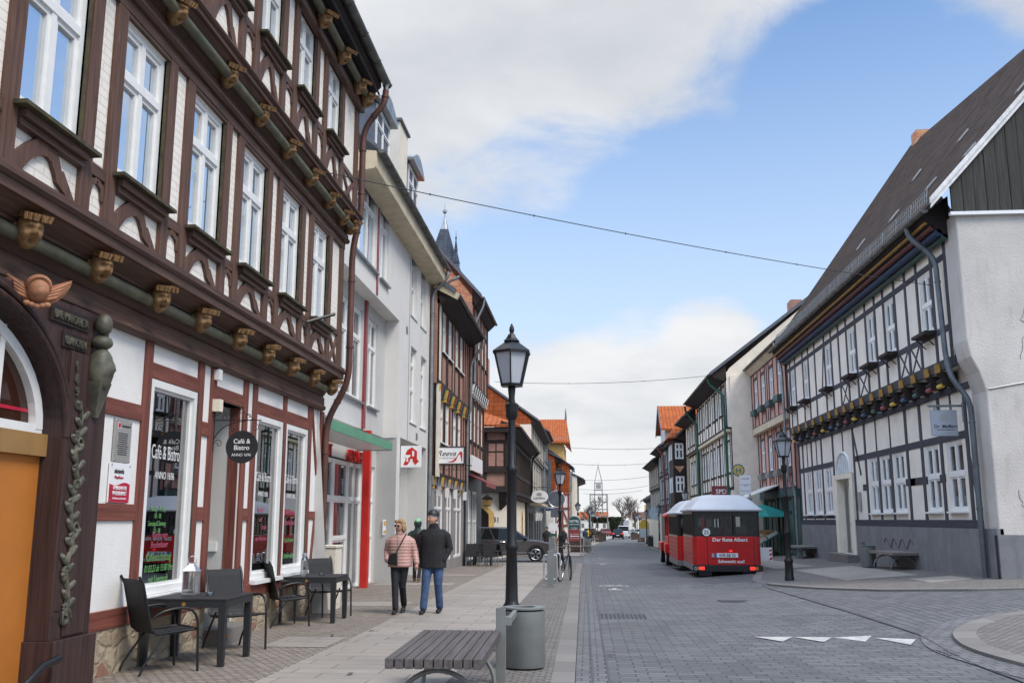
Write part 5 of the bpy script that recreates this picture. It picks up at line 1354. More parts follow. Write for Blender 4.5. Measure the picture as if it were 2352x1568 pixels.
for y in (60.6, 66.2, 73.3):
    s_ = MB(); c = u(y); n = 10
    P = [(c-.65+1.3*i/n, 1.45+.55*math.sin(math.pi*i/n)) for i in range(n+1)]; Q = [(c-.85+1.7*i/n, 1.45+.75*math.sin(math.pi*i/n)) for i in range(n+1)]
    for i in range(n): s_.hexa([(*[P[i][0]], -.03, P[i][1]), (P[i+1][0], -.03, P[i+1][1]), (P[i+1][0], .03, P[i+1][1]), (P[i][0], .03, P[i][1])], [(Q[i][0], -.03, Q[i][1]), (Q[i+1][0], -.03, Q[i+1][1]), (Q[i+1][0], .03, Q[i+1][1]), (Q[i][0], .03, Q[i][1])])
    for sx_ in (-.75, .75): s_.box(c+sx_-.1, c+sx_+.1, -.03, .03, -.4, 1.45)
    s_.build('arch_surround', 'yellow_w', eo)
    window(eo, c, -.45, 1.3, 2.45, .2, cols=2, rows=(.6,), frame='dk_brown', gl='glass_dim')
up = MB(); hs = [E_.hole(y, 4.35, .9, 1.5) for y in (61.5, 66, 68, 73, 75)]
up.wall(0, E_.len, 3.0, 6.5, -.42, hs, .12); up.poly([(0, -.42, 3.0), (0, 9, 3.0), (0, 9, 6.5), (0, -.42, 6.5)]); up.quad((0, -.42, 3.0), (E_.len, -.42, 3.0), (E_.len, 0, 3.0), (0, 0, 3.0)); up.build('wall', 'brick_red', eo)
for y in (61.5, 66, 68, 73, 75): E_.win(y, 4.35, .9, 1.5, .40, frame='t_dark', gl='glass_dim', rows=(.6,))
tb = MB(); Lg = E_.len
for z in (3.0, 4.12, 5.95, 6.35): tb.box(-.05, Lg, -.47, -.40, z, z+.22)
for i in range(26): x = Lg*i/25; tb.box(x-.11, x+.11, -.46, -.40, 3.2, 6.4)
# oriel face towards us
tb.box(-.45, -.02, -.55, 1.25, 3.0, 3.35); tb.box(-.42, -.02, -.46, -.22, 3.35, 6.4); tb.box(-.42, -.02, .85, 1.15, 3.35, 6.4); tb.box(-.42, -.02, -.22, .85, 5.9, 6.0); tb.box(-.48, -.02, -.55, 1.35, 4.12, 4.38); tb.box(-.40, -.02, 1.15, 3, 3.0, 6.4)
tb.build('timber_frame', 't_dark', eo)
orl = MB(); orl.box(-.36, 0, -.42, 1.2, 3.30, 6.5); orl.build('oriel', 'brick_red', eo)
ow = window(eo, -.38, 4.42, 1.02, 1.45, .31, cols=2, rows=(.62,), frame='t_dark', gl='glass_dim', subcols=4, subrows=4); ow.rotation_euler = (0, 0, R(-90))
br = MB(); br.prism([(-.40, -.3, 3.0), (-.40, .0, 3.0), (-.1, .0, 2.1), (-.02, -.0, 2.0), (-.02, -.3, 2.3)], (0, .14, 0)); br.build('oriel_bracket', 't_dark', eo)
je = MB().box(-.12, .12, -.44, .02, 2.72, 2.99).mesh('beam_end', 't_dark')
for i in range(30): inst(je, 'beam_end', eo, (.3+Lg*i/30, 0, 0))
ef = MB(); ef.prism([(-.7, .0, 6.35), (-.7, -.55, 6.4), (-.7, -1.05, 6.62), (-.7, -1.05, 6.74), (-.7, 0, 7.1)], (Lg+.7, 0, 0)); ef.box(-.75, -.0, -.9, 4, 6.42, 6.70); ef.build('eaves', 'dk_dark', eo)
rf = MB(); rf.hexa([(-.8, -1.1, 6.72), (Lg, -1.1, 6.72), (Lg, 1.6, 7.9), (2.5, 1.6, 7.9)], [(-.8, -1.1, 6.84), (Lg, -1.1, 6.84), (Lg, 1.6, 8.02), (2.5, 1.6, 8.02)]); rf.hexa([(-.8, 9, 6.72), (-.8, -1.1, 6.72), (2.5, 1.6, 7.9), (2.5, 9, 7.9)], [(-.8, 9, 6.86), (-.8, -1.1, 6.86), (2.5, 1.6, 8.03), (2.5, 9, 8.03)]); rf.build('roof', 'tile_or', eo)
gutter(eo, [(-.7, -1.15, 6.70), (Lg, -1.15, 6.70)], .09, 'black')
pipe(eo, [(Lg-.3, -1.15, 6.65), (Lg-.3, -.6, 6.2), (Lg-.3, -.55, 3.4), (Lg-.3, -.1, 2.7), (Lg-.3, -.1, -1)], .08, 'black', 'downpipe', .3)
text('81', .42, 'ink', 'house_number', eo, (-.02, .32, 1.30), rot=(math.pi/2, 0, R(-90)))
t = thing('wall_lantern', 'black wall lantern over the arched gate of the corner inn', 'lantern', (-5.75, 55.55, 2.2)); l = MB()
l.lathe([(.20, 0), (.30, .42), (.38, .44), (.10, .58), (.05, .66)], n=6); l.build('cage', 'black', t); g2 = MB(); g2.lathe([(.17, .03), (.26, .40)], n=6); 
b3 = MB(); b3.tube([(0, 0, .66), (0, 0, .8), (0, .45, .85)], .025, 6); b3.build('arm', 'black', t)
pn_ = MB(); pn_.lathe([(.215, .05), (.295, .38)], n=6); pn_.build('pane', 'ochre_beam', t)

# ------------------------------------------------------------------ cream house with the hung-tile gable
Fh = Facade('cream_timber_house', 'cream timbered house with a gable hung in orange tiles, behind the corner inn', 'house', 'L', -4.75, 77.0, 99.0)
house(Fh, [dict(z0=-1.3, z1=3.2, mat='slatesh', posts=False, wins=[80, 83, 88, 92, 96], ww=1.6, wz=-.6, wh=2.6, gl='glass_dim', frame='dk_brown', rows=(.7,)), dict(z0=3.2, z1=6.6, d=.1, wins=[79, 82, 85, 88, 91, 94, 97], ww=1.1, wz=4.2, wh=1.7, heads=('t_dark',), hs=1.0, rows=(.6,), gl='glass_pale'), dict(z0=6.6, z1=9.0, d=.35, wins=[79, 82, 85, 88, 91, 94, 97], ww=1.1, wz=7.0, wh=1.5, rows=(.6,), gl='glass_pale')],
      'cream_lt', 't_dark', eave=(9.25, .9), roof=('tile_or', 13.6, 5.2), side='tile_hang', spacing=3.0, tw=.15)
ch = MB(); ch.box(1.0, 2.2, 3.3, 4.0, 11.5, 14.6); ch.build('chimney', 'brick_red', Fh.o)
pipe(Fh.o, [(Fh.u(98.6), -.95, 9.2), (Fh.u(98.6), -.4, 8.4), (Fh.u(98.6), -.4, -1.2)], .09, 'zinc', 'downpipe', .3)
aw = MB(); Fh.box(aw, 78, 89, 2.55, 2.75, .1, 1.1); aw.build('thatch_canopy', 'beige_w', Fh.o)
for k, y in enumerate((79, 82.5, 86.5)):
    l = MB(); l.lathe([(.10, 0), (.20, .5), (.22, .55), (.08, .75), (.04, .85)], (Fh.u(y), -.55, 1.35), 8); l.build('door_lantern', 'wh_paint', Fh.o)
t = thing('oval_sign', 'oval white hanging sign on a black bracket outside the cream house', 'sign', (-4.6, 77.6, 3.25)); 
o_ = MB(); o_.prism([(.75+.72*math.cos(2*math.pi*i/28), -.05, .50*math.sin(2*math.pi*i/28)) for i in range(28)], (0, .1, 0)); o_.build('disc', 'sign_w', t, 40); text('Labellino', .26, 'ink', 'lettering', t, (.75, -.055, -.2), bold=.01); q = MB(); q.tube([(-.1, 0, .72), (1.7, 0, .72)], .03, 6); q.tube([(.3+.25*math.cos(a*.6)*(1-a/16), 0, .95+.2*math.sin(a*.6)*(1-a/16)) for a in range(14)], .02, 5); q.tube([(.75, 0, .5), (.75, 0, .72)], .02, 5); q.build('bracket', 'black', t); MB().prism([(.75+.22*math.cos(2*math.pi*i/16), -.056, .17+.14*math.sin(2*math.pi*i/16)) for i in range(16)], (0, .003, 0)).build('emblem', 'plaque', t)
Gh = Facade('narrow_timber_house', 'narrow timbered house with red brown window frames beside the cream house', 'house', 'L', -4.75, 99.0, 112.0)
house(Gh, [dict(z0=-1.5, z1=3.3, mat='slatesh', posts=False), dict(z0=3.3, z1=6.9, d=.1, wins=[101, 104, 107, 110], ww=1.7, wz=4.3, wh=2.2, frame='redbrown', rows=(.6,)), dict(z0=6.9, z1=10.2, d=.25, wins=[101, 104, 107, 110], ww=1.7, wz=7.6, wh=2.2, frame='redbrown', rows=(.6,))],
      'ltblue', 't_dark', eave=(10.4, .8), roof=('slate', 13, 5), side='pl_white', spacing=1.0, tw=.22)
aw = MB(); Gh.box(aw, 99.5, 111, 2.4, 2.6, .1, 1.2); aw.build('canopy', 'blue', Gh.o)
Hh = Facade('slate_edged_house', 'house with an orange tiled gable end edged in slate', 'house', 'L', -3.9, 112.0, 122.0)
house(Hh, [dict(z0=-1.6, z1=2.9, mat='pl_white', posts=False), dict(z0=2.9, z1=7.9, d=.2, mat='tile_hang', posts=False)], 'pl_white', None, eave=(8.3, 1.0), roof=('slate', 10.3, 3.0), side='tile_hang')
q = MB(); q.box(-.06, .02, .25, .95, 2.9, 8.3); q.build('slate_strip', 'slate_p', Hh.o)
Ih = Facade('orange_roofed_house', 'tall yellow boarded house under an orange pantile roof', 'house', 'L', -2.6, 122.5, 140.0)
# the big house: its roof slope and hipped eave face us
io = Ih.o
q = MB(); q.box(.6, 17, .4, 8, -1.8, 11.2); q.build('wall', 'yellow_w', io)
q = MB(); q.hexa([(-.2, -.4, 11.0), (17.5, -.4, 11.0), (14, 3, 14.4), (3.2, 0, 14.2)], [(-.2, -.4, 11.15), (17.5, -.4, 11.15), (14, 3, 14.5), (3.2, .0, 14.35)])
q.hexa([(-.2, 9, 11.0), (-.2, -.4, 11.0), (3.2, .0, 14.2), (3.2, 9, 14.2)], [(-.2, 9, 11.16), (-.2, -.4, 11.16), (3.2, .0, 14.36), (3.2, 9, 14.36)]); q.build('roof', 'tile_or', io)
q = MB(); q.lathe([(.16, 0), (.10, .9), (.02, 1.5)], (3.2, .1, 14.3), 6); q.build('finial', 'slate_p', io)
q = MB(); q.tube([(-.35, -.4, 11.6), (-.35, 8, 11.6)], .05, 5); q.build('snow_guard', 'zinc', io)
Jh = Facade('tile_fronted_house', 'house with a broad orange tile gable above red half timbering', 'house', 'L', -2.1, 116.5, 128.0)
jo = Jh.o; q = MB()
q.poly([(0, .0, 4.6), (0, 3.2, 4.6), (0, 3.2, 10.2), (0, .0, 7.9)]); q.build('gable', 'tile_or', jo)
q = MB(); q.poly([(.02, 0, -1.6), (.02, 3.2, -1.6), (.02, 3.2, 4.6), (.02, 0, 4.6)]); q.wall(0, 11.5, -1.6, 7.6, .02); q.build('wall', 'pl_white', jo)
q = MB()
for y in (.05, .8, 1.6): q.box(-.05, .0, y, y+.2, -1.6, 4.5)
for z in (-1.5, .6, 2.6, 4.3): q.box(-.06, -.0, 0, 3.2, z, z+.25)
for z in (-1.2, .9): q.beam((-.03, .2, z), (-.03, .85, z+1.6), .06, .2, up=(0, 1, 0)); q.beam((-.03, .9, z+1.6), (-.03, 1.6, z), .06, .2, up=(0, 1, 0))
q.build('timber_frame', 'redbrown', jo)
wj = window(jo, -.05, 2.9, .8, 1.3, 1.2, frame='wh_paint', gl='glass_dim', rows=(.5,)); wj.rotation_euler = (0, 0, R(-90))
for y in (119, 121.5, 124, 126.5):
    q = MB(); Jh.box(q, y-.5, y+.5, 5.0, 6.8, 0, .1); q.build('shutter', 'teal', jo)
q = MB(); q.hexa([(-.2, -.5, 7.5), (11.5, -.5, 7.5), (11.5, 3.2, 10.2), (-.2, 3.2, 10.2)], [(-.2, -.5, 7.65), (11.5, -.5, 7.65), (11.5, 3.2, 10.35), (-.2, 3.2, 10.35)]); q.build('roof', 'slate', jo)
pipe(jo, [(.3, -.6, 7.5), (.3, -.1, 6.8), (.3, -.1, -1.5)], .09, 'zinc', 'downpipe', .3)
Kl = Facade('green_shuttered_house', 'white house with dark green shutters and small orange porch roofs, far down the left', 'house', 'L', -1.3, 128.5, 144.0)
house(Kl, [dict(z0=-1.9, z1=3.0, mat='cream_lt', posts=False), dict(z0=3.0, z1=6.4, wins=[131, 134, 137, 140], ww=1.5, wz=3.8, wh=1.9, frame='teal')], 'cream_lt', 't_dark', eave=(6.6, .9), roof=('tile_or', 9.0, 4.0), side='pl_white', tw=.25)
# ------------------------------------------------------------------ church spire behind the roofs
t = thing('church_tower', 'slate church spire with ball finials behind the brick houses', 'tower', (-13.9, 90, 8.7))
q = MB(); q.box(-1.5, 1.5, 0, 3, 0, 17.2); q.build('wall', 'slate_p', t)
q = MB(); q.lathe([(2.6, 16.6), (1.75, 18.0), (.55, 21.2)], (0, 1.5, 0), 4, rot=R(45), sx=1.0, sy=1.0); q.build('spire', 'slate', t)
q = MB(); q.lathe([(.42, 21.2), (.08, 22.6), (.05, 22.9), (.22, 23.05), (.22, 23.25), (.04, 23.4), (.02, 24)], (0, 1.5, 0), 10); q.build('finial', 'zinc', t)
q = MB(); q.lathe([(.9, 17.2), (.55, 17.9), (.30, 18.4)], (1.35, .2, .2), 4, rot=R(45), sx=.6, sy=.6); q.lathe([(.28, 18.4), (.06, 19.6), (.15, 19.75), (.04, 19.95), (.02, 20.5)], (1.35, .2, .2), 8, sx=.7, sy=.7); q.build('corner_pinnacle', 'slate', t)
q = MB(); q.box(1.0, 1.7, -.1, .5, 12, 17.4); q.build('corner_turret', 'slate_p', t)
# ------------------------------------------------------------------ black and white timber house, nearest on the right
K = Facade('black_white_timber_house', 'long grey and white timbered house with a plastered gable end, nearest on the right', 'house', 'R', 9.0, 22.2, 41.8)
ko = K.o; KL = K.len; U = K.u; KD = .32
UW = [24.55, 27.55, 29.38, 31.58, 34.68, 38.25, 40.65]
mb = MB(); mb.wall(0, U(23.0), 5.05, 8.25, -KD, [K.hole(y, 6.1, .82, 1.5) for y in UW], .14); mb.build('upper_wall', 'k_plaster', ko)
LW = [(23.86+.52, 1.06), (25.5+.48, .98), (28.72, .96), (29.99, .98), (31.22, .86), (36.97, .90), (38.63, .90), (40.22, .86)]
mb = MB(); mb.wall(0, U(23.0), 1.26, 4.6, 0, [K.hole(y, 1.66, w_, 1.69) for y, w_ in LW]+[(U(35.95), U(33.45), .3, 3.0)], .14); mb.build('lower_wall', 'k_plaster', ko)
mb = MB()
for y in UW: K.win(y, 6.1, .82, 1.5, KD-.02, rows=(.48,), ft=.055, st=.05, bar=.05, sill='wh_paint', gl='glass_k')
for y, w_ in LW: K.win(y, 1.66, w_, 1.69, -.02, rows=(.52,), ft=.06, st=.05, bar=.055, sill='wh_paint', gl='glass_k')
# plinth, gable wall and end pier
pl = MB(); K.box(pl, 22.2, 33.5, -.8, 1.255, -.1, .05); K.box(pl, 35.9, 41.8, -.8, 1.255, -.1, .05)
pl.prism([(KL+.06, -.05, -.8), (KL+.06, 9, -.8), (KL+.06, 9, 1.12), (KL+.06, -.05, 1.12)], (-.2, 0, 0)); pl.build('plinth', 'k_plinth', ko)
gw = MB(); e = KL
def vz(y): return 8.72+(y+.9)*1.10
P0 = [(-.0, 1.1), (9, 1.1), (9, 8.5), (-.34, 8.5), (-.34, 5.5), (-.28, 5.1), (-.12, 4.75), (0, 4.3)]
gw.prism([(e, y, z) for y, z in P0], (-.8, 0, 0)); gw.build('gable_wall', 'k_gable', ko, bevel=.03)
q = MB(); q.tube([(e+.012, .05, 4.35), (e+.012, 1.2, 4.55), (e+.012, 3.0, 4.68), (e+.012, 9, 4.75)], .018, 6); q.tube([(e+.012, 2.4, 4.62), (e+.012, 2.4, 5.6)], .012, 6); q.tube([(e+.012, 2.4, 5.6), (e+.012, 4.2, 4.9)], .008, 6); q.build('wall_cable', 'plaque', ko)
rk_ = random.Random(8)
for k, (y0, z0, dy, n_) in enumerate(((1.0, 6.2, .06, 14), (.5, 2.1, .05, 12), (2.9, 3.6, .07, 16))):
    P = [(e+.004, y0, z0)]
    for i in range(n_): P.append((e+.004, P[-1][1]+rk_.uniform(-dy, dy*1.5), P[-1][2]-rk_.uniform(.04, .12)))
    q = MB(); q.tube(P, .006, 4); q.build('crack', 'k_plinth', ko)
gb = MB(); n = 34
for i in range(n):
    y0, y1 = -.42+.27*i, -.42+.27*(i+1)
    if y1 > 8.6: break
    gb.hexa([(e+.05+.012*(i % 2), y0+.006, 8.5), (e+.05+.012*(i % 2), y1-.006, 8.5), (e-.02, y1-.006, 8.5), (e-.02, y0+.006, 8.5)], [(e+.05+.012*(i % 2), y0+.006, vz(y0)), (e+.05+.012*(i % 2), y1-.006, vz(y1)), (e-.02, y1-.006, vz(y1)), (e-.02, y0+.006, vz(y0))])
gb.build('gable_boards', 'boards', ko)
q = MB(); q.box(e-.02, e+.10, -.48, 9, 8.42, 8.499); q.build('drip_board', 'wh_paint', ko)
q = MB(); q.hexa([(e+.14, -.92, 8.60), (e+.06, -.92, 8.60), (e+.06, 6, vz(6)-.12), (e+.14, 6, vz(6)-.12)], [(e+.14, -.92, 8.86), (e+.06, -.92, 8.86), (e+.06, 6, vz(6)+.14), (e+.14, 6, vz(6)+.14)]); q.build('verge_board', plain('flaking_white_board', (0.72, 0.71, 0.69), 0.8, var=.15, vs=6, dirt=.5), ko)
# posts and rails
T = .165
pm = MB(); rm = MB(); KY = [24.07, 25.16, 26.08, 27.02, 28.05, 28.90, 29.90, 31.05, 32.15, 33.17, 34.18, 35.18, 36.68, 37.75, 38.75, 40.15, 41.15]
for i, y in enumerate([23.12]+KY+[41.7]): K.box(pm, y-T/2, y+T/2, 5.27, 8.2, KD-.03, KD+.02)
ks = [23.12]+KY+[41.7]
def between(zc, h, skip=()):
    for i, (a, b) in enumerate(zip(ks, ks[1:])):
        if i in skip: continue
        K.box(rm, a+T/2, b-T/2, zc-h/2, zc+h/2, KD-.03, KD+.016)
between(7.72, .16); 
for i, (a, b) in enumerate(zip(ks, ks[1:])): K.box(rm, a+T/2, b-T/2, 5.90, 6.06, KD-.03, KD+.015)
K.box(rm, 23.0, 41.8, 5.02, 5.268, KD-.05, KD+.03)
for (a, b) in ((25.16, 26.08), (26.08, 27.02), (29.90, 31.05), (32.15, 33.17)):
    ua, ub = U(a)-T/2, U(b)+T/2; c = (ua+ub)/2; w_ = (ub-ua)/2
    for s in (-1, 1): pm.ribbon([(c+s*w_*.85, 5.27), (c+s*w_*.35, 5.45), (c, 5.6), (c-s*w_*.35, 5.74), (c-s*w_*.85, 5.90)], .07, -KD+.01, -KD-(.016 if s > 0 else .013))
pm.ribbon([(U(35.3), 7.6), (U(35.75), 6.1)], .15, -KD+.01, -KD-.014); pm.ribbon([(U(41.55), 6.1), (U(41.2), 8.0)], .12, -KD+.01, -KD-.014)
# lower storey
LY = [23.5, 25.22, 26.65, 27.85, 31.95, 33.32, 36.05, 37.78, 39.43, 41.0, 41.7]; T2 = .19
for y in LY: K.box(pm, y-T2/2, y+T2/2, 1.45, 4.5, -.03, .022)
for y in (29.36, 30.60): K.box(pm, y-.10, y+.10, 1.45, 3.37, -.03, .021)
for y in (34.65, 38.6, 40.2): K.box(pm, y-.05, y+.05, 3.52, 4.5, -.03, .02)
for y in (24.4, 29.3, 30.7): K.box(pm, y-.045, y+.045, 3.52, 4.5, -.03, .02)
for a, b in zip(LY, LY[1:]):
    if (a, b) == (33.32, 36.05): continue
    K.box(rm, a+T/2, b-T/2, 3.365, 3.55, -.03, .018)
for a, b in ((27.75-.4, 27.75+.4), (25.28-.2, 25.28+.2), (26.65-.2, 27.75), (31.85, 32.45)): K.box(rm, a, b, 2.38, 2.58, -.03, .017)
pm.ribbon([(U(33.3), 4.4), (U(32.6), 2.9)], .14, .01, -.018); pm.ribbon([(U(23.45), 2.9), (U(23.1), 1.5)], .13, .01, -.018)
K.box(rm, 23.0, 33.45, 1.258, 1.45, -.03, .055); K.box(rm, 35.95, 41.8, 1.258, 1.45, -.03, .055); K.box(rm, 23.0, 41.8, 4.5, 4.66, -.03, .05)
K.box(rm, 36.0, 41.6, 1.50, 1.60, -.03, .016)
pm.build('posts', 't_grey', ko, bevel=.006); rm.build('rails', 't_greyh', ko, bevel=.006)
K.box(mb, 23.0, 41.8, 4.6, 5.05, -.3, -.05); mb.build('jetty_filler', 'k_plaster', ko)
# painted beam ends of the jetty
for i, y in enumerate([24.0, 24.78, 25.80, 26.79, 27.74, 28.63, 29.58, 30.67, 31.76, 32.76, 33.73, 34.77, 35.98, 37.27, 38.41, 39.75, 40.91]):
    u = U(y); b_ = MB()
    b_.prism([(u-.17, .0, 4.66), (u-.17, -KD-.02, 4.66), (u-.17, -KD-.06, 4.80), (u-.17, -KD+.04, 4.86), (u-.17, -KD-.07, 4.99), (u-.17, .0, 4.99)], (.34, 0, 0)); bo_ = b_.build('beam_end', 't_dark', ko)
    f = MB(); f.hexa([(u-.20, -KD-.065, 4.98), (u+.20, -KD-.065, 4.98), (u+.16, -KD-.03, 5.02), (u-.16, -KD-.03, 5.02)], [(u-.15, -KD-.09, 5.20), (u+.15, -KD-.09, 5.20), (u+.13, -KD-.03, 5.20), (u-.13, -KD-.03, 5.20)]); f.build('fan_board', 'ochre_y', bo_)
    k = MB(); k.tube([(u-.15, -KD-.02, 4.66), (u+.15, -KD-.02, 4.66)], .055, 8); k.build('knob', ('yellow', 'dkred', 'teal', 'blue')[i % 4], bo_, True)
# coloured mouldings of the cornice
for mt, z, d, r in (('teal', 8.08, KD+.10, .085), ('c_blue', 8.19, KD+.24, .095), ('c_red', 8.31, KD+.38, .065), ('ochre_y', 8.43, KD+.51, .042)):
    c = MB(); c.tube([(0, -d, z), (U(22.75), -d, z)], r, 10); c.build('cornice_moulding', mt, ko, True)
c = MB(); c.prism([(0, -KD+.05, 8.05), (0, -KD-.05, 8.05), (0, -.88, 8.50), (0, -.92, 8.62), (0, -KD+.05, 9.1)], (U(22.75), 0, 0)); c.build('cornice', 'dk_dark', ko)
gutter(ko, [(0, -1.0, 8.63), (U(22.3), -1.0, 8.63)], .08)
# roof, a little twisted like the old one
rf = MB(); nu, nv = 8, 6
def rp(i, j):
    t, s = i/nu, j/nv; y = -.95+s*6.6; sl = 1.40+(1.10-1.40)*t
    return (-.1+(KL+.16+.1)*t, y, 8.68+(y+.95)*sl)
for i in range(nu):
    for j in range(nv): rf.quad(rp(i, j), rp(i+1, j), rp(i+1, j+1), rp(i, j+1))
rf.quad(rp(0, nv), rp(nu, nv), (KL, 13, 8), (0, 13, 8)); rf.build('roof', 'tile_dark', ko)
ch = MB(); ch.box(.5, 1.2, 5.5, 6.1, 16.5, 18.15); ch.build('chimney', 'brick_gable', ko)
fg = MB(); fg.poly([(0.02, 0, 0), (0.02, 10, 0), (0.02, 10, 10), (0.02, 5.6, 17.5), (0.02, -.8, 8.7), (0.02, -KD, 8), (0.02, -KD, 5), (0.02, 0, 4.6)]); fg.build('far_gable', 'k_plaster', ko)
sn = MB()
for k in range(16):
    y0 = 22.6+1.18*k; u0, u1 = U(y0+1.12), U(y0)
    for z in (8.93, 9.08, 9.22): sn.beam((u0, -.83+(z-8.95)*.15, z), (u1, -.83+(z-8.95)*.15, z), .014, .014)
    for i in range(8): x = u0+(u1-u0)*i/7; sn.beam((x, -.83, 8.86), (x, -.79, 9.22), .012, .012)
sn.build('snow_guard', 'zinc', ko)
for (y, s_) in ((23.6, 1.5), (26.6, 1.6), (30.2, 1.7), (34.3, 1.8), (24.2, 3.2), (28.6, 3.4), (33.0, 3.5), (26.0, 5.0)):
    t = 1-(y-22.2)/19.6; sl = 1.40-.30*t; u = U(y); yy = -.95+s_
    sk = MB(); sk.hexa([(u-.08, yy-.02, 8.69+(yy+.95)*sl), (u+.10, yy-.02, 8.69+(yy+.95)*sl), (u+.10, yy+.28, 8.69+(yy+.95+.30)*sl), (u-.08, yy+.28, 8.69+(yy+1.25)*sl)], [(u-.08, yy-.04, 8.73+(yy+.95)*sl), (u+.10, yy-.04, 8.73+(yy+.95)*sl), (u+.10, yy+.26, 8.73+(yy+1.25)*sl), (u-.08, yy+.26, 8.73+(yy+1.25)*sl)]); sk.build('roof_vent', 'zinc', ko)

# window shelves on brackets
for y in (24.5, 27.5, 29.35, 31.6, 34.65, 38.2, 40.6):
    s = MB(); K.box(s, y-.50, y+.50, 5.98, 6.06, KD, KD+.30)
    for k in (-.3, .3): s.beam((U(y+k), -KD-.27, 5.98), (U(y+k), -KD-.02, 5.72), .025, .025)
    s.build('window_shelf', 't_dark', ko)
pipe(ko, [(U(23.6), -1.0, 8.55), (U(23.55), -.95, 8.30), (U(23.3), -KD-.16, 7.7), (U(23.15), -KD-.16, 5.3), (U(23.0), -KD-.14, 4.75), (U(22.8), -.14, 4.15), (U(22.8), -.14, 1.2), (U(22.8), -.14, .1)], .065, 'pipe_grey', 'downpipe', .25)
# doorway with its yellow stone frame and arched fanlight
d = MB(); u0, u1 = U(35.95), U(33.45); c = (u0+u1)/2
fr = MB(); fr.box(u0+.02, u0+.42, -.08, .18, .18, 2.85); fr.box(u1-.42, u1-.02, -.08, .18, .18, 2.85); fr.box(u0, u1, -.09, .18, 2.851, 3.02); fr.build('door_frame', 'cream', ko)
d.box(u0+.42, u1-.42, .30, .36, .3, 2.85); do = d.build('door', 'cream_lt', ko)
pn = MB()
for a, b in ((.06, .42), (.46, .82)):
    w_ = u1-u0-.84
    for z0, z1 in ((.45, 1.2), (1.35, 2.6)): pn.box(u0+.42+w_*a*1.15, u0+.42+w_*b*1.15, .275, .30, z0, z1)
pn.build('panels', 'wh_paint', do); hd = MB(); hd.tube([(c+.1, .27, 1.35), (c+.1, .22, 1.35), (c+.22, .22, 1.35)], .018, 6); hd.build('handle', 'black', do)
fl = MB(); P = [(c+.95*math.cos(math.pi*i/16), 3.05+.72*math.sin(math.pi*i/16)) for i in range(17)]
fl.prism([(x, .0, z) for x, z in P], (0, -.025, 0)); fo = fl.build('fanlight', 'ltblue', ko)
f2 = MB(); f2.tube([(x, -.03, z) for x, z in P], .045, 6)
for i in range(-3, 4): x = c+.26*i; f2.box(x-.02, x+.02, -.05, -.026, 3.05, 3.05+.72*math.sqrt(max(0, 1-(.26*i/.95)**2)))
f2.build('frame', 'wh_paint', fo)
st = MB(); K.box(st, 33.3, 36.1, -.5, .30, .05, .42); st.build('door_step', 'kerb', ko, bevel=.01)
nt = MB(); K.box(nt, 32.75, 33.05, 1.75, 2.35, .02, .05); nt.build('notice_board', 'plaque', ko)
# scrawl on the plinth
gr_ = MB(); gr_.tube([(U(30.4)+ (2.6)*i/40, -.055, .78+.13*math.sin(i/40*math.pi*7)) for i in range(41)], .014, 4); gr_.build('graffiti_line', plain('brown_spray', (.10, .07, .06), .8), ko)
# hanging sign
t = thing('hanging_sign', 'square pale grey hanging sign on a steel arm by the plastered gable', 'sign', (8.98, 23.57, 3.41), 0)
MB().box(-.78, -.16, -.02, .02, 0, .62).build('panel', 'sign_g', t, bevel=.004)
q = MB(); q.box(-.76, -.18, -.024, -.0205, .02, .60); q.build('face', plain('sign_silver', (.42, .44, .49), .35, .2, var=.03), t)
text('Dr. Meffert', .115, 'ink', 'lettering', t, (-.45, -.026, .19), bold=.012); text('Steuerberatungskanzlei', .045, 'ink', 'lettering', t, (-.45, -.026, .135), sx=.98); text('weitere Niederlassung', .028, 'plaque', 'lettering', t, (-.45, -.026, .065))
q = MB(); q.prism([(-.47+.10*math.cos(a*.628), -.026, .44+.09*math.sin(a*.628)) for a in range(10)], (0, .002, 0)); q.build('emblem', 'plaque', t)
ar = MB(); ar.tube([(-.82, 0, .72), (-.02, 0, .72)], .028, 8); ar.tube([(0, -.0, .34), (0, 0, .80)], .035, 8)
for x in (-.66, -.28): ar.tube([(x, 0, .62), (x, 0, .72)], .022, 8)
ar.build('arm', 'grey_metal', t, True)
# ------------------------------------------------------------------ pink house
Lh = Facade('pink_timber_house', 'pink timbered house with green window boxes, beyond the black and white house', 'house', 'R', 8.95, 41.85, 50.6)
house(Lh, [dict(z0=-.9, z1=2.75, mat='teal', posts=False), dict(z0=2.75, z1=5.95, d=.08, wins=[43.2, 45.2, 47.3, 49.3], ww=1.0, wz=3.75, wh=1.6, tw=.09), dict(z0=5.95, z1=8.9, d=.3, wins=[43.2, 45.2, 47.3, 49.3], ww=1.0, wz=6.95, wh=1.5, tw=.09)],
      'pink', 't_grey', eave=(9.15, .58), roof=('tile_dark', 11.3, 4.2), side='pink', spacing=.75, soffit='beige_w')
q = MB(); q.box(0, Lh.len, -.36, -.0, 5.72, 6.02); q.build('cornice', 'beige_w', Lh.o)
for y in (43.2, 45.2, 47.3, 49.3):
    q = MB(); Lh.box(q, y-.5, y+.5, 6.62, 6.88, .32, .56); q.build('window_box', 'teal', Lh.o); q = MB(); Lh.box(q, y-.5, y+.5, 3.42, 3.66, .1, .34); q.build('window_box', 'grey_metal', Lh.o)
pipe(Lh.o, [(Lh.u(42.3), -.66, 9.1), (Lh.u(42.2), -.62, 8.7), (Lh.u(42.0), -.45, 7.9), (Lh.u(42.0), -.42, 3.2), (Lh.u(42.0), -.15, 2.7), (Lh.u(42.0), -.15, -.2)], .06, 'zinc', 'downpipe', .25)
q = MB(); u = Lh.u(46)
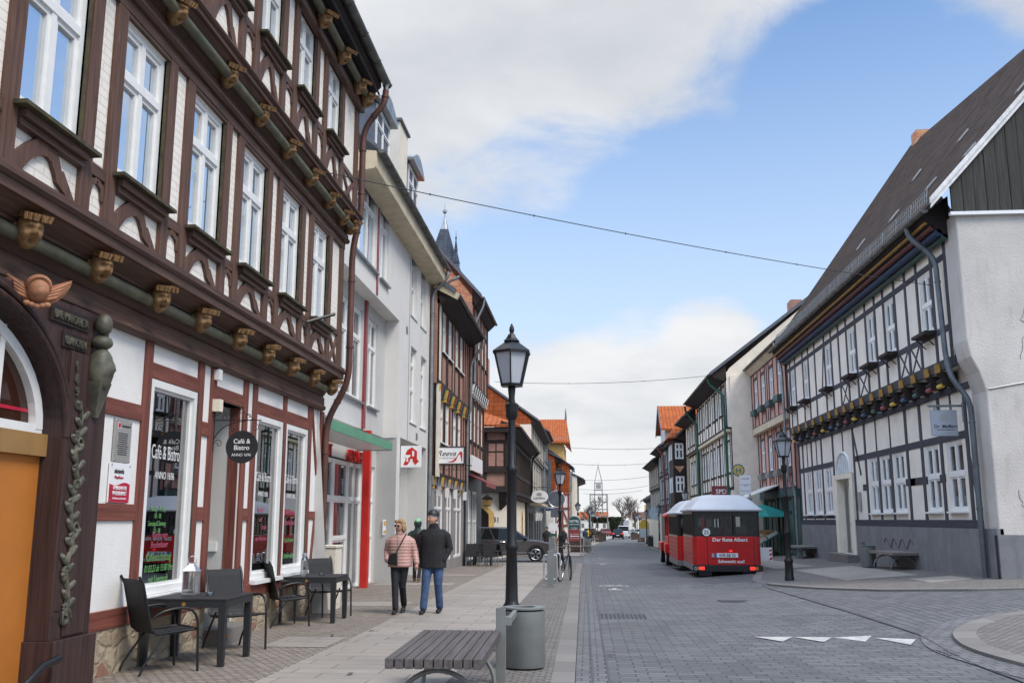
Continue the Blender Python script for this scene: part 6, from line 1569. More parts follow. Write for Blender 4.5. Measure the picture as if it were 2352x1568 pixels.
q.box(u-2.2, u+2.2, 3.6, 7, 10.2, 12.2); dm = q.build('dormer', 'boards', Lh.o)
q = MB(); q.prism([(u-2.7, 3.2, 11.9), (u+2.7, 3.2, 11.9), (u, 3.2, 13.4)], (0, 4, 0)); q.build('dormer_roof', 'tile_dark', dm)
window(dm, u, 10.8, 1.2, 1.2, 3.56)
sf = MB(); hh = [Lh.hole(y, -.1, 1.9, 2.4) for y in (44.1, 48.0)]
for y, w_ in ((43.0, .3), (45.6, .4), (46.6, .3), (49.9, .4)): Lh.box(sf, y-w_/2, y+w_/2, -.5, 2.5, -.02, .08)
Lh.box(sf, 41.9, 50.6, 2.45, 2.75, 0, .14); sf.build('shopfront', 'dkgreen' if False else 'teal', Lh.o)
for y in (44.3, 48.2): Lh.win(y, -.15, 2.2, 2.55, .03, cols=2, rows=(.75,), frame='t_dark', gl='glass_dim', name='shop_window')
aw = MB(); aw.hexa([(Lh.u(49.6), -1.75, 2.35), (Lh.u(45.6), -1.75, 2.35), (Lh.u(45.6), -.1, 3.0), (Lh.u(49.6), -.1, 3.0)], [(Lh.u(49.6), -1.75, 2.40), (Lh.u(45.6), -1.75, 2.40), (Lh.u(45.6), -.1, 3.06), (Lh.u(49.6), -.1, 3.06)]); 
for k in range(24): x = Lh.u(49.6)+4.0*k/24; aw.box(x+.01, x+.155, -1.76, -1.74, 2.13+.02*(k % 2), 2.349)
aw.build('awning', 'awning', Lh.o)
# ------------------------------------------------------------------ cream gable house and the row beyond
Mh = Facade('cream_gable_house', 'timbered house with a tall windowless cream gable and green rain pipes', 'house', 'R', 7.55, 50.7, 64.0)
house(Mh, [dict(z0=-1, z1=3.0, mat='k_plaster', posts=False), dict(z0=3.0, z1=6.1, d=.02, wins=[51.7, 53.0, 54.6, 55.9, 57.6, 59.0, 60.7, 62.1, 63.3], ww=.92, wz=3.9, wh=1.6, rows=(.6,), gl='glass_pale', ft=.09), dict(z0=6.1, z1=8.75, d=.22, wins=[51.7, 53.0, 54.6, 55.9, 57.6, 59.0, 60.7, 62.1, 63.3], ww=.92, wz=7.0, wh=1.4, rows=(.6,), gl='glass_pale', ft=.09)],
      'k_plaster', 't_dark', eave=(8.95, 1.0), roof=('tile_dark', 15.2, 7.2), side='cream', spacing=3, tw=.065)
q = MB(); q.box(Mh.len+.02, Mh.len+.06, -.0, 9, -1, 8.9); q.build('gable_render', 'cream', Mh.o)
q = MB(); q.box(0, Mh.len, -.26, 0, 5.95, 6.20); q.build('cornice', 'beige_w', Mh.o)
pipe(Mh.o, [(Mh.u(51.2), -1.05, 8.8), (Mh.u(51.2), -1.0, 8.5), (Mh.u(51.0), -.32, 7.9), (Mh.u(51.0), -.2, -.5)], .07, 'dkgreen', 'downpipe', .2); pipe(Mh.o, [(Mh.u(63.8), -1.05, 8.8), (Mh.u(63.8), -1.0, 8.4), (Mh.u(63.8), -.3, 7.6), (Mh.u(63.8), -.3, -.5)], .07, 'dkgreen', 'downpipe', .2)
ch = MB(); ch.box(Mh.len-3, Mh.len-2, 3.8, 4.4, 12.2, 13.4); ch.build('chimney', 'brick_red', Mh.o)
t = thing('party_sign', 'dark red square sign reading SPD above the red train', 'sign', (6.6, 52.0, 2.62), 0); MB().box(-.02, .92, -.08, .08, 0, .58).build('box', 'dkred', t, bevel=.01); text('SPD', .34, 'w_ink', 'lettering', t, (.45, -.085, .17), bold=.015); q = MB(); q.tube([(.9, 0, .3), (1.0, 0, .3)], .03, 6); q.build('bracket', 'black', t)
Nh = Facade('beige_timber_house', 'beige timbered house with carved black eaves, between the cream gable house and the oriel house', 'house', 'R', 7.4, 64.2, 70.5)
house(Nh, [dict(z0=-1.1, z1=3.0, mat='cream', posts=False), dict(z0=3.0, z1=5.9, wins=[65.3, 67, 68.8], ww=1.0, wz=3.8, wh=1.5, gl='glass_pale'), dict(z0=5.9, z1=8.0, d=.2, wins=[65.3, 67, 68.8], ww=1.0, wz=6.4, wh=1.3, gl='glass_pale')], 'cream_lt', 't_dark', eave=(8.2, .9), roof=('tile_or', 12.5, 4.5), side='cream', spacing=2, tw=.08)
Oh = Facade('oriel_house', 'dark timbered house with an oriel under an orange roof, on the right', 'house', 'R', 7.2, 70.7, 80.0)
house(Oh, [dict(z0=-1.2, z1=2.6, mat='cream', posts=False), dict(z0=2.6, z1=7.2, wins=[76.5, 78.5], ww=1.0, wz=3.6, wh=1.7)], 'beige_w', 't_dark', eave=(7.35, .7), roof=('tile_or', 10.9, 3.4), side='slate_p', spacing=.7, tw=.2)
orl = MB(); Oh.box(orl, 71.2, 74.8, 2.4, 7.4, 0, .9); oo = orl.build('oriel', 't_dark', Oh.o)
for z in (3.4, 5.8): 
    wq = window(oo, Oh.u(71.2)+.02, z, .62, 1.15, -.45, frame='wh_paint', gl='glass_dim', rows=(.6,)); wq.rotation_euler = (0, 0, R(90)); wq.location = (Oh.u(71.17), -.45, z)
    window(oo, Oh.u(72.5), z, .8, 1.1, -.94); window(oo, Oh.u(74.0), z, .8, 1.1, -.94)
q = MB(); ua, ub = Oh.u(75.1), Oh.u(70.9); q.hexa([(ua, -1.3, 7.3), (ub, -1.3, 7.3), (ub, .8, 7.3), (ua, .8, 7.3)], [(ua+1.0, -.1, 9.0), (ub-1.0, -.1, 9.0), (ub-1.0, .8, 9.0), (ua+1.0, .8, 9.0)]); q.build('oriel_roof', 'tile_or', oo)
q = MB(); q.prism([(Oh.len+.03, -.87, 5.25), (Oh.len+.03-.0, -.15, 5.25), (Oh.len+.03, -.5, 4.8)], (-.03, 0, 0)); q.build('brick_panel', 'brick_gable', oo)
# big orange-roofed dormer of the house behind
Ph = Facade('grey_dormer_house', 'grey timbered house with a big orange roofed dormer', 'house', 'R', 6.75, 80.2, 90.0)
house(Ph, [dict(z0=-1.3, z1=2.6, mat='slatesh', posts=False), dict(z0=2.6, z1=5.2, d=.05, wins=[81.3, 83, 84.7, 86.4, 88.1], ww=1.1, wz=3.2, wh=1.6, gl='glass_pale'), dict(z0=5.2, z1=7.2, d=.1, wins=[81.3, 83, 84.7, 86.4, 88.1], ww=1.1, wz=5.6, wh=1.35, gl='glass_pale')], 'ltblue', 't_grey', eave=(7.4, .8), roof=('tile_or', 10.0, 3.5), side='slate_p', spacing=2, tw=.09)
q = MB(); u = Ph.u(83.4); q.prism([(u-2.3, -.2, 6.8), (u+2.3, -.2, 6.8), (u+2.3, -.2, 9.1), (u, -.2, 10.8), (u-2.3, -.2, 9.1)], (0, 6, 0)); dm = q.build('dormer', 'ltblue', Ph.o)
q = MB()
for s_ in (-1, 1): q.hexa([(u+s_*2.9, -.55, 8.75), (u, -.55, 10.95), (u, 6, 10.95), (u+s_*2.9, 6, 8.75)], [(u+s_*2.9, -.55, 8.9), (u, -.55, 11.1), (u, 6, 11.1), (u+s_*2.9, 6, 8.9)])
q.build('dormer_roof', 'tile_or', dm)
q = MB()
for s_ in (-1, 1): q.hexa([(u+s_*2.95, -.62, 8.6), (u, -.62, 10.8), (u, -.55, 10.8), (u+s_*2.95, -.55, 8.6)], [(u+s_*2.95, -.62, 8.95), (u, -.62, 11.15), (u, -.55, 11.15), (u+s_*2.95, -.55, 8.95)])
q.build('dormer_verge', 'slate_p', dm)
window(dm, u-1.2, 8.0, 1.2, 1.2, .25); window(dm, u+1.6, 8.0, 1.2, 1.2, .25)
pipe(Ph.o, [(Ph.u(80.6), -.9, 7.3), (Ph.u(80.6), -.4, 6.6), (Ph.u(80.6), -.3, -1)], .09, 'redbrown', 'downpipe', .25)
Qh = Facade('beige_boarded_house', 'narrow beige house with close set windows, far down the right', 'house', 'R', 6.7, 90.2, 104.0)
house(Qh, [dict(z0=-1.5, z1=2.0, mat='cream', posts=False), dict(z0=2.0, z1=4.3, wins=[92, 95, 98, 101], ww=1.5, wz=2.4, wh=1.6), dict(z0=4.3, z1=6.6, d=.1, wins=[92, 95, 98, 101], ww=1.5, wz=4.7, wh=1.6)], 'beige_w', 't_grey', eave=(6.8, .7), roof=('tile_dark', 9.2, 3.5), side='beige_w', spacing=3, tw=.12)
Rh = Facade('slate_house', 'dark slate house with an orange tiled gable at the far right end of the street', 'house', 'R', 7.35, 106.0, 122.0)
house(Rh, [dict(z0=-1.7, z1=1.6, mat='cream', posts=False), dict(z0=1.6, z1=3.6, d=.1, posts=False)], 'slate_p', None, eave=(3.75, .5), roof=('slate', 5.6, 2.4), side='tile_hang')
q = MB(); q.box(2, 14, 1.2, 5, 3.5, 6.3); dm = q.build('upper_floor', 'slate_p', Rh.o)
q = MB(); q.hexa([(1.5, .7, 6.0), (14.6, .7, 6.0), (14.6, 4, 8.0), (1.5, 4, 8.0)], [(1.5, .7, 6.15), (14.6, .7, 6.15), (14.6, 4, 8.15), (1.5, 4, 8.15)]); q.build('roof', 'tile_brown', dm)
wq = window(Rh.o, 0, 1.9, .9, 1.3, 0); wq.location = (Rh.len+.04, 1.4, 2.0); wq.rotation_euler = (0, 0, R(90))
# ------------------------------------------------------------------ street lamps
def make_lamp():
    t = thing('street_lamp', 'x', 'street lamp')
    q = MB(); q.lathe([(.125, 0), (.125, .10), (.11, .13), (.105, .46), (.118, .49), (.118, .53), (.085, .58), (.078, .62), (.066, 1.20), (.085, 1.23), (.085, 1.27), (.062, 1.31), (.060, 2.15), (.078, 2.18), (.078, 2.22), (.052, 2.26), (.046, 2.82), (.075, 2.86), (.078, 2.95), (.088, 3.02), (.045, 3.05), (.038, 3.10), (.05, 3.23), (.03, 3.27)], n=20); q.build('pole', 'black', t, 35)
    c = MB(); zb, zt, rb, rt = 3.28, 3.67, .145, .240
    for i in range(6):
        a = math.pi/3*i+math.pi/6; p0 = (rb*math.cos(a), rb*math.sin(a), zb); p1 = (rt*math.cos(a), rt*math.sin(a), zt); c.beam(p0, p1, .018, .018, up=(math.cos(a), math.sin(a), .2))
    c.lathe([(rb*1.06, zb-.03), (rb*1.1, zb)], n=6, rot=math.pi/6); c.build('cage', 'black', t)
    g = MB(); g.lathe([(rb*.93, zb+.005), (rt*.95, zt)], n=6, rot=math.pi/6); g.build('pane', 'glass_lamp', t)
    r_ = MB(); r_.lathe([(rt*1.12, zt+.001), (rt*1.12, zt+.03), (.10, zt+.15), (.115, zt+.165), (.08, zt+.20), (.045, zt+.26)], n=6, rot=math.pi/6); r_.lathe([(.028, zt+.26), (.024, zt+.28), (.035, zt+.31), (.028, zt+.35), (.006, zt+.40)], n=10); r_.build('roof', 'black', t)
    return t
lp = make_lamp()
lamps = [(-.945, 12.1, 'tall black lamp post in front of the grey litter bin, nearest'), (5.31, 26.6, 'black street lamp on the right pavement in front of the timbered house'), (-1.10, 38.8, 'black street lamp by the bicycle racks and the round road sign'),
         (-.82, 82, 'black street lamp right behind the green hotel sign'), (.18, 98, 'black street lamp at the left kerb between planter and pedestrians'), (.70, 135, 'small far street lamp above the distant bench'), (1.55, 160, 'small far street lamp in front of the clock frame'),
         (6.0, 60.5, 'black street lamp above the red train roof'), (6.35, 88, 'black street lamp beside the dark slate house'), (6.73, 113, 'black street lamp behind the yellow topped sign'), (7.85, 150, 'far street lamp before the bare trees, nearer of a pair'), (8.8, 176, 'far street lamp before the bare trees, smaller of a pair'), (11.5, 170, 'far street lamp beside the tall flagpole on the right')]
for i, (x, y, lab) in enumerate(lamps):
    o = lp if i == 0 else dup(lp, (0, 0, 0), 0)
    o.location = (x, y, gz(x, y)); o.rotation_euler = (0, 0, R(7*i)); tag(o, lab, None, 'lanterns on posts along the street')
    if i == 7: o.scale = (1, 1, 1.0)
# ------------------------------------------------------------------ benches
def make_bench(n=10, length=2.0, mat='slat'):
    t = thing('bench', 'x', 'bench'); w_ = .068; p = .0775
    for i in range(n):
        x = (i-(n-1)/2)*p; MB().box(x-w_/2, x+w_/2, -length/2, length/2, .40, .478).build('slat', mat, t, bevel=.006)
    f = MB()
    for y in (-length*.36, length*.36):
        f.box(-n*p/2+.03, n*p/2-.03, y-.03, y+.03, .375, .399)
        f.tube([(.34*math.cos(a), y, .02+.33*math.sin(a)) for a in [math.pi*i/16 for i in range(17)]], .02, 8)
        for s in (-1, 1): f.beam((s*.08, y, .375), (s*.05, y, .33), .02, .05)
    f.tube([(0, -length*.36, .35), (0, length*.36, .35)], .018, 8); f.build('legs', 'grey_metal', t, True); return t
b0 = make_bench(); b0.location = (-1.235, 8.75, gz(-1.2, 8.75)); b0.rotation_euler = (0, 0, R(.8)); b0['label'] = 'dark slatted wooden bench in the foreground beside the steel post'; b0['group'] = 'slatted benches'
bp = make_bench(10, 2.2, 'slat_pale'); bp.location = (8.62, 28.5, gz(8.6, 28.5)); tag(bp, 'pale slatted bench by the grey plinth, right of the doorway', None, 'slatted benches')
for x, y, rz, lab in ((8.62, 40.3, 0, 'pale slatted bench by the rain pipes, left of the doorway'), (-.7, 71.2, 90, 'slatted bench in front of the grey planter on the left pavement'), (1.0, 124, 0, 'small distant bench at the left kerb')):
    dup(bp, (x, y, gz(x, y)), R(rz), lab, 'slatted benches')
# ------------------------------------------------------------------ litter bin on its post
def make_bin():
    t = thing('litter_bin', 'x', 'litter bin')
    q = MB(); q.lathe([(.218, .02), (.222, .025), (.222, .60)], n=32); q.build('drum', 'grey_metal', t, 40)
    q = MB(); n = 32; q.lathe([(.19, .602), (.19, .618)], n=n); q.build('gap', 'ink', t); 
    q = MB()
    for i in range(n):
        a0, a1 = 2*math.pi*i/n, 2*math.pi*(i+1)/n; ro, ri = .228, .12
        P = lambda r, a, z: (r*math.cos(a), r*math.sin(a), z)
        q.hexa([P(ri, a0, .619), P(ri, a1, .619), P(ro, a1, .619), P(ro, a0, .619)], [P(ri, a0, .638), P(ri, a1, .638), P(ro, a1, .638), P(ro, a0, .638)])
    q.build('lid', 'grey_metal', t)
    q = MB(); X0 = -.16; q.box(X0-.05, X0+.045, -1.078, -1.022, -.02, .70); q.prism([(X0-.05, -1.0781, .55), (X0-.05, -1.0781, .715), (X0+.045, -1.0781, .735), (X0+.045, -1.0781, .64), (X0+.10, -1.0781, .63), (X0+.10, -1.0781, .55)], (0, .0562, 0)); q.box(X0+.05, X0+.095, -1.02, -.12, .56, .62); q.build('post', 'grey_metal', t, bevel=.004); return t
bn = make_bin(); bn.location = (-.70, 10.75, gz(-.7, 10.75)); tag(bn, 'round grey metal litter bin on a flat post beside the lamp post', None, 'litter bins'); bn.rotation_euler = (0, 0, 0)
b2 = dup(bn, (8.3, 29.9, gz(8.3, 29.9)), R(180), 'grey litter bin against the plinth of the timbered house', 'litter bins')
b3 = dup(bn, (-.05, 72.4, gz(0, 72.4)), 0, 'grey litter bin beside the planter behind the hotel sign', 'litter bins'); b3.scale = (1.3, 1.3, 1.5)
# ------------------------------------------------------------------ cafe tables and chairs
def make_table():
    t = thing('cafe_table', 'x', 'table'); h = .72; a = .47
    MB().box(-a, a, -a, a, h-.025, h).build('table_top', 'plastic', t, bevel=.006)
    q = MB()
    for s in (-1, 1): q.box(-a+.002, a-.002, s*a-(.03 if s > 0 else -.0), s*a+(.0 if s > 0 else .03), h-.095, h-.026); q.box(s*a-(.03 if s > 0 else 0), s*a+(0 if s > 0 else .03), -a+.031, a-.031, h-.095, h-.026)
    q.build('apron', 'plastic', t)
    for sx in (-1, 1):
        for sy in (-1, 1): MB().hexa([(sx*(a-.04)-.033, sy*(a-.04)-.033, 0), (sx*(a-.04)+.033, sy*(a-.04)-.033, 0), (sx*(a-.04)+.033, sy*(a-.04)+.033, 0), (sx*(a-.04)-.033, sy*(a-.04)+.033, 0)], [(sx*(a-.042)-.041, sy*(a-.042)-.041, h-.096), (sx*(a-.042)+.041, sy*(a-.042)-.041, h-.096), (sx*(a-.042)+.041, sy*(a-.042)+.041, h-.096), (sx*(a-.042)-.041, sy*(a-.042)+.041, h-.096)]).build('leg', 'plastic', t, bevel=.004)
    q = MB(); q.tube([(.0, -a-.004, h-.06), (0, -a+.004, h-.06)], .022, 12); q.build('badge', 'ochre_y', t); return t
ta = make_table(); ta.location = (-4.43, 10.98, gz(-4.4, 11)); tag(ta, 'square black wicker look café table carrying a lantern, nearest table', None, 'café tables on the pavement'); ta.rotation_euler = (0, 0, R(1.5))
tb2 = dup(ta, (-4.5, 15.88, gz(-4.5, 15.9)), R(2), 'square black wicker look café table by the rain pipe, farther table', 'café tables on the pavement')
def make_chair():
    t = thing('cafe_chair', 'x', 'chair')      # faces -y
    r = .013; w_ = .25
    for s in (-1, 1):
        q = MB(); q.tube([(s*w_, .34, 0), (s*w_, .30, .10), (s*w_*.96, .05, .45)]+[(s*w_*.96, .05, .45)], r, 8); q.build('back_leg', 'black', t, True)
        q = MB(); q.tube([(s*(w_+.03), -.27, 0), (s*(w_+.03), -.25, .45)]+arc((s*(w_+.03), -.25, .45), (s*(w_+.03), -.24, .655), (s*(w_+.03), -.06, .655), 5)+arc((s*(w_+.03), .02, .65), (s*(w_+.03), .16, .64), (s*(w_+.0), .23, .56), 5), r*1.1, 8); q.build('arm', 'black', t, True)
    q = MB()
    for s in (-1, 1): q.tube([(s*w_*.96, -.28, .43), (s*w_*.96, .18, .40), (s*w_*.96, .24, .45), (s*w_*.96, .35, .90), (s*w_*.95, .40, .985)], r*1.15, 8)
    q.tube([(-w_*.96, -.26, .43), (w_*.96, -.26, .43)], r, 6); q.build('frame', 'black', t, True)
    q = MB(); n = 8
    for i in range(n):
        a, b = i/n, (i+1)/n; f = lambda k: (-.27+.46*k, .436-.028*k-.03*math.sin(math.pi*k))
        (y0, z0), (y1, z1) = f(a), f(b); q.hexa([(-w_*.94, y0, z0-.006), (w_*.94, y0, z0-.006), (w_*.94, y1, z1-.006), (-w_*.94, y1, z1-.006)], [(-w_*.94, y0, z0), (w_*.94, y0, z0), (w_*.94, y1, z1), (-w_*.94, y1, z1)])
    q.build('seat', 'mesh_fab', t)
    q = MB(); P = [(.20, .41), (.245, .47), (.29, .65), (.345, .88), (.375, .955)]
    for (y0, z0), (y1, z1) in zip(P, P[1:]): q.hexa([(-w_*.94, y0, z0), (w_*.94, y0, z0), (w_*.94, y0+.008, z0), (-w_*.94, y0+.008, z0)], [(-w_*.94, y1, z1), (w_*.94, y1, z1), (w_*.94, y1+.008, z1), (-w_*.94, y1+.008, z1)])
    q.build('backrest', 'mesh_fab', t); return t
c0 = make_chair()
ch_ = [(-4.50, 10.22, 138, 'black mesh armchair with its back to us at the nearest café table'), (-4.40, 12.08, 48, 'black mesh armchair facing us across the nearest café table'), (-4.68, 15.02, 130, 'black mesh armchair with its back to us at the farther café table'), (-4.48, 16.80, 46, 'black mesh armchair facing us across the farther café table')]
for i, (x, y, rz, lab) in enumerate(ch_):
    o = c0 if i == 0 else dup(c0, (0, 0, 0), 0)
    o.location = (x, y, gz(x, y)); o.rotation_euler = (0, 0, R(rz)); tag(o, lab, None, 'café armchairs on the pavement')
# lantern, glass bottle, ashtrays
t = thing('table_lantern', 'steel and glass table lantern with a candle on the nearest café table', 'lantern', (-4.60, 11.12, gz(-4.6, 11.1)+.72)); a = .07
q = MB(); q.box(-a-.01, a+.01, -a-.01, a+.01, 0, .02)
for sx in (-1, 1):
    for sy in (-1, 1): q.box(sx*a-.005, sx*a+.005, sy*a-.005, sy*a+.005, .02, .26)
q.lathe([(.115, .26), (.11, .268), (.035, .345), (.03, .36)], n=4, rot=R(45)); q.tube([(.05*math.cos(k*.4), .0, .37+.05*math.sin(k*.4)+.01) for k in range(16)], .006, 6); q.build('frame', 'steel', t)
MB().box(-a+.001, a-.001, -a+.001, a-.001, .021, .258).build('pane', 'glass_shop', t); q = MB(); q.lathe([(.03, .02), (.03, .19)], n=12); q.build('candle', 'cream_lt', t)
t = thing('table_lantern', 'clear glass bottle lantern with a steel cap on the farther café table', 'lantern', (-4.62, 15.72, gz(-4.6, 15.7)+.72)); q = MB(); q.lathe([(.06, .0), (.06, .24), (.03, .30)], n=8); q.build('pane', 'glass_shop', t); q = MB(); q.lathe([(.04, .30), (.042, .34), (.02, .36)], n=12)
for k in range(4): q.box(.06*math.cos(k*1.57+.78)-.004, .06*math.cos(k*1.57+.78)+.004, .06*math.sin(k*1.57+.78)-.004, .06*math.sin(k*1.57+.78)+.004, 0, .26)
q.build('cap', 'steel', t)
for x, y, lab in ((-4.30, 10.95, 'clear glass ashtray on the nearest café table'), (-4.35, 15.8, 'clear glass ashtray on the farther café table')):
    q = MB(); q.lathe([(.04, 0), (.05, .035), (.042, .035), (.036, .008)], n=14); solo(q, 'ashtray', 'glass_shop', lab, 'ashtray', 'glass ashtrays', (x, y, gz(x, y)+.721))
# utility box
t = thing('utility_box', 'beige electrical cabinet at the corner of the café house', 'cabinet', (-4.86, 18.15, gz(-4.9, 18.1))); MB().box(-.18, .18, -.22, .22, 0, 1.12).build('cabinet', 'cream_lt', t, bevel=.01); MB().box(-.20, .20, -.24, .24, 1.12, 1.17).build('lid', 'cream_lt', t, bevel=.01); q = MB(); q.box(.181, .186, -.2, .2, .1, 1.05); q.build('door', 'cream_lt', t)
# wicker terrace chairs by the dark eaved house
def make_wicker():
    t = thing('terrace_chair', 'x', 'chair'); MB().box(-.27, .27, -.03, .03, .40, .92).build('backrest', 'mesh_fab', t, rot=(R(8), 0, 0), bevel=.01); MB().box(-.27, .27, -.52, -.03, .38, .44).build('seat', 'mesh_fab', t)
    for s in (-1, 1): MB().box(s*.27-.025, s*.27+.025, -.50, 0, .60, .64).build('arm', 'mesh_fab', t); q = MB(); q.tube([(s*.25, -.02, .4), (s*.25, .0, 0)], .016, 6); q.tube([(s*.25, -.48, .62), (s*.25, -.50, 0)], .016, 6); q.build('legs', 'zinc', t)
    return t
wc = make_wicker()
for i, (x, y, rz, lab) in enumerate(((-4.85, 40.7, 175, 'black wicker terrace chair nearest the rain pipe'), (-4.05, 40.0, 172, 'black wicker terrace chair in front, with its back to us'), (-4.75, 43.0, 0, 'black wicker terrace chair behind the pair, facing us'), (-3.75, 41.8, -60, 'black wicker terrace chair at the right, turned sideways'))):
    o = wc if i == 0 else dup(wc, (0, 0, 0), 0)
    o.location = (x, y, gz(x, y)); o.rotation_euler = (0, 0, R(rz)); tag(o, lab, None, 'terrace chairs by the side street')
t = thing('terrace_table', 'black terrace table among the wicker chairs', 'table', (-4.5, 41.8, gz(-4.5, 41.8))); MB().box(-.4, .4, -.4, .4, .70, .74).build('table_top', 'plastic', t)
for sx in (-1, 1):
    for sy in (-1, 1): MB().box(sx*.36-.03, sx*.36+.03, sy*.36-.03, sy*.36+.03, 0, .7).build('leg', 'plastic', t)
# ------------------------------------------------------------------ bicycle stands and bicycle
def make_stand():
    t = thing('bicycle_stand', 'x', 'bicycle stand'); MB().box(-.075, .075, -.05, .05, -.03, .92).build('post', 'grey_metal', t, bevel=.006)
    for s in (-1, 1):
        q = MB(); q.tube(arc((s*.08, .0, .80), (s*.17, .0, .85), (s*.17, 0, .72), 4)+arc((s*.17, 0, .3), (s*.17, 0, .18), (s*.08, 0, .2), 4), .022, 8); q.build('hoop', 'steel', t, True)
    return t
s0 = make_stand()
for i, (x, y, lab) in enumerate(((-.98, 25.45, 'flat grey steel bicycle stand, nearest of the pair'), (-.95, 27.2, 'flat grey steel bicycle stand beside the black bicycle, second of the pair'))):
    o = s0 if i == 0 else dup(s0, (0, 0, 0), 0); o.location = (x, y, gz(x, y)); tag(o, lab, None, 'bicycle stands')
t = thing('bicycle', 'black bicycle leaning on the steel stands, seen from behind', 'bicycle', (-.80, 28.1, gz(-.8, 28.1)), R(-14))
def wheel(cy, rot):
    q = MB(); q.tube([(0, .335*math.cos(a), .335*math.sin(a)) for a in [2*math.pi*i/32 for i in range(33)]], .022, 8, caps=False); w_ = q.build('wheel', 'rubber', t, True, (0, cy, .345), (0, 0, rot))
    s = MB(); s.tube([(0, .31*math.cos(a), .31*math.sin(a)) for a in [2*math.pi*i/32 for i in range(33)]], .010, 6, caps=False)
    for i in range(18): a = 2*math.pi*i/18; s.tube([(0, 0, 0), (0, .31*math.cos(a), .31*math.sin(a))], .002, 3)
    s.build('rim', 'steel', w_)
wheel(0, 0); wheel(1.08, R(20))
f = MB(); f.tube([(0, 0, .345), (0, .40, .30), (0, .30, .72), (0, 0, .345)], .016, 8); f.tube([(0, .40, .30), (0, .93, .80)], .022, 8); f.tube([(0, .33, .60), (0, .92, .72)], .018, 8); f.tube([(0, .30, .72), (0, .27, .92)], .014, 8); f.tube([(0, .93, .86), (0, 1.08, .345)], .018, 8); f.tube([(0, .92, .86), (0, .88, 1.02)], .016, 8); f.build('frame', 'black', t, True)
f = MB(); f.tube([(-.30, .72, 1.0), (-.22, .86, 1.03), (0, .90, 1.03), (.22, .86, 1.03), (.30, .72, 1.0)], .013, 8); f.build('handlebar', 'black', t, True)
f = MB(); f.ell((0, .22, .95), .085, .13, .035, 12, 8); f.build('saddle', 'leather', t, True)
f = MB(); P = [(.385*math.cos(a), .385*math.sin(a)) for a in [R(-10)+R(190)*i/14 for i in range(15)]]
for (a, b), (c, d) in zip(P, P[1:]): f.hexa([(-.03, -a, .345+b), (.03, -a, .345+b), (.03, -c, .345+d), (-.03, -c, .345+d)], [(-.03, -a*1.01, .345+b*1.01), (.03, -a*1.01, .345+b*1.01), (.03, -c*1.01, .345+d*1.01), (-.03, -c*1.01, .345+d*1.01)])
f.build('mudguard', 'black', t); f = MB(); f.box(-.06, .06, -.38, .1, .74, .755); f.tube([(-.05, 0, .345), (-.06, -.05, .74)], .007, 5); f.tube([(.05, 0, .345), (.06, -.05, .74)], .007, 5); f.box(-.04, .04, -.40, -.38, .68, .74); f.build('rack', 'black', t)
f = MB(); f.box(-.16, -.06, .36, .42, .29, .315); f.box(.06, .16, .40, .46, .29, .315); f.lathe([(.09, -.005), (.09, .005)], (0, 0, 0), 16); f.build('pedals', 'steel', t)
# ------------------------------------------------------------------ road signs and the hotel sign
t = thing('road_sign', 'round grey back of a road sign on a steel pole by the second lamp', 'road sign', (-1.28, 39.6, gz(-1.3, 39.6))); q = MB(); q.tube([(0, 0, 0), (0, 0, 3.3)], .03, 8); q.build('pole', 'steel', t)
q = MB(); q.prism([(.02+.33*math.cos(2*math.pi*i/32), -.05, 2.72+.33*math.sin(2*math.pi*i/32)) for i in range(32)], (0, .02, 0)); q.build('plate', 'sign_g' if False else 'slate_p', t); q = MB(); q.tube([(.02+.33*math.cos(2*math.pi*i/32), -.045, 2.72+.33*math.sin(2*math.pi*i/32)) for i in range(33)], .014, 6); q.build('rim', 'steel', t)
MB().box(-.22, .26, -.05, -.03, 1.98, 2.34).build('lower_plate', 'slate_p', t); MB().box(-.30, .06, -.045, -.03, 1.45, 1.75).build('white_plate', 'sign_w', t); MB().box(-.28, .02, -.045, -.03, 1.22, 1.34).build('green_plate', 'teal', t)
q = MB(); q.box(-.30, -.06, -.08, .08, .3, 1.2); q.build('parking_meter', 'grey_metal', t)
t = thing('hotel_sign', 'arched green hotel sign over a dark red board with a white arrow', 'sign', (-.83, 60.2, gz(-.8, 60.2)), 0)
q = MB(); q.tube([(-.38, 0, 0), (-.38, 0, 2.05)]+[(-.38*math.cos(a), 0, 2.05+.36*math.sin(a)) for a in [math.pi*i/12 for i in range(1, 12)]]+[(.38, 0, 2.05), (.38, 0, 0)], .028, 8); q.build('frame', 'steel', t, True)
q = MB(); q.prism([(.345*math.cos(math.pi*i/16), -.02, 2.04+.33*math.sin(math.pi*i/16)) for i in range(17)]+[(-.345, -.02, 1.60), (.345, -.02, 1.60)], (0, .04, 0)); q.build('green_panel', 'teal', t); MB().box(-.345, .345, -.02, .02, .88, 1.58).build('red_panel', 'dkred', t)
text('HOTEL', .19, 'w_ink', 'lettering', t, (0, -.024, 2.02), bold=.015); text('Johannishof', .13, 'w_ink', 'lettering', t, (0, -.024, 1.86), shear=.3); text('Pfarrstraße 25', .075, 'w_ink', 'lettering', t, (0, -.024, 1.66), bold=.01)
q = MB(); q.prism([(-.28, -.024, 1.18), (-.18, -.024, 1.24), (-.18, -.024, 1.205), (.28, -.024, 1.205), (.28, -.024, 1.155), (-.18, -.024, 1.155), (-.18, -.024, 1.12)], (0, .003, 0)); q.build('arrow', 'sign_w', t)
q = MB(); 
for x in (-.2, 0, .2): q.box(x-.07, x+.07, -.024, -.021, 1.30, 1.32); q.box(x-.07, x+.07, -.024, -.021, 1.03, 1.05)
q.build('small_print', 'w_ink', t)
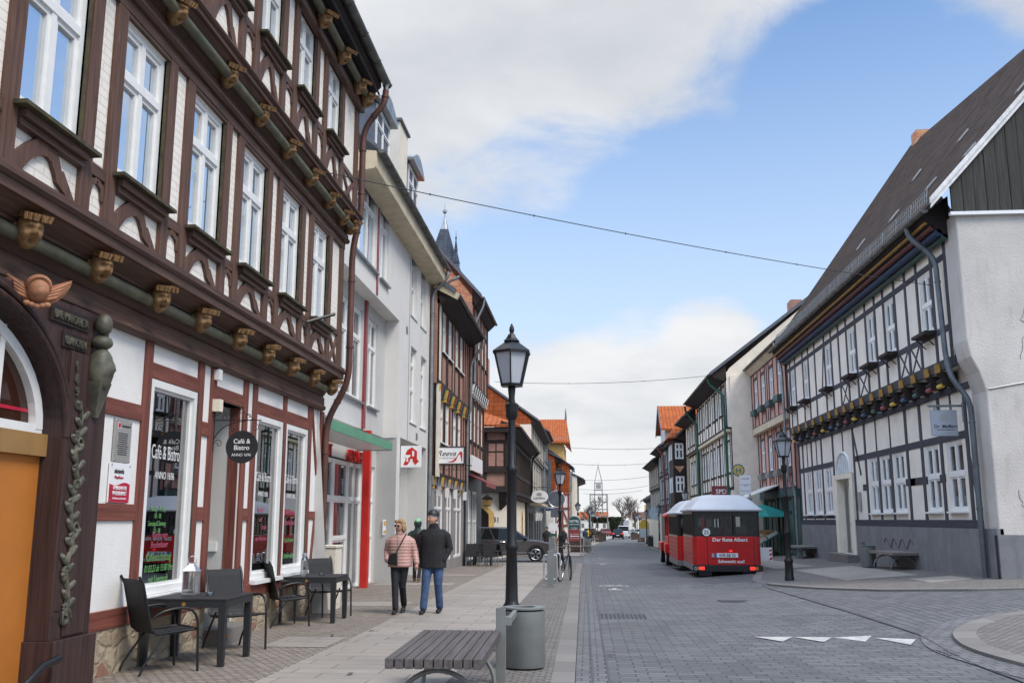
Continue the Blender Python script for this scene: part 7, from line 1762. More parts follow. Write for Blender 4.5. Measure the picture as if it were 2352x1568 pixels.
# bus stop
t = thing('bus_stop_sign', 'round bus stop sign with a green H above a white timetable board', 'bus stop', (6.15, 38.0, gz(6.15, 38))); q = MB(); q.tube([(.10, 0, 0), (.10, 0, 3.4)], .04, 10); q.build('pole', 'steel', t); z0 = 3.55
def disc(r, y, mat, nm): q = MB(); q.prism([(-.30+r*math.cos(2*math.pi*i/32), y, z0+r*math.sin(2*math.pi*i/32)) for i in range(32)], (0, .006, 0)); q.build(nm, mat, t)
disc(.24, -.010, 'teal_canvas', 'disc'); disc(.195, -.014, 'yellow_w', 'disc_face'); text('H', .30, 'teal_canvas', 'lettering', t, (-.30, -.018, z0-.11), bold=.01)
MB().box(-.28, .14, -.05, -.035, 2.62, 3.36).build('board', 'sign_w', t); text('Linie 581', .085, 'ink', 'lettering', t, (-.06, -.054, 3.2)); text('H2 Krummelsches\nHaus', .052, 'ink', 'lettering', t, (-.07, -.054, 2.98)); text('Wernigerode Schulbus', .038, 'ink', 'lettering', t, (-.07, -.054, 2.75)); q = MB(); q.box(.05, .15, -.06, .06, 1.2, 2.5); q.build('timetable_case', 'grey_metal', t)
# ------------------------------------------------------------------ planters
def planter(x, y, w_, d, h, mat, lab):
    t = thing('planter', lab, 'planter', (x, y, gz(x, y)), 0, 'plant tubs on the pavement')
    q = MB(); q.hexa([(-w_*.45, -d*.45, .05), (w_*.45, -d*.45, .05), (w_*.45, d*.45, .05), (-w_*.45, d*.45, .05)], [(-w_/2, -d/2, h), (w_/2, -d/2, h), (w_/2, d/2, h), (-w_/2, d/2, h)]); q.build('tub', mat, t, bevel=.01)
    q = MB(); q.box(-w_*.47, w_*.47, -d*.5, -d*.47, 0, .08); q.build('feet', 'black', t)
    r_ = random.Random(int(x*100)); q = MB()
    for k in range(110):
        a, rr = r_.uniform(0, 6.28), r_.uniform(0, .5); cx, cy = w_*rr*math.cos(a)*1.2, d*rr*math.sin(a)*1.2; l = r_.uniform(.12, .30); dr = Vector((math.cos(a), math.sin(a), r_.uniform(-.3, .8))).normalized(); sd = dr.cross(Vector((0, 0, 1))).normalized()*.035; p = Vector((cx, cy, h+r_.uniform(-.02, .1)))
        q.quad(p-sd, p+dr*l*.5-sd*1.4, p+dr*l, p+dr*l*.5+sd*1.4)
    q.build('greenery', 'needle', t)
planter(-.85, 72.8, 1.0, .9, 1.0, 'planter', 'rusty planter with fir twigs behind the hotel sign'); planter(6.6, 102, .95, .9, .95, 'planter_g', 'dark square planter at the right kerb, nearest of the right side'); planter(6.9, 128, 1.0, .9, 1.0, 'planter', 'rusty planter at the far right kerb beside the yellow topped sign'); planter(7.0, 150, 1.0, .9, 1.0, 'planter', 'small rusty planter farthest down the right kerb'); planter(1.4, 128, 1.0, .9, 1.0, 'planter', 'rusty planter behind the distant bench at the left kerb')
planter(2.0, 134, 1.0, .9, 1.0, 'planter_g', 'grey planter with twigs, farthest down the left kerb')
t = thing('standing_sign', 'yellow topped arched information sign at the far right kerb', 'sign', (6.75, 118, gz(6.7, 118))); q = MB(); q.prism([(.55*math.cos(math.pi*i/14), -.05, 2.3+.5*math.sin(math.pi*i/14)) for i in range(15)]+[(-.55, -.05, 1.7), (.55, -.05, 1.7)], (0, .1, 0)); q.build('yellow_panel', 'yellow', t); MB().box(-.55, .55, -.05, .05, .7, 1.69).build('white_panel', 'ltblue', t); q = MB(); q.box(-.58, -.5, -.06, .06, 0, 2.3); q.box(.5, .58, -.06, .06, 0, 2.3); q.build('posts', 'steel', t)
for x, y, mt, lab in ((8.0, 104, 'ltblue', 'pale blue folding board on the right pavement'), (7.4, 106, 'cream_lt', 'cream folding board on the right pavement')):
    q = MB(); q.hexa([(-.35, -.25, 0), (.35, -.25, 0), (.35, -.2, 0), (-.35, -.2, 0)], [(-.35, -.02, 1.3), (.35, -.02, 1.3), (.35, .02, 1.3), (-.35, .02, 1.3)]); q.hexa([(-.35, .2, 0), (.35, .2, 0), (.35, .25, 0), (-.35, .25, 0)], [(-.35, -.02, 1.28), (.35, -.02, 1.28), (.35, .02, 1.28), (-.35, .02, 1.28)]); solo(q, 'folding_board', mt, lab, 'signboard', None, (x, y, gz(x, y)))
q = MB(); q.box(-.5, .5, -.05, .05, 3.0, 4.2); q.tube([(0, 0, -1), (0, 0, 4.2)], .05, 6); solo(q, 'road_sign', 'yellow', 'yellow road sign on a pole beside the far right lamps', 'road sign', None, (8.6, 140, gz(8.6, 140)+.8))
# round shop signs hanging over the far right pavement
for x, y, mt, lab in ((6.35, 92, 'ltblue', 'round pale blue shop sign above the red train engine'), (6.75, 92.6, 'cream_lt', 'round cream shop sign above the red train engine')):
    q = MB(); q.prism([(.62*math.cos(2*math.pi*i/24), -.06, .62*math.sin(2*math.pi*i/24)) for i in range(24)], (0, .12, 0)); q.tube([(.6, 0, 0), (1.2, 0, 0)], .04, 6); solo(q, 'round_sign', mt, lab, 'sign', None, (x, y, 2.0))
# ------------------------------------------------------------------ grocery stall
t = thing('grocery_rack', 'green steel rack with tilted shelves outside the pink house', 'rack', (8.05, 46.5, gz(8, 46.5)), R(-90)); q = MB()
for x in (-2.2, 0, 2.2):
    q.tube([(x, -.55, 0), (x, -.55, .55)], .03, 6); q.tube([(x, .45, 0), (x, .45, 1.15)], .03, 6); q.tube([(x, -.55, .50), (x, .45, 1.05)], .03, 6)
for y, z in ((-.55, .12), (-.55, .5), (.45, 1.05), (0, .77)): q.tube([(-2.2, y, z), (2.2, y, z)], .03, 6)
q.build('frame', 'dkgreen', t)
rg = random.Random(4); k = 0
cols = ['oranges', 'green apples', 'red apples', 'leafy greens', 'tomatoes', 'lemons']
for i in range(6):
    for j in range(2):
        x = -1.85+.72*i; y = -.30+.5*j; z = .66+.275*j
        c = thing('fruit_crate', '', 'crate', (0, 0, 0), 0, 'fruit crates on the green rack'); c.location = (8.05+y, 46.5-x, gz(8, 46.5)+z); c.rotation_euler = (R(0), R(-28), R(-90)); c.rotation_euler = (R(28), 0, R(-90))
        row = 'front' if j == 0 else 'back'; which = ['first', 'second', 'third', 'fourth', 'fifth', 'sixth'][5-i]
        c['label'] = 'carton of %s, %s in the %s row of the green rack' % (cols[(i+2*j) % 6], which, row)
        q = MB(); q.box(-.33, .33, -.22, .22, -.02, 0); q.box(-.33, .33, -.24, -.22, -.02, .14); q.box(-.33, .33, .22, .24, -.02, .14); q.box(-.33, -.31, -.22, .22, 0, .14); q.box(.31, .33, -.22, .22, 0, .14); q.build('carton', 'carton', c)
        f = MB()
        for a in range(5):
            for b in range(4): f.ell((-.25+.125*a+rg.uniform(-.02, .02), -.16+.11*b, .08+rg.uniform(0, .03)), .06, .055, .055, 7, 5)
        f.build('fruit', ('fruit_o', 'fruit_g', 'fruit_r', 'fruit_g', 'fruit_r', 'yellow')[(i+2*j) % 6], c)
t = thing('parasol', 'low teal green parasol above the fruit crates', 'parasol', (8.0, 45.3, gz(8, 45.3))); q = MB(); q.tube([(0, 0, 0), (0, 0, 2.35)], .025, 6); q.build('pole', 'steel', t); q = MB(); q.lathe([(1.5, 1.75), (1.0, 1.98), (.4, 2.2), (.02, 2.32)], n=8); q.build('canopy', 'teal_canvas', t)
q = MB(); q.box(-.32, .32, -.02, .02, .15, .62); q.tube([(-.28, 0, 0), (-.28, 0, .6)], .02, 5); q.tube([(.28, 0, 0), (.28, 0, .6)], .02, 5)
bo_ = solo(q, 'barrier_board', 'sign_w', 'white board with red slanted edge stripes beside the train', 'barrier', None, (6.45, 36.8, gz(6.45, 36.8)))
q = MB()
for s in (-1, 1):
    for k in range(3): q.hexa([(s*.26-.05, -.024, .17+.15*k), (s*.26+.05, -.024, .20+.15*k), (s*.26+.05, -.021, .20+.15*k), (s*.26-.05, -.021, .17+.15*k)], [(s*.26-.05, -.024, .24+.15*k), (s*.26+.05, -.024, .27+.15*k), (s*.26+.05, -.021, .27+.15*k), (s*.26-.05, -.021, .24+.15*k)])
q.build('stripes', 'red', bo_)
# ------------------------------------------------------------------ overhead cables
def cable(p, q_, sag, r, lab, beads=0):
    p, q_ = Vector(p), Vector(q_); n = 30; c = MB(); P = [p+(q_-p)*(i/n)+Vector((0, 0, -sag*4*(i/n)*(1-i/n))) for i in range(n+1)]
    c.tube(P, r, 5)
    for k in range(beads): i = int(n*(k+1)/(beads+1)); c.ell(P[i], r*1.7, r*1.7, r*2.6, 6, 4)
    solo(c, 'overhead_cable', 'ink', lab, 'cable', 'wires across the street')

rl_ = random.Random(12)
lm_ = MB(); lm_.poly([(-.03, 0, .004), (-.01, -.018, .008), (.025, -.012, .006), (.04, .004, .010), (.015, .018, .006), (-.015, .014, .009)]); lf = lm_.mesh('dry_leaf', 'planter')
for k in range(16):
    x, y = rl_.uniform(-3.6, -.6), rl_.uniform(9.8, 20)
    if k > 12: x, y = rl_.uniform(.1, 1.5), rl_.uniform(11, 16)
    o = bpy.data.objects.new('dry_leaf', lf); COL.objects.link(o); o.location = (x, y, gz(x, y)+(.006 if x < 0 else RD+.012)); o.rotation_euler = (0, 0, rl_.uniform(0, 6)); s_ = rl_.uniform(.8, 1.7); o.scale = (s_, s_, s_)
    tag(o, 'small dry brown leaf lying on the paving', 'leaf', 'dry leaves on the paving')
cable((-4.40, 14.5, 7.05), (8.66, 24.05, 7.21), .12, .009, 'dark cable from the café house to the black and white house, nearest wire', 6)
for (x0, x1, y, za, zb, lab) in ((-4.9, 7.0, 51, 8.75, 9.0, 'thin wire above the lamp heads, second nearest'), (-3.6, 6.6, 76, 7.25, 7.0, 'thin wire below the orange roofed house'), (-2.5, 6.6, 92, 6.75, 6.75, 'thin wire at the tip of the clock frame'), (-1.5, 7.2, 108, 5.8, 6.2, 'thin wire across the clock face height'), (-1.0, 7.4, 120, 5.1, 5.5, 'thin wire just under the clock, upper of the last pair'), (-.6, 7.4, 132, 4.9, 5.3, 'thin wire just under the clock, lowest of all')):
    cable((x0, y, za), (x1, y, zb), .25, .008+.00008*y, lab, 2)
# ------------------------------------------------------------------ tourist road train
def wheelset(parent, x, y, r, w_, name='wheel'):
    q = MB(); q.tube([(x-w_/2, y, r), (x+w_/2, y, r)], r, 22); o = q.build(name, 'rubber', parent, 40)
    c = MB(); s = -1 if x < 0 else 1; c.tube([(x+s*w_/2, y, r), (x+s*(w_/2+.012), y, r)], r*.6, 18); c.build('rim', 'steel', o, 40)
def wagon(loc, rz, label, rear):
    t = thing('road_train_wagon', label, 'tourist train', loc, rz, 'wagons of the red tourist train'); L, wd = 3.9, 1.075   # y from 0 (rear) to L
    q = MB(); bev = .16
    def ring(z, k=0): return [(-wd+k, bev, z), (-wd+bev*.7+k, k, z), (wd-bev*.7-k, k, z), (wd-k, bev, z), (wd-k, L, z), (-wd+k, L, z)]
    q.prism([(x, y, z) for x, y, z in ring(.36)], (0, 0, .90)); q.build('body', 'tr_red', t, bevel=.012)
    q = MB(); q.prism(ring(.17, -.015), (0, 0, .185)); q.build('skirt', 'tr_grey' , t, bevel=.01)
    if rear: q = MB(); q.box(-wd-.03, wd+.03, -.04, .12, .15, .355); q.build('bumper', 'tr_black', t, bevel=.01)
    # panel seams and ribs
    q = MB()
    if rear:
        for x in (-.62, .86): q.box(x-.012, x+.012, -.006, .02, .37, 1.25)
    q.build('seams', 'tr_black', t) if rear else None
    q = MB()
    if rear:
        for z in (1.03, .94, .83, .72, .57): q.box(-.56, .80, -.010, .004, z-.010, z+.010); q.box(-.86, -.68, -.010, .004, z-.01, z+.01); q.box(.92, .98, -.010, .004, z-.01, z+.01)
    q.build('ribs', 'tr_red', t) if rear else None
    q = MB()
    for i in range(5):
        for s in (-1, 1): q.box(s*(wd)-.008, s*(wd)+.008, .2, L-.1, .44+.155*i, .455+.155*i)
    for i in range(9):
        for s in (-1, 1): q.box(s*wd-.008, s*wd+.008, .25+.42*i, .27+.42*i, .38, 1.24)
    q.build('side_ribs', 'tr_rib', t)
    # window band: black posts, open panes
    q = MB()
    for s in (-1, 1):
        for i in range(10): y = .05+bev+(L-.12-bev)*i/9; q.box(s*wd-.04 if s > 0 else -wd, s*wd if s > 0 else -wd+.04, y-.028, y+.028, 1.262, 2.06)
        q.box(s*(wd-.02)-.02, s*(wd-.02)+.02, bev, L, 1.98, 2.059); q.box(s*(wd-.02)-.02, s*(wd-.02)+.02, bev, L, 1.262, 1.30)
    for x in (-wd+bev*.7, -.66, -.30, .28, .72, wd-bev*.7): q.box(x-.035, x+.035, .01, .05, 1.262, 2.06)
    q.box(-wd+.1, wd-.1, .012, .06, 1.262, 1.34); q.box(-wd+.1, wd-.1, .012, .06, 1.92, 2.06)
    for x in (-wd+.06, -.35, .35, wd-.06): q.box(x-.04, x+.04, L-.05, L-.002, 1.262, 2.06)
    q.box(-wd, wd, L-.049, L-.003, 1.9, 2.06)
    q.hexa([(-wd, bev, 1.262), (-wd+.11, .01, 1.262), (-wd+.13, .03, 1.262), (-wd+.02, bev+.02, 1.262)], [(-wd, bev, 2.06), (-wd+.11, .01, 2.06), (-wd+.13, .03, 2.06), (-wd+.02, bev+.02, 2.06)])
    q.build('window_frame', 'tr_black', t)
    g = MB(); g.box(-wd+.13, wd-.13, .022, .03, 1.34, 1.92); 
    for s in (-1, 1): g.box(s*(wd-.02)-.004, s*(wd-.02)+.004, bev+.05, L-.1, 1.30, 1.98)
    g.build('pane', 'glass_clear', t)
    for s in (-1, 1): q = MB(); q.box(s*wd-.006, s*wd+.006, .1, L-.05, 1.235, 1.262); q.build('trim', 'steel', t)
    # seats inside
    for k in range(4): q = MB(); q.box(-wd+.15, -.15, .5+.85*k, .58+.85*k, .9, 1.55); q.box(.15, wd-.15, .5+.85*k, .58+.85*k, .9, 1.55); q.build('seat', ('tr_black', 'dkred')[k % 2], t)
    # white roof with chamfers and a flat top
    q = MB(); o_ = .10
    def rr(kx, y0, y1, z, rc=.16):
        x = kx; P = []
        for cx, cy, a0 in ((x-rc, y0+rc, -90), (x-rc, y1-rc, 0), (-x+rc, y1-rc, 90), (-x+rc, y0+rc, 180)):
            for k in range(5): an = R(a0+22.5*k); P.append((cx+rc*math.cos(an), cy+rc*math.sin(an), z))
        return P
    lv = [rr(wd+o_-.02, -.10, L+.03, 2.061), rr(wd+o_, -.12, L+.05, 2.085), rr(wd+o_, -.12, L+.05, 2.12), rr(wd*1.0, -.02, L-.02, 2.21), rr(wd*.90, .16, L-.1, 2.33), rr(wd*.76, .40, L-.2, 2.47), rr(wd*.64, .60, L-.3, 2.56), rr(wd*.56, .72, L-.35, 2.60)]
    q.poly(lv[0][::-1]); q.poly(lv[-1])
    for A_, B_ in zip(lv, lv[1:]):
        for k in range(20): j = (k+1) % 20; q.quad(A_[k], A_[j], B_[j], B_[k])
    q.build('roof', 'tr_roof', t, 60)
    q = MB()
    for i in range(6):
        z0 = 2.15+.02*i
        for s in (-1, 1): q.box(s*(wd*1.0-.03*i)-.05, s*(wd*1.0-.03*i)+.05, .5, L-.3, z0, z0+.012)
    q.build('roof_ribs', 'tr_roof', t)
    for x in (-.80, .80): wheelset(t, x, .95, .24, .2)
    for x in (-.80, .80): wheelset(t, x, L-.7, .24, .2)
    q = MB(); q.box(-.8, .8, .3, L-.3, .14, .20); q.box(-.9, -.5, .15, .2, .02, .16); q.box(.5, .9, .15, .2, .02, .16); q.build('chassis', 'tr_black', t)
    return t
W1 = wagon((4.46, 32.0, gz(4, 32)+RD), R(-1.0), 'rear wagon of the red tourist train with white roof and lettering', True)
text('Der Rote Albert', .165, 'w_ink', 'lettering', W1, (.10, -.012, 1.105), bold=.02); text('Schwenkt aus!', .145, 'w_ink', 'lettering', W1, (.12, -.012, .43), bold=.02)
MB().box(-.40, .34, -.022, -.008, .60, .735).build('number_plate', 'sign_w', W1); MB().box(-.40, -.335, -.026, -.0225, .60, .735).build('plate_band', plain('plate_blue', (.01, .08, .45), .4), W1); text('WR·EB 33', .135, 'ink', 'lettering', W1, (.0, -.026, .62), sx=.92, bold=.012); MB().box(-.49, -.415, -.02, -.008, .61, .725).build('plate_badge', 'plaque', W1)
q = MB(); q.prism([(-.64+.135*math.cos(2*math.pi*i/28), -.02, 1.40+.135*math.sin(2*math.pi*i/28)) for i in range(28)], (0, .01, 0)); q.build('speed_disc', 'sign_w', W1); text('25', .17, 'ink', 'lettering', W1, (-.64, -.026, 1.34), bold=.01); q = MB(); q.tube([(-.64+.13*math.cos(2*math.pi*i/28), -.022, 1.40+.13*math.sin(2*math.pi*i/28)) for i in range(29)], .006, 5); q.build('disc_rim', 'ink', W1)
for s in (-1, 1):
    q = MB(); q.box(s*.80-.10, s*.80+.06 if s < 0 else s*.80+.06, -.055, -.04, .215, .31); q.build('tail_light', 'tail', W1); q = MB(); q.box(s*.92-.04, s*.92+.04, -.055, -.04, .215, .31); q.build('indicator', 'amber', W1)
q = MB(); q.box(.07, .16, -.03, -.006, .79, .82); q.build('brake_light', 'tail', W1)
q = MB(); q.box(-.78, -.60, .045, .06, 1.45, 1.88); q.build('red_notice', 'tr_red', W1)
q = MB(); q.tube([(-1.02+.035*math.cos(2*math.pi*i/16), -.043, .25+.045*math.sin(2*math.pi*i/16)) for i in range(17)], .006, 4); q.build('emblem', 'sign_w', W1)
wagon((4.44, 37.2, gz(4, 37.2)+RD), 0, 'middle wagon of the red tourist train, partly behind the rear one', False)
q = MB(); q.tube([(4.45, 35.8, gz(4, 36.5)+.2), (4.45, 37.3, gz(4, 36.5)+.2)], .04, 6); solo(q, 'coupling_bar', 'tr_black', 'black coupling bar between the two red wagons', 'coupling')
t = thing('road_train_engine', 'red engine of the tourist train at the head of the wagons', 'tourist train', (4.42, 42.2, gz(4, 42.2)+RD)); 
q = MB(); q.box(-1.0, 1.0, .1, 1.9, .4, 1.25); q.box(-.75, .75, 1.9, 4.2, .45, 1.2); q.build('body', 'tr_red', t, bevel=.05)
for x in (-.93, .93): MB().box(x-.2, x+.2, 2.6, 4.1, .55, .95).build('mudguard', 'tr_red', t, bevel=.06); MB().box(x-.2, x+.2, .05, .9, .5, .95).build('mudguard', 'tr_red', t, bevel=.06)
for x in (-.95, .95):
    for y in (.15, 1.0, 1.85): MB().box(x-.04, x+.04, y-.05, y+.05, 1.25, 2.05).build('post', 'tr_red', t)
q = MB(); q.box(-1.1, 1.1, -.1, 2.3, 2.051, 2.13); q.hexa([(-1.1, -.1, 2.131), (1.1, -.1, 2.131), (1.1, 2.3, 2.131), (-1.1, 2.3, 2.131)], [(-.6, .3, 2.4), (.6, .3, 2.4), (.6, 1.9, 2.4), (-.6, 1.9, 2.4)]); q.build('roof', 'tr_red', t)
q = MB(); q.lathe([(.12, 1.2), (.10, 1.7), (.18, 1.75), (.2, 2.0), (.1, 2.05)], (0, 3.6, 0), 12); q.build('chimney', 'tr_black', t)
for x in (-.95, .95): wheelset(t, x, .5, .36, .26); wheelset(t, x, 3.3, .42, .28)
q = MB(); q.box(-.92, .92, .14, 1.86, 1.27, 2.0); q.build('pane', 'glass_dim', t)
# ------------------------------------------------------------------ cars
def car(name, label, loc, rz, paint, prof_, L, W, roof_y, wr=.34, wheels=(.82, -.78), lod=1, kind='car'):
    "profile in (x forward, z): lower body; cabin as a tapered block"
    t = thing(name, label, kind, loc, rz)
    hw = W/2
    q = MB(); n = len(prof_)
    secs = [(-hw, .90), (-hw*.985, .98), (-hw*.90, 1.0), (0, 1.0), (hw*.90, 1.0), (hw*.985, .98), (hw, .90)]
    zs0 = .32
    rows = []
    for y, k in secs:
        rows.append([(x, y, zs0+(z-zs0)*(k if z > zs0 else 1)) for x, z in prof_])
    for a, b in zip(rows, rows[1:]):
        for i in range(n): j = (i+1) % n; q.quad(a[i], a[j], b[j], b[i])
    q.poly(list(reversed(rows[0]))); q.poly(rows[-1]); q.build('body', paint, t, 35)
    # greenhouse
    (xa, xb, xc, xd, zb, zt) = roof_y
    g = MB(); g.hexa([(xa, -hw*.93, zb), (xd, -hw*.93, zb), (xd, hw*.93, zb), (xa, hw*.93, zb)], [(xb, -hw*.74, zt), (xc, -hw*.74, zt), (xc, hw*.74, zt), (xb, hw*.74, zt)]); g.build('cabin_glass', 'glass_car', t, bevel=.05)
    r_ = MB(); r_.hexa([(xb-.05, -hw*.755, zt-.03), (xc+.05, -hw*.755, zt-.03), (xc+.05, hw*.755, zt-.03), (xb-.05, hw*.755, zt-.03)], [(xb+.05, -hw*.70, zt+.05), (xc-.10, -hw*.70, zt+.05), (xc-.10, hw*.70, zt+.05), (xb+.05, hw*.70, zt+.05)])
    r_.build('roof', paint, t, bevel=.02)
    for s in (-1, 1):
        for (x0, x1) in ((xa, xb), (xd, xc), ((xa+xd)/2-.05, (xb+xc)/2-.05), (xa*.55+xd*.45-.75 if False else xa+.9, xb+.75)):
            MB().beam((x0, s*hw*.935, zb), (x1, s*hw*.75, zt), .07, .035, up=(0, s, .3)).build('pillar', paint, t)
    for s in (-1, 1):
        for k, fx in enumerate(wheels):
            x = fx*L/2*.78 if abs(fx) <= 1 else fx
            w_ = MB(); w_.tube([(x, s*(hw-.20), wr), (x, s*(hw-.0), wr)], wr, 24); o = w_.build('wheel', 'rubber', t, 40)
            c = MB(); c.tube([(x, s*(hw+.001), wr), (x, s*(hw+.012), wr)], wr*.66, 24)
            o2 = c.build('rim_dish', 'tr_black', o, 40)
            c = MB()
            for i in range(5):
                a = 2*math.pi*i/5+.3
                for d in (-.13, .13): c.beam((x+.06*math.cos(a), s*(hw+.018), wr+.06*math.sin(a)), (x+wr*.68*math.cos(a+d), s*(hw+.018), wr+wr*.68*math.sin(a+d)), .035, .012, up=(0, s, 0))
            c.tube([(x+wr*.68*math.cos(2*math.pi*i/24), s*(hw+.016), wr+wr*.68*math.sin(2*math.pi*i/24)) for i in range(25)], .015, 6); c.build('rim', 'steel', o2)
            ar = MB(); P = [(x+(wr+.05)*math.cos(a), wr+(wr+.05)*math.sin(a)) for a in [math.pi*i/12 for i in range(13)]]
            for (x0, z0), (x1, z1) in zip(P, P[1:]): ar.beam((x0, s*(hw-.02), z0), (x1, s*(hw-.02), z1), .06, .07, up=(0, s, 0))
            ar.build('wheel_arch', 'rubber', t)
    return t
suv = [(-2.35, .42), (-2.38, .75), (-2.30, 1.08), (-1.9, 1.12), (.85, 1.10), (1.55, 1.06), (2.15, .93), (2.36, .80), (2.40, .55), (2.34, .34), (-2.2, .30)]
t = car('parked_car', 'dark grey sport utility car nosing out of the side street on the left', (-4.15, 49.6, gz(-4, 49.6)+RD), R(4), 'car_grey', suv, 4.8, 1.92, (-2.22, -1.85, .25, 1.15, 1.08, 1.66), wr=.38, wheels=(.79, -.78))
q = MB()
for s in (-1, 1): q.hexa([(1.95, s*.93-.02, .84), (2.36, s*.62-.02, .78), (2.36, s*.62+.02, .78), (1.95, s*.93+.02, .84)], [(1.80, s*.94-.02, .98), (2.22, s*.62-.02, .93), (2.22, s*.62+.02, .93), (1.80, s*.94+.02, .98)])
q.build('headlight', 'chrome', t); q = MB()
for z in (.86, .76, .66, .56): q.box(2.33, 2.44, -.6, .6, z-.025, z+.015)
q.build('grille', 'chrome', t); q = MB(); q.box(2.1, 2.46, -.93, .93, .30, .40); q.build('bumper_lip', 'tr_black', t); q = MB(); q.ell((.95, -1.02, 1.15), .10, .09, .09, 10, 8); q.build('mirror', 'tr_black', t, True)
q = MB(); q.tube([(-.35, -.965, .98), (-.30, -.985, .98), (-.12, -.985, .98), (-.07, -.965, .98)], .014, 6); q.build('door_handle', 'chrome', t); q = MB(); q.box(-1.6, 1.3, -.968, -.955, .45, .47); q.build('trim', 'chrome', t)
q = MB(); q.box(-.95, -.94, -.962, -.95, .40, 1.08); q.box(.35, .36, -.962, -.95, .40, 1.08); q.build('door_seams', 'tr_black', t)
hat = [(-1.95, .40), (-2.0, .72), (-1.9, .98), (-1.55, 1.02), (.75, .98), (1.5, .90), (1.95, .70), (2.0, .4), (1.9, .28), (-1.85, .28)]
t = car('car', 'black hatchback driving away from us down the street', (4.75, 156, gz(4.7, 156)+RD), R(88), 'car_black', hat, 4.2, 1.78, (-1.85, -1.45, .2, 1.0, .96, 1.52), wr=.33)
for s in (-1, 1): q = MB(); q.box(-2.02, -1.95, s*.70-.12, s*.70+.12, .84, .96); q.build('tail_light', 'tail', t)
MB().box(-2.03, -1.99, -.22, .22, .58, .67).build('number_plate', 'sign_w', t)
van = [(-2.5, .40), (-2.55, 1.1), (-2.5, 1.2), (1.6, 1.18), (2.3, .95), (2.5, .6), (2.4, .3), (-2.4, .3)]
t = car('van', 'white van in front of the black hatchback', (6.2, 170, gz(6.2, 170)+RD), R(86), 'car_white', van, 5.0, 2.1, (-2.5, -2.4, .9, 1.5, 1.15, 2.05), wr=.36, kind='van')
for s in (-1, 1): q = MB(); q.box(-2.58, -2.5, s*.95-.06, s*.95+.06, .9, 1.3); q.build('tail_light', 'dkred', t)
t = car('car', 'white car far down the street beyond the van', (9.2, 190, gz(9, 190)+RD), R(120), 'car_white', hat, 4.3, 1.85, (-1.85, -1.45, .2, 1.0, .96, 1.5), wr=.33)
t = car('parked_car', 'small dark car parked behind the clock frame', (1.0, 196, gz(1, 196)+RD), R(5), 'car_black', hat, 4.3, 1.85, (-1.85, -1.45, .2, 1.0, .96, 1.5), wr=.33); t = car('parked_car', 'small red car parked behind the clock frame', (3.4, 197, gz(3, 197)+RD), R(100), 'dkred', hat, 4.3, 1.85, (-1.85, -1.45, .2, 1.0, .96, 1.5), wr=.33)
# ------------------------------------------------------------------ clock frame, hedge and trees at the end of the street
t = thing('clock_frame', 'tall open steel frame with a square clock ending the street view', 'clock tower', (2.31, 200, -2.38)); z0 = gz(1.8, 160); b = .085; t.scale = (1.25, 1.25, 1.25); q = MB()
for x in (-1.40, 1.38):
    for y in (0, 2.4): q.beam((x, y, .0), (x, y, 5.5-z0), b*2, b*2, up=(0, 1, 0))
for z in (2.0, 3.05, 4.27, 5.48):
    for y in (0, 2.4): q.beam((-1.5, y, z-z0), (1.48, y, z-z0), b*1.5, b*1.5)
    for x in (-1.40, 1.38): q.beam((x, 0, z-z0), (x, 2.4, z-z0), b*1.3, b*1.3)
for x in (-.65, .60):
    for y in (.2, 1.6): q.beam((x, y, 1.9-z0), (x, y, 7.4-z0), b*1.4, b*1.4, up=(0, 1, 0)); q.beam((x, y, 7.4-z0), (-.02, .9, 10.2-z0), b*1.3, b*1.3, up=(0, 1, 0))
for z in (6.2, 7.38): 
    for y in (.2, 1.6): q.beam((-.65, y, z-z0), (.60, y, z-z0), b*1.3, b*1.3)
q.beam((-.02, .9, 10.1-z0), (-.02, .9, 10.7-z0), .05, .05, up=(0, 1, 0)); q.build('frame', 'bark_pale' if False else 'grey_metal', t)
MB().box(-.46, .42, .1, .16, 6.35-z0, 7.22-z0).build('clock_face', 'plaque', t); q = MB()
for i in range(12): a = math.pi/6*i; q.beam((-.02+.30*math.sin(a), .09, 6.78-z0+.30*math.cos(a)), (-.02+.38*math.sin(a), .09, 6.78-z0+.38*math.cos(a)), .03, .03, up=(0, 1, 0))
q.beam((-.02, .08, 6.78-z0), (.02, .08, 7.08-z0), .04, .02, up=(0, 1, 0)); q.beam((-.02, .08, 6.78-z0), (.2, .08, 6.62-z0), .04, .02, up=(0, 1, 0)); q.build('hands', 'ink', t)
q = MB()
for z, n in ((4.9, 1), (3.7, 3), (2.5, 4)):
    for i in range(n):
        x = (i-(n-1)/2)*.42; q.lathe([(.02, .28), (.09, .2), (.13, -.05), (.17, -.14)], (x, .9, z-z0), 8)
q.build('bell', 'bronze', t)
def leafbox(name, x0, x1, y0, y1, z0, z1, n, size, mat, lab, cat, seed):
    r_ = random.Random(seed); q = MB()
    q.box(x0+.25, x1-.25, y0+.25, y1-.25, z0, z1-.25)
    for k in range(n):
        f = r_.random(); x, y, z = r_.uniform(x0, x1), r_.uniform(y0, y1), r_.uniform(z0, z1)
        if f < .6: y = y0+r_.uniform(-.15, .2)
        elif f < .75: x = r_.choice((x0, x1))+r_.uniform(-.15, .15)
        elif f < .9: z = z1+r_.uniform(-.2, .15)
        d = Vector((r_.uniform(-1, 1), r_.uniform(-1, 1), r_.uniform(-1, 1))).normalized(); e = d.orthogonal().normalized(); g_ = d.cross(e); s = size*r_.uniform(.6, 1.3); p = Vector((x, y, z)); q.quad(p-e*s-g_*s*.6, p+e*s-g_*s*.6, p+e*s+g_*s*.6, p-e*s+g_*s*.6)
    return solo(q, name, mat, lab, cat)
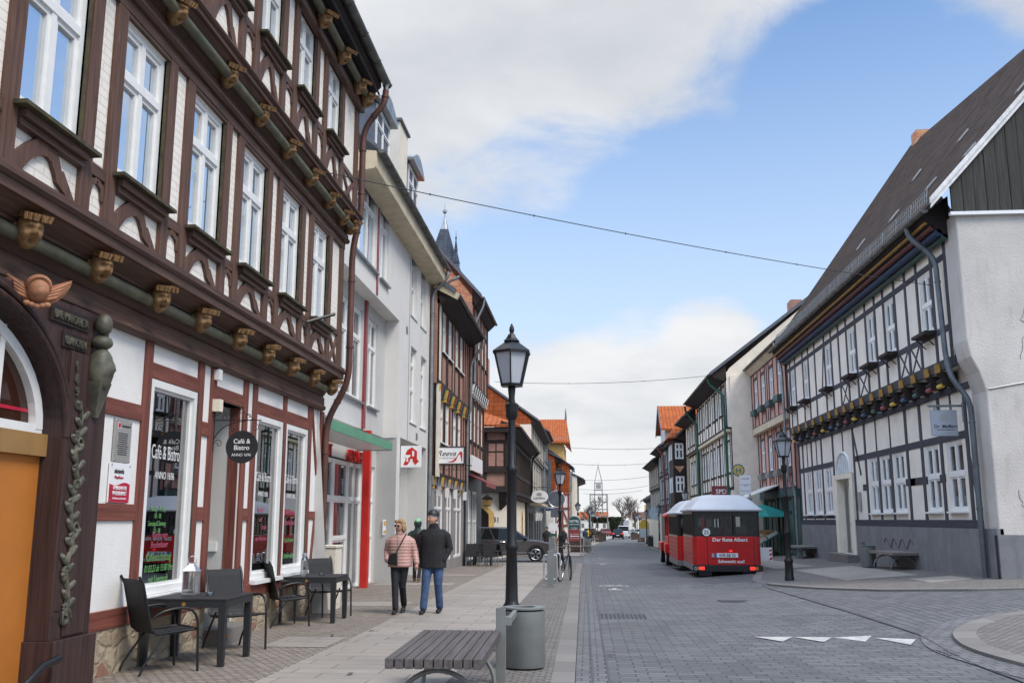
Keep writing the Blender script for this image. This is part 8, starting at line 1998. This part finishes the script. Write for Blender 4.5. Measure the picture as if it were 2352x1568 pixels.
zg = gz(3, 203); leafbox('hedge', 4.45, 7.2, 203, 207, zg-.2, 1.8, 2600, .13, 'hedge', 'tall dark clipped hedge beside the clock frame', 'hedge', 1); leafbox('hedge', .5, 4.3, 202.6, 204, .7, 1.75, 1000, .13, 'hedge', 'clipped hedge forming a lintel over the passage below the clock', 'hedge', 2)
for x, lab in ((.7, 'pale post left of the hedge passage'), (4.2, 'pale post right of the hedge passage')):
    q = MB(); q.box(-.18, .18, -.3, .3, 0, 2.9); solo(q, 'gate_pier', 'plaque', lab, 'pier', None, (x, 202, gz(x, 202)))
def bare_tree(x, y, h, seed, mat, lab, spread=.5):
    r_ = random.Random(seed); t = thing('bare_tree', lab, 'tree', (x, y, gz(x, y)), 0, 'bare trees at the end of the street'); h *= 1.05; tr = MB(); tw = MB()
    def grow(p, d, l, r, lev):
        k = 3 if lev < 2 else 2; P = [p]; dd = d.copy()
        for i in range(k): dd = (dd+Vector((r_.uniform(-.25, .25), r_.uniform(-.25, .25), r_.uniform(-.05, .2)))).normalized(); P.append(P[-1]+dd*l/k)
        (tr if lev < 2 else tw).tube(P, [max(.022, r*(1-.35*i/k)) for i in range(k+1)], 5 if lev < 2 else 3, caps=False)
        if lev >= 5: return
        for i in range(r_.choice((3, 4)) if lev < 4 else 3):
            a = r_.uniform(0, 6.28); f = r_.uniform(.45, 1.0); pt = P[0]+(P[-1]-P[0])*f if lev else P[-1]*f+P[0]*(1-f)
            nd = (dd*.75+Vector((math.cos(a), math.sin(a), r_.uniform(.0, .5)))*spread).normalized(); grow(P[min(k, max(1, int(f*k+.5)))], nd, l*r_.uniform(.58, .78), r*.52, lev+1)
    grow(Vector((0, 0, 0)), Vector((0, 0, 1)), h*.34, h*.022, 0)
    tr.build('trunk', mat, t); tw.build('crown', mat, t)
for i, (x, y, h, mt, lab) in enumerate(((5.5, 186, 9.0, 'bark', 'bare branching tree just right of the hedge'), (9.5, 192, 10.0, 'bark', 'large bare tree in the middle of the group'), (13.5, 196, 9.0, 'bark', 'bare tree at the right of the group'), (17.0, 225, 11, 'bark_pale', 'pale bare tree farthest right behind the lamps'), (.5, 215, 10, 'bark', 'bare tree seen through the clock frame'), (21, 240, 12, 'bark_pale', 'pale bare tree beside the slate house'))): bare_tree(x, y, h, 20+i, mt, lab)
# buildings closing the view
for i, (x0, x1, y0, h, mt, rf_, lab) in enumerate(((-3, 6, 300, 3.6, 'cream_lt', 'tile_or', 'pale house seen under the clock frame'), (14, 30, 330, 3.8, 'cream', 'tile_brown', 'cream house behind the bare trees'), (34, 54, 320, 3.6, 'yellow_w', 'tile_brown', 'ochre house behind the lamps at the far right'), (-30, -7, 310, 6.0, 'cream', 'tile_or', 'house with an orange roof left of the clock frame'))):
    t = thing('distant_house', lab, 'house', ((x0+x1)/2, y0, gz(0, y0))); w_ = (x1-x0)/2
    q = MB(); q.box(-w_, w_, 0, 8, -1, h); q.build('wall', mt, t); q = MB(); q.prism([(-w_-.4, -.5, h), (-w_-.4, 8.5, h), (-w_-.4, 4, h+2)], (2*w_+.8, 0, 0)); q.build('roof', rf_, t)
    for k in range(int(w_*2/2.2)):
        for zz in (.8, 3.0): MB().box(-w_+1+2.2*k, -w_+1.9+2.2*k, -.04, .02, zz, zz+1.3).build('window', 'glass_far', t)
q = MB(); q.tube([(0, 0, 0), (0, 0, 7.5)], .06, 6); solo(q, 'flagpole', 'steel', 'thin tall pole behind the far right lamps', 'pole', None, (12.6, 178, gz(12, 178)))
q = MB(); q.tube([(0, 0, 0), (0, 0, 4.5)], .06, 8); solo(q, 'flagpole', 'steel', 'pale pole in front of the bare trees', 'pole', None, (8.2, 183, gz(8, 183)))
# ------------------------------------------------------------------ people: every garment and every body is one continuous skin
def remesh(mb, name, mat, parent, vox, smooth_it=6):
    me = bpy.data.meshes.new('t'); me.from_pydata(mb.v, [], mb.f)
    to = bpy.data.objects.new('t', me); COL.objects.link(to)
    r = to.modifiers.new('r', 'REMESH'); r.mode = 'VOXEL'; r.voxel_size = vox
    s = to.modifiers.new('s', 'SMOOTH'); s.iterations = smooth_it; s.factor = .5
    dg = bpy.context.evaluated_depsgraph_get(); out_ = bpy.data.meshes.new_from_object(to.evaluated_get(dg))
    bpy.data.objects.remove(to); bpy.data.meshes.remove(me)
    out_.materials.clear(); out_.materials.append(M[mat]); out_.shade_smooth(); out_.name = name
    o = bpy.data.objects.new(name, out_); COL.objects.link(o); o.parent = parent; return o
def limb(mb, pts, rs, n=14):
    P = [Vector(p) for p in pts]; mb.tube(P, rs, n)
    for p, r in zip(P, rs): mb.ell(p, r, r, r, n, 8)
def loft(mb, secs, n=22):
    "secs: (cx, cy, z, rx, ry)"
    o = len(mb.v)
    for cx, cy, z, rx, ry in secs:
        for j in range(n):
            a = 2*math.pi*j/n; c, s = math.cos(a), math.sin(a)
            mb.v.append((cx+rx*math.copysign(abs(c)**.85, c), cy+ry*math.copysign(abs(s)**.85, s), z))
    for i in range(len(secs)-1):
        for j in range(n): mb.f.append((o+i*n+j, o+i*n+(j+1) % n, o+(i+1)*n+(j+1) % n, o+(i+1)*n+j)); mb.m.append(0)
    mb.f.append(tuple(o+j for j in range(n-1, -1, -1))); mb.m.append(0); k = (len(secs)-1)*n
    mb.f.append(tuple(o+k+j for j in range(n))); mb.m.append(0)
def head(mb, c, yaw, s=1.0, pitch=0):
    rot = mathutils.Euler((pitch, 0, yaw)).to_matrix()
    def fn(p):
        q = p.copy(); fr = max(0, -p.y)
        b = lambda x, z, sx, sz, a: a*math.exp(-((p.x-x)/sx)**2-((p.z-z)/sz)**2)*fr
        if p.z < 0: q.x *= 1-.28*p.z*p.z; q.y *= 1-.06*p.z*p.z
        if p.y > 0 and p.z < -.2: q.y *= .80
        q.y -= b(0, -.16, .13, .20, .26)+b(0, -.02, .10, .16, .10)                     # nose
        q.y -= b(.30, .16, .28, .08, .05)+b(-.30, .16, .28, .08, .05)+b(0, -.80, .30, .14, .12)  # brow, chin
        q.y += b(.33, .03, .17, .09, .12)+b(-.33, .03, .17, .09, .12)+b(0, -.46, .26, .035, .08) # eyes, mouth
        q.y -= b(0, -.41, .22, .04, .05)+b(0, -.53, .20, .04, .06)+b(.48, -.22, .2, .2, .04)+b(-.48, -.22, .2, .2, .04)
        return q
    mb.ell(c, .078*s, .098*s, .118*s, 40, 32, rot=rot, fn=fn)
    for sd in (-1, 1): mb.ell(Vector(c)+rot @ Vector((sd*.078*s, .012*s, -.005*s)), .012*s, .022*s, .032*s, 8, 6, rot=rot)
    return rot
def hand(mb, w_, d, palm, s=1.0, curl=.5):
    "wrist, direction of the hand, normal of the palm; four bent fingers and a thumb"
    w_, d, palm = Vector(w_), Vector(d).normalized(), Vector(palm).normalized(); sd = d.cross(palm).normalized()
    for k in range(5): mb.ell(w_+d*(.03+.012*k)*s, .034*s*abs(sd.x)+.014*s+.012*abs(d.x)*s, .034*s*abs(sd.y)+.014*s+.012*abs(d.y)*s, .034*s*abs(sd.z)+.014*s+.02*abs(d.z)*s, 10, 8)
    for i, (off, ln) in enumerate(((-.027, .068), (-.009, .078), (.009, .074), (.026, .058))):
        a = w_+d*.085*s+sd*off*s; b_ = a+(d*math.cos(curl*.5)+palm*math.sin(curl*.5))*ln*.5*s; c = b_+(d*math.cos(curl*1.6)+palm*math.sin(curl*1.6))*ln*.5*s
        limb(mb, [a, b_, c], [.0095*s, .009*s, .0075*s], 8)
    a = w_+d*.03*s-sd*.03*s; b_ = a+(d*.7-sd*.5+palm*.3).normalized()*.04*s; limb(mb, [a, b_, b_+(d*.9+palm*.5).normalized()*.032*s], [.013*s, .011*s, .009*s], 8)
def shoe(mb, a, yaw, s=1.0, toe=0):
    rot = mathutils.Euler((toe, 0, yaw)).to_matrix(); a = Vector(a)
    for y, rx, ry, rz, z in ((.02, .042, .055, .05, .05), (-.06, .046, .07, .042, .042), (-.13, .046, .06, .034, .036), (-.17, .038, .035, .028, .032)): mb.ell(a+rot @ Vector((0, y*s, z*s)), rx*s, ry*s, rz*s, 12, 8)
def person(label, loc, rz, spec, group=None):
    S = spec.get('s', 1.0); v = spec.get('vox', .012); P = spec['pose']; V = lambda k: Vector(P[k])*S
    t = thing('person', label, 'person', loc, rz, group)
    hipL, hipR, sL, sR = V('hipL'), V('hipR'), V('shL'), V('shR'); nk = V('neck'); hc = V('head')
    bd = MB(); rot = head(bd, hc, spec.get('yaw', 0), S*spec.get('hs', 1.0), spec.get('pitch', 0))
    limb(bd, [nk+Vector((0, .01, -.10)), hc+Vector((0, .03, -.06))*S], [.058*S, .050*S])
    for a, b, c in (('shL', 'elL', 'wrL'), ('shR', 'elR', 'wrR')): limb(bd, [V(a)*.75+V(b)*.25, V(b), V(c)], [.032*S, .034*S, .026*S])
    for a, b, c in (('hipL', 'knL', 'anL'), ('hipR', 'knR', 'anR')): limb(bd, [V(a), V(b), V(c)], [.07*S, .05*S, .036*S])
    bx, by = (hipL.x+hipR.x)/2, (hipL.y+hipR.y)/2
    loft(bd, [(bx, by, hipL.z-.06*S, .13*S, .09*S), (bx, by, hipL.z+.15*S, .12*S, .09*S), (nk.x, nk.y, sL.z-.1*S, .15*S, .10*S), (nk.x, nk.y, sL.z+.02*S, .13*S, .07*S), (nk.x, nk.y, nk.z, .05*S, .05*S)])
    for hd in spec.get('hands', ('L', 'R')): hand(bd, V('wr'+hd), P.get('hd'+hd, (0, -.1, -1)), P.get('pm'+hd, (1 if hd == 'R' else -1, 0, 0)), S*.95, spec.get('curl', .5))
    remesh(bd, 'body', 'skin', t, spec.get('bvox', max(.006, v*.55)), 3)
    # coat
    jk = MB(); k = spec.get('bulk', 1.0); zh = spec.get('hem', .80)*S; fl = spec.get('flare', 1.0)
    mx, my = nk.x, nk.y
    loft(jk, [(bx, by, zh, .205*k*S*fl, .150*k*S*fl), (bx, by, zh+.10*S, .200*k*S*fl, .148*k*S), (bx*.6+mx*.4, by*.6+my*.4, 1.10*S, .185*k*S, .140*k*S), (mx, my+.005, 1.26*S, .198*k*S, .142*k*S), (mx, my+.01, 1.36*S, .200*k*S, .130*k*S), (mx, my+.015, sL.z+.015*S, .165*k*S, .098*k*S), (mx, my+.015, sL.z+.055*S, .105*S, .085*S), (nk.x, nk.y+.01, nk.z+.035*S, .082*S, .082*S), (nk.x, nk.y+.012, nk.z+.07*S, .078*S, .080*S)])
    for a, b, c, ext in (('shL', 'elL', 'wrL', 'L'), ('shR', 'elR', 'wrR', 'R')): A_, B_, C_ = V(a), V(b), V(c); limb(jk, [A_+Vector((-.035*math.copysign(1, A_.x), 0, -.03))*S, A_*.7+B_*.3, (A_+B_)/2, B_, (B_+C_)/2, B_+(C_-B_)*.94], [.066*k*S, .074*k*S, .072*k*S, .062*k*S, .056*k*S, .050*k*S])
    if spec.get('hood'): jk.ell(hc+Vector((0, .035, .005))*S, .115*S, .118*S, .135*S, 18, 14)
    remesh(jk, 'jacket', spec['jacket'], t, v, 5)
    # trousers
    tr = MB(); loft(tr, [(bx, by, hipL.z-.12*S, .15*S, .12*S), (bx, by, hipL.z, .175*S, .135*S), (bx, by, hipL.z+.12*S, .17*S, .125*S)])
    w_ = spec.get('leg', 1.0)
    for a, b, c in (('hipL', 'knL', 'anL'), ('hipR', 'knR', 'anR')): A_, B_, C_ = V(a), V(b), V(c); limb(tr, [A_+Vector((0, 0, -.02)), (A_+B_)/2, B_, (B_+C_)/2, B_+(C_-B_)*.93], [.108*w_*S, .094*w_*S, .074*w_*S, .068*w_*S, .066*w_*S])
    remesh(tr, 'trousers', spec['trousers'], t, v, 5)
    for sd in ('L', 'R'):
        sh = MB(); shoe(sh, V('an'+sd)+Vector((0, 0, -.075*S)), spec.get('ft'+sd, 0), S, P.get('toe'+sd, 0)); remesh(sh, 'shoe', spec.get('shoe', 'leather'), t, v*.8, 3)
    # hair and hat
    if spec.get('hair'):
        h = MB(); hs = S*spec.get('hs', 1.0); L_ = spec.get('hairlen', .0)
        if spec.get('hat'): h.ell(hc+rot @ Vector((0, .034, -.005))*hs, .083*hs, .080*hs, .075*hs, 20, 16)
        else: h.ell(hc+rot @ Vector((0, .028, .035))*hs, .098*hs, .108*hs, .108*hs, 20, 16)
        if L_:
            for sd in (-1, 1):
                h.ell(hc+rot @ Vector((sd*.078, .030, -.045))*hs, .034*hs, .075*hs, .085*hs, 12, 10); h.ell(hc+rot @ Vector((sd*.042, -.045, .088))*hs, .05*hs, .045*hs, .034*hs, 12, 10)
            h.ell(hc+rot @ Vector((0, .085, -.05))*hs, .085*hs, .050*hs, .095*hs, 14, 10)
        cut = [i for i in range(len(h.v))]
        remesh(h, 'hair', spec['hair'], t, v*.7, 3)
    if spec.get('hat'):
        h = MB(); hs = S*spec.get('hs', 1.0); e = mathutils.Euler((R(-10)+spec.get('pitch', 0), 0, spec.get('yaw', 0))).to_matrix()
        def cap(p): q = p.copy(); q.z = max(p.z, -.32); return q
        h.ell(hc+e @ Vector((0, .012, .062))*hs, .097*hs, .116*hs, .108*hs, 24, 18, rot=e, fn=cap); ho = h.build('hat', spec['hat'], t, True)
        if spec.get('stripe'):
            for z in (.052, .066):
                s2 = MB(); rr = math.sqrt(max(.05, 1-((z-.03-.062)/.108)**2)); s2.tube([hc+e @ Vector((.0985*rr*math.cos(a), .012+.1175*rr*math.sin(a), z-.03))*hs for a in [2*math.pi*i/30 for i in range(31)]], .0014*hs, 5); s2.build('stripe', 'sign_w', ho)
    if spec.get('glasses'):
        g = MB(); hs = S
        for sd in (-1, 1): g.ell(hc+rot @ Vector((sd*.034, -.098, .005))*hs, .030*hs, .012*hs, .022*hs, 12, 8, rot=rot); g.tube([hc+rot @ Vector((sd*.064, -.085, .01))*hs, hc+rot @ Vector((sd*.084, .0, .01))*hs], .004*hs, 5)
        g.tube([hc+rot @ Vector((-.02, -.106, .01))*hs, hc+rot @ Vector((.02, -.106, .01))*hs], .005*hs, 5); g.build('sunglasses', 'ink', t, True)
    elif spec.get('eyes', True):
        g = MB()
        for sd in (-1, 1): g.ell(hc+rot @ Vector((sd*.031, -.086, .004))*S, .012*S, .007*S, .006*S, 8, 6, rot=rot); g.ell(hc+rot @ Vector((sd*.031, -.093, .024))*S, .017*S, .006*S, .0045*S, 8, 6, rot=rot)
        g.build('eyes', 'ink', t, True)
    return t
gp = 'couple walking hand in hand'
man = dict(hipL=(.09, 0, .92), hipR=(-.09, 0, .92), knL=(.105, -.03, .50), anL=(.11, .10, .085), knR=(-.10, -.14, .50), anR=(-.12, -.20, .085), shL=(.205, .02, 1.425), shR=(-.205, .0, 1.425), elL=(.285, .05, 1.13), wrL=(.205, -.06, .93), elR=(-.275, .04, 1.13), wrR=(-.315, -.05, .885), neck=(0, .0, 1.50), head=(-.02, -.02, 1.655), hdR=(-.05, -.1, -1), pmR=(.9, .3, 0), toeR=0)
px_, py_ = -2.775, 17.45
person('man in black wool coat, striped knit cap and blue jeans holding hands', (px_, py_, gz(px_, py_)), R(-4), dict(pose=man, s=1.0, vox=.010, bvox=.0065, yaw=R(-34), jacket='jacket', trousers='jeans', bulk=1.12, hem=.79, hat='ink', stripe=True, hands=('R',), flare=1.06, leg=1.0, hair='bark_pale', hs=1.0), gp)
wom = dict(hipL=(.085, 0, .93), hipR=(-.085, 0, .93), knL=(.05, .03, .50), anL=(.03, .30, .13), knR=(-.06, -.10, .51), anR=(-.03, -.16, .085), shL=(.185, .02, 1.40), shR=(-.185, .0, 1.40), elL=(.275, .05, 1.13), wrL=(.335, -.03, .93), elR=(-.265, .06, 1.14), wrR=(-.225, -.10, .98), neck=(0, .0, 1.475), head=(-.01, -.02, 1.625), hdL=(.15, -.1, -1), pmL=(-.9, .2, 0), toeL=R(30))
wx, wy = -3.36, 17.35
wo = person('woman in pink quilted jacket with sunglasses and a black shoulder bag', (wx, wy, gz(wx, wy)), R(-2), dict(pose=wom, s=.935, vox=.010, bvox=.0065, yaw=R(-22), jacket='pink_q', trousers='navy', bulk=1.13, hem=.86, hair='hair', hairlen=1, glasses=True, hands=('L',), leg=.92, shoe='leather'), gp)
q = MB(); q.tube([(.0, -.165, .84), (.0, -.172, 1.0), (.0, -.160, 1.16), (.0, -.135, 1.32), (-.01, -.095, 1.40)], .006, 5); q.build('zip', 'plaque', wo, True)
q = MB(); q.hexa([(-.185, -.225, .86), (-.0, -.235, .84), (-.0, -.165, .84), (-.185, -.155, .86)], [(-.16, -.225, 1.03), (-.01, -.235, 1.07), (-.01, -.165, 1.07), (-.16, -.155, 1.03)]); solo_bag = solo(q, 'shoulder_bag', 'leather', 'black shoulder bag with a long strap carried by the woman in pink', 'bag', None, (wx, wy, gz(wx, wy)), bevel=.02)
q = MB(); q.tube([(-.03, -.205, 1.06), (.03, -.185, 1.18), (.085, -.155, 1.30), (.12, -.07, 1.385), (.10, .06, 1.385)], .010, 6); st_ = q.build('strap', 'leather', solo_bag)
hood = dict(hipL=(.08, 0, .92), hipR=(-.08, 0, .92), knL=(.09, -.10, .50), anL=(.09, -.10, .085), knR=(-.09, -.06, .50), anR=(-.08, .18, .10), shL=(.20, 0, 1.41), shR=(-.20, 0, 1.41), elL=(.26, .03, 1.13), wrL=(.24, -.10, .92), elR=(-.26, .03, 1.13), wrR=(-.24, -.10, .92), neck=(0, -.02, 1.49), head=(0, -.05, 1.63))
hx, hy = -4.85, 27.6
person('person seen from behind in dark green hooded jacket and mint cap, with backpack', (hx, hy, gz(hx, hy)), R(180), dict(pose=hood, s=.99, vox=.014, jacket='hooded', trousers='navy', hood=True, hat='mint', hands=(), eyes=False, leg=.8, shoe='sole'))
q = MB(); q.ell((0, 0, 0), .15, .09, .23, 14, 10); bp_ = solo(q, 'backpack', 'leather', 'black backpack on the person in the dark green hood', 'backpack', None, (hx+.02, hy-.17, gz(hx, hy)+1.18), smooth=True)
walk = dict(hipL=(.09, 0, .92), hipR=(-.09, 0, .92), knL=(.10, -.10, .50), anL=(.10, -.14, .085), knR=(-.10, -.02, .50), anR=(-.10, .22, .12), shL=(.205, 0, 1.42), shR=(-.205, 0, 1.42), elL=(.27, .06, 1.13), wrL=(.25, -.06, .92), elR=(-.27, .04, 1.13), wrR=(-.26, -.10, .92), neck=(0, 0, 1.50), head=(0, -.02, 1.645))
for x, y, rz, lab, sp in ((-2.85, 68, 0, 'man in black jacket, black cap and tan trousers walking towards us', dict(jacket='jacket', trousers='tan', hat='ink', bulk=1.15)), (-2.05, 82, 0, 'person all in black walking towards us behind the second lamp post', dict(jacket='navy', trousers='navy', hair='bark')),
    (-.32, 112, 180, 'man in dark blue jacket and jeans walking away from us', dict(jacket='vest', trousers='jeans', hair='bark', bulk=1.1)), (.02, 118, 180, 'person in a bright yellow jacket in front of a dark blue jacket', dict(jacket='yellow', trousers='jeans', hair='bark')), (.35, 122, 180, 'person in dark coat beside the small distant lamp post', dict(jacket='navy', trousers='navy', hair='bark_pale')), (1.05, 140, 180, 'person in brown coat farther down the left kerb', dict(jacket='planter', trousers='navy', hair='bark')),
    (8.0, 122, 180, 'person in black by the yellow topped sign, left of two', dict(jacket='navy', trousers='navy', hair='bark')), (9.2, 124, 170, 'person in dark blue at the far right pavement, right of two', dict(jacket='vest', trousers='navy', hair='bark'))):
    sp.update(pose=walk, s=1.0, vox=.03, bvox=.02, hands=() if y > 90 else ('L', 'R')); person(lab, (x, y, gz(x, y)), R(rz), sp)
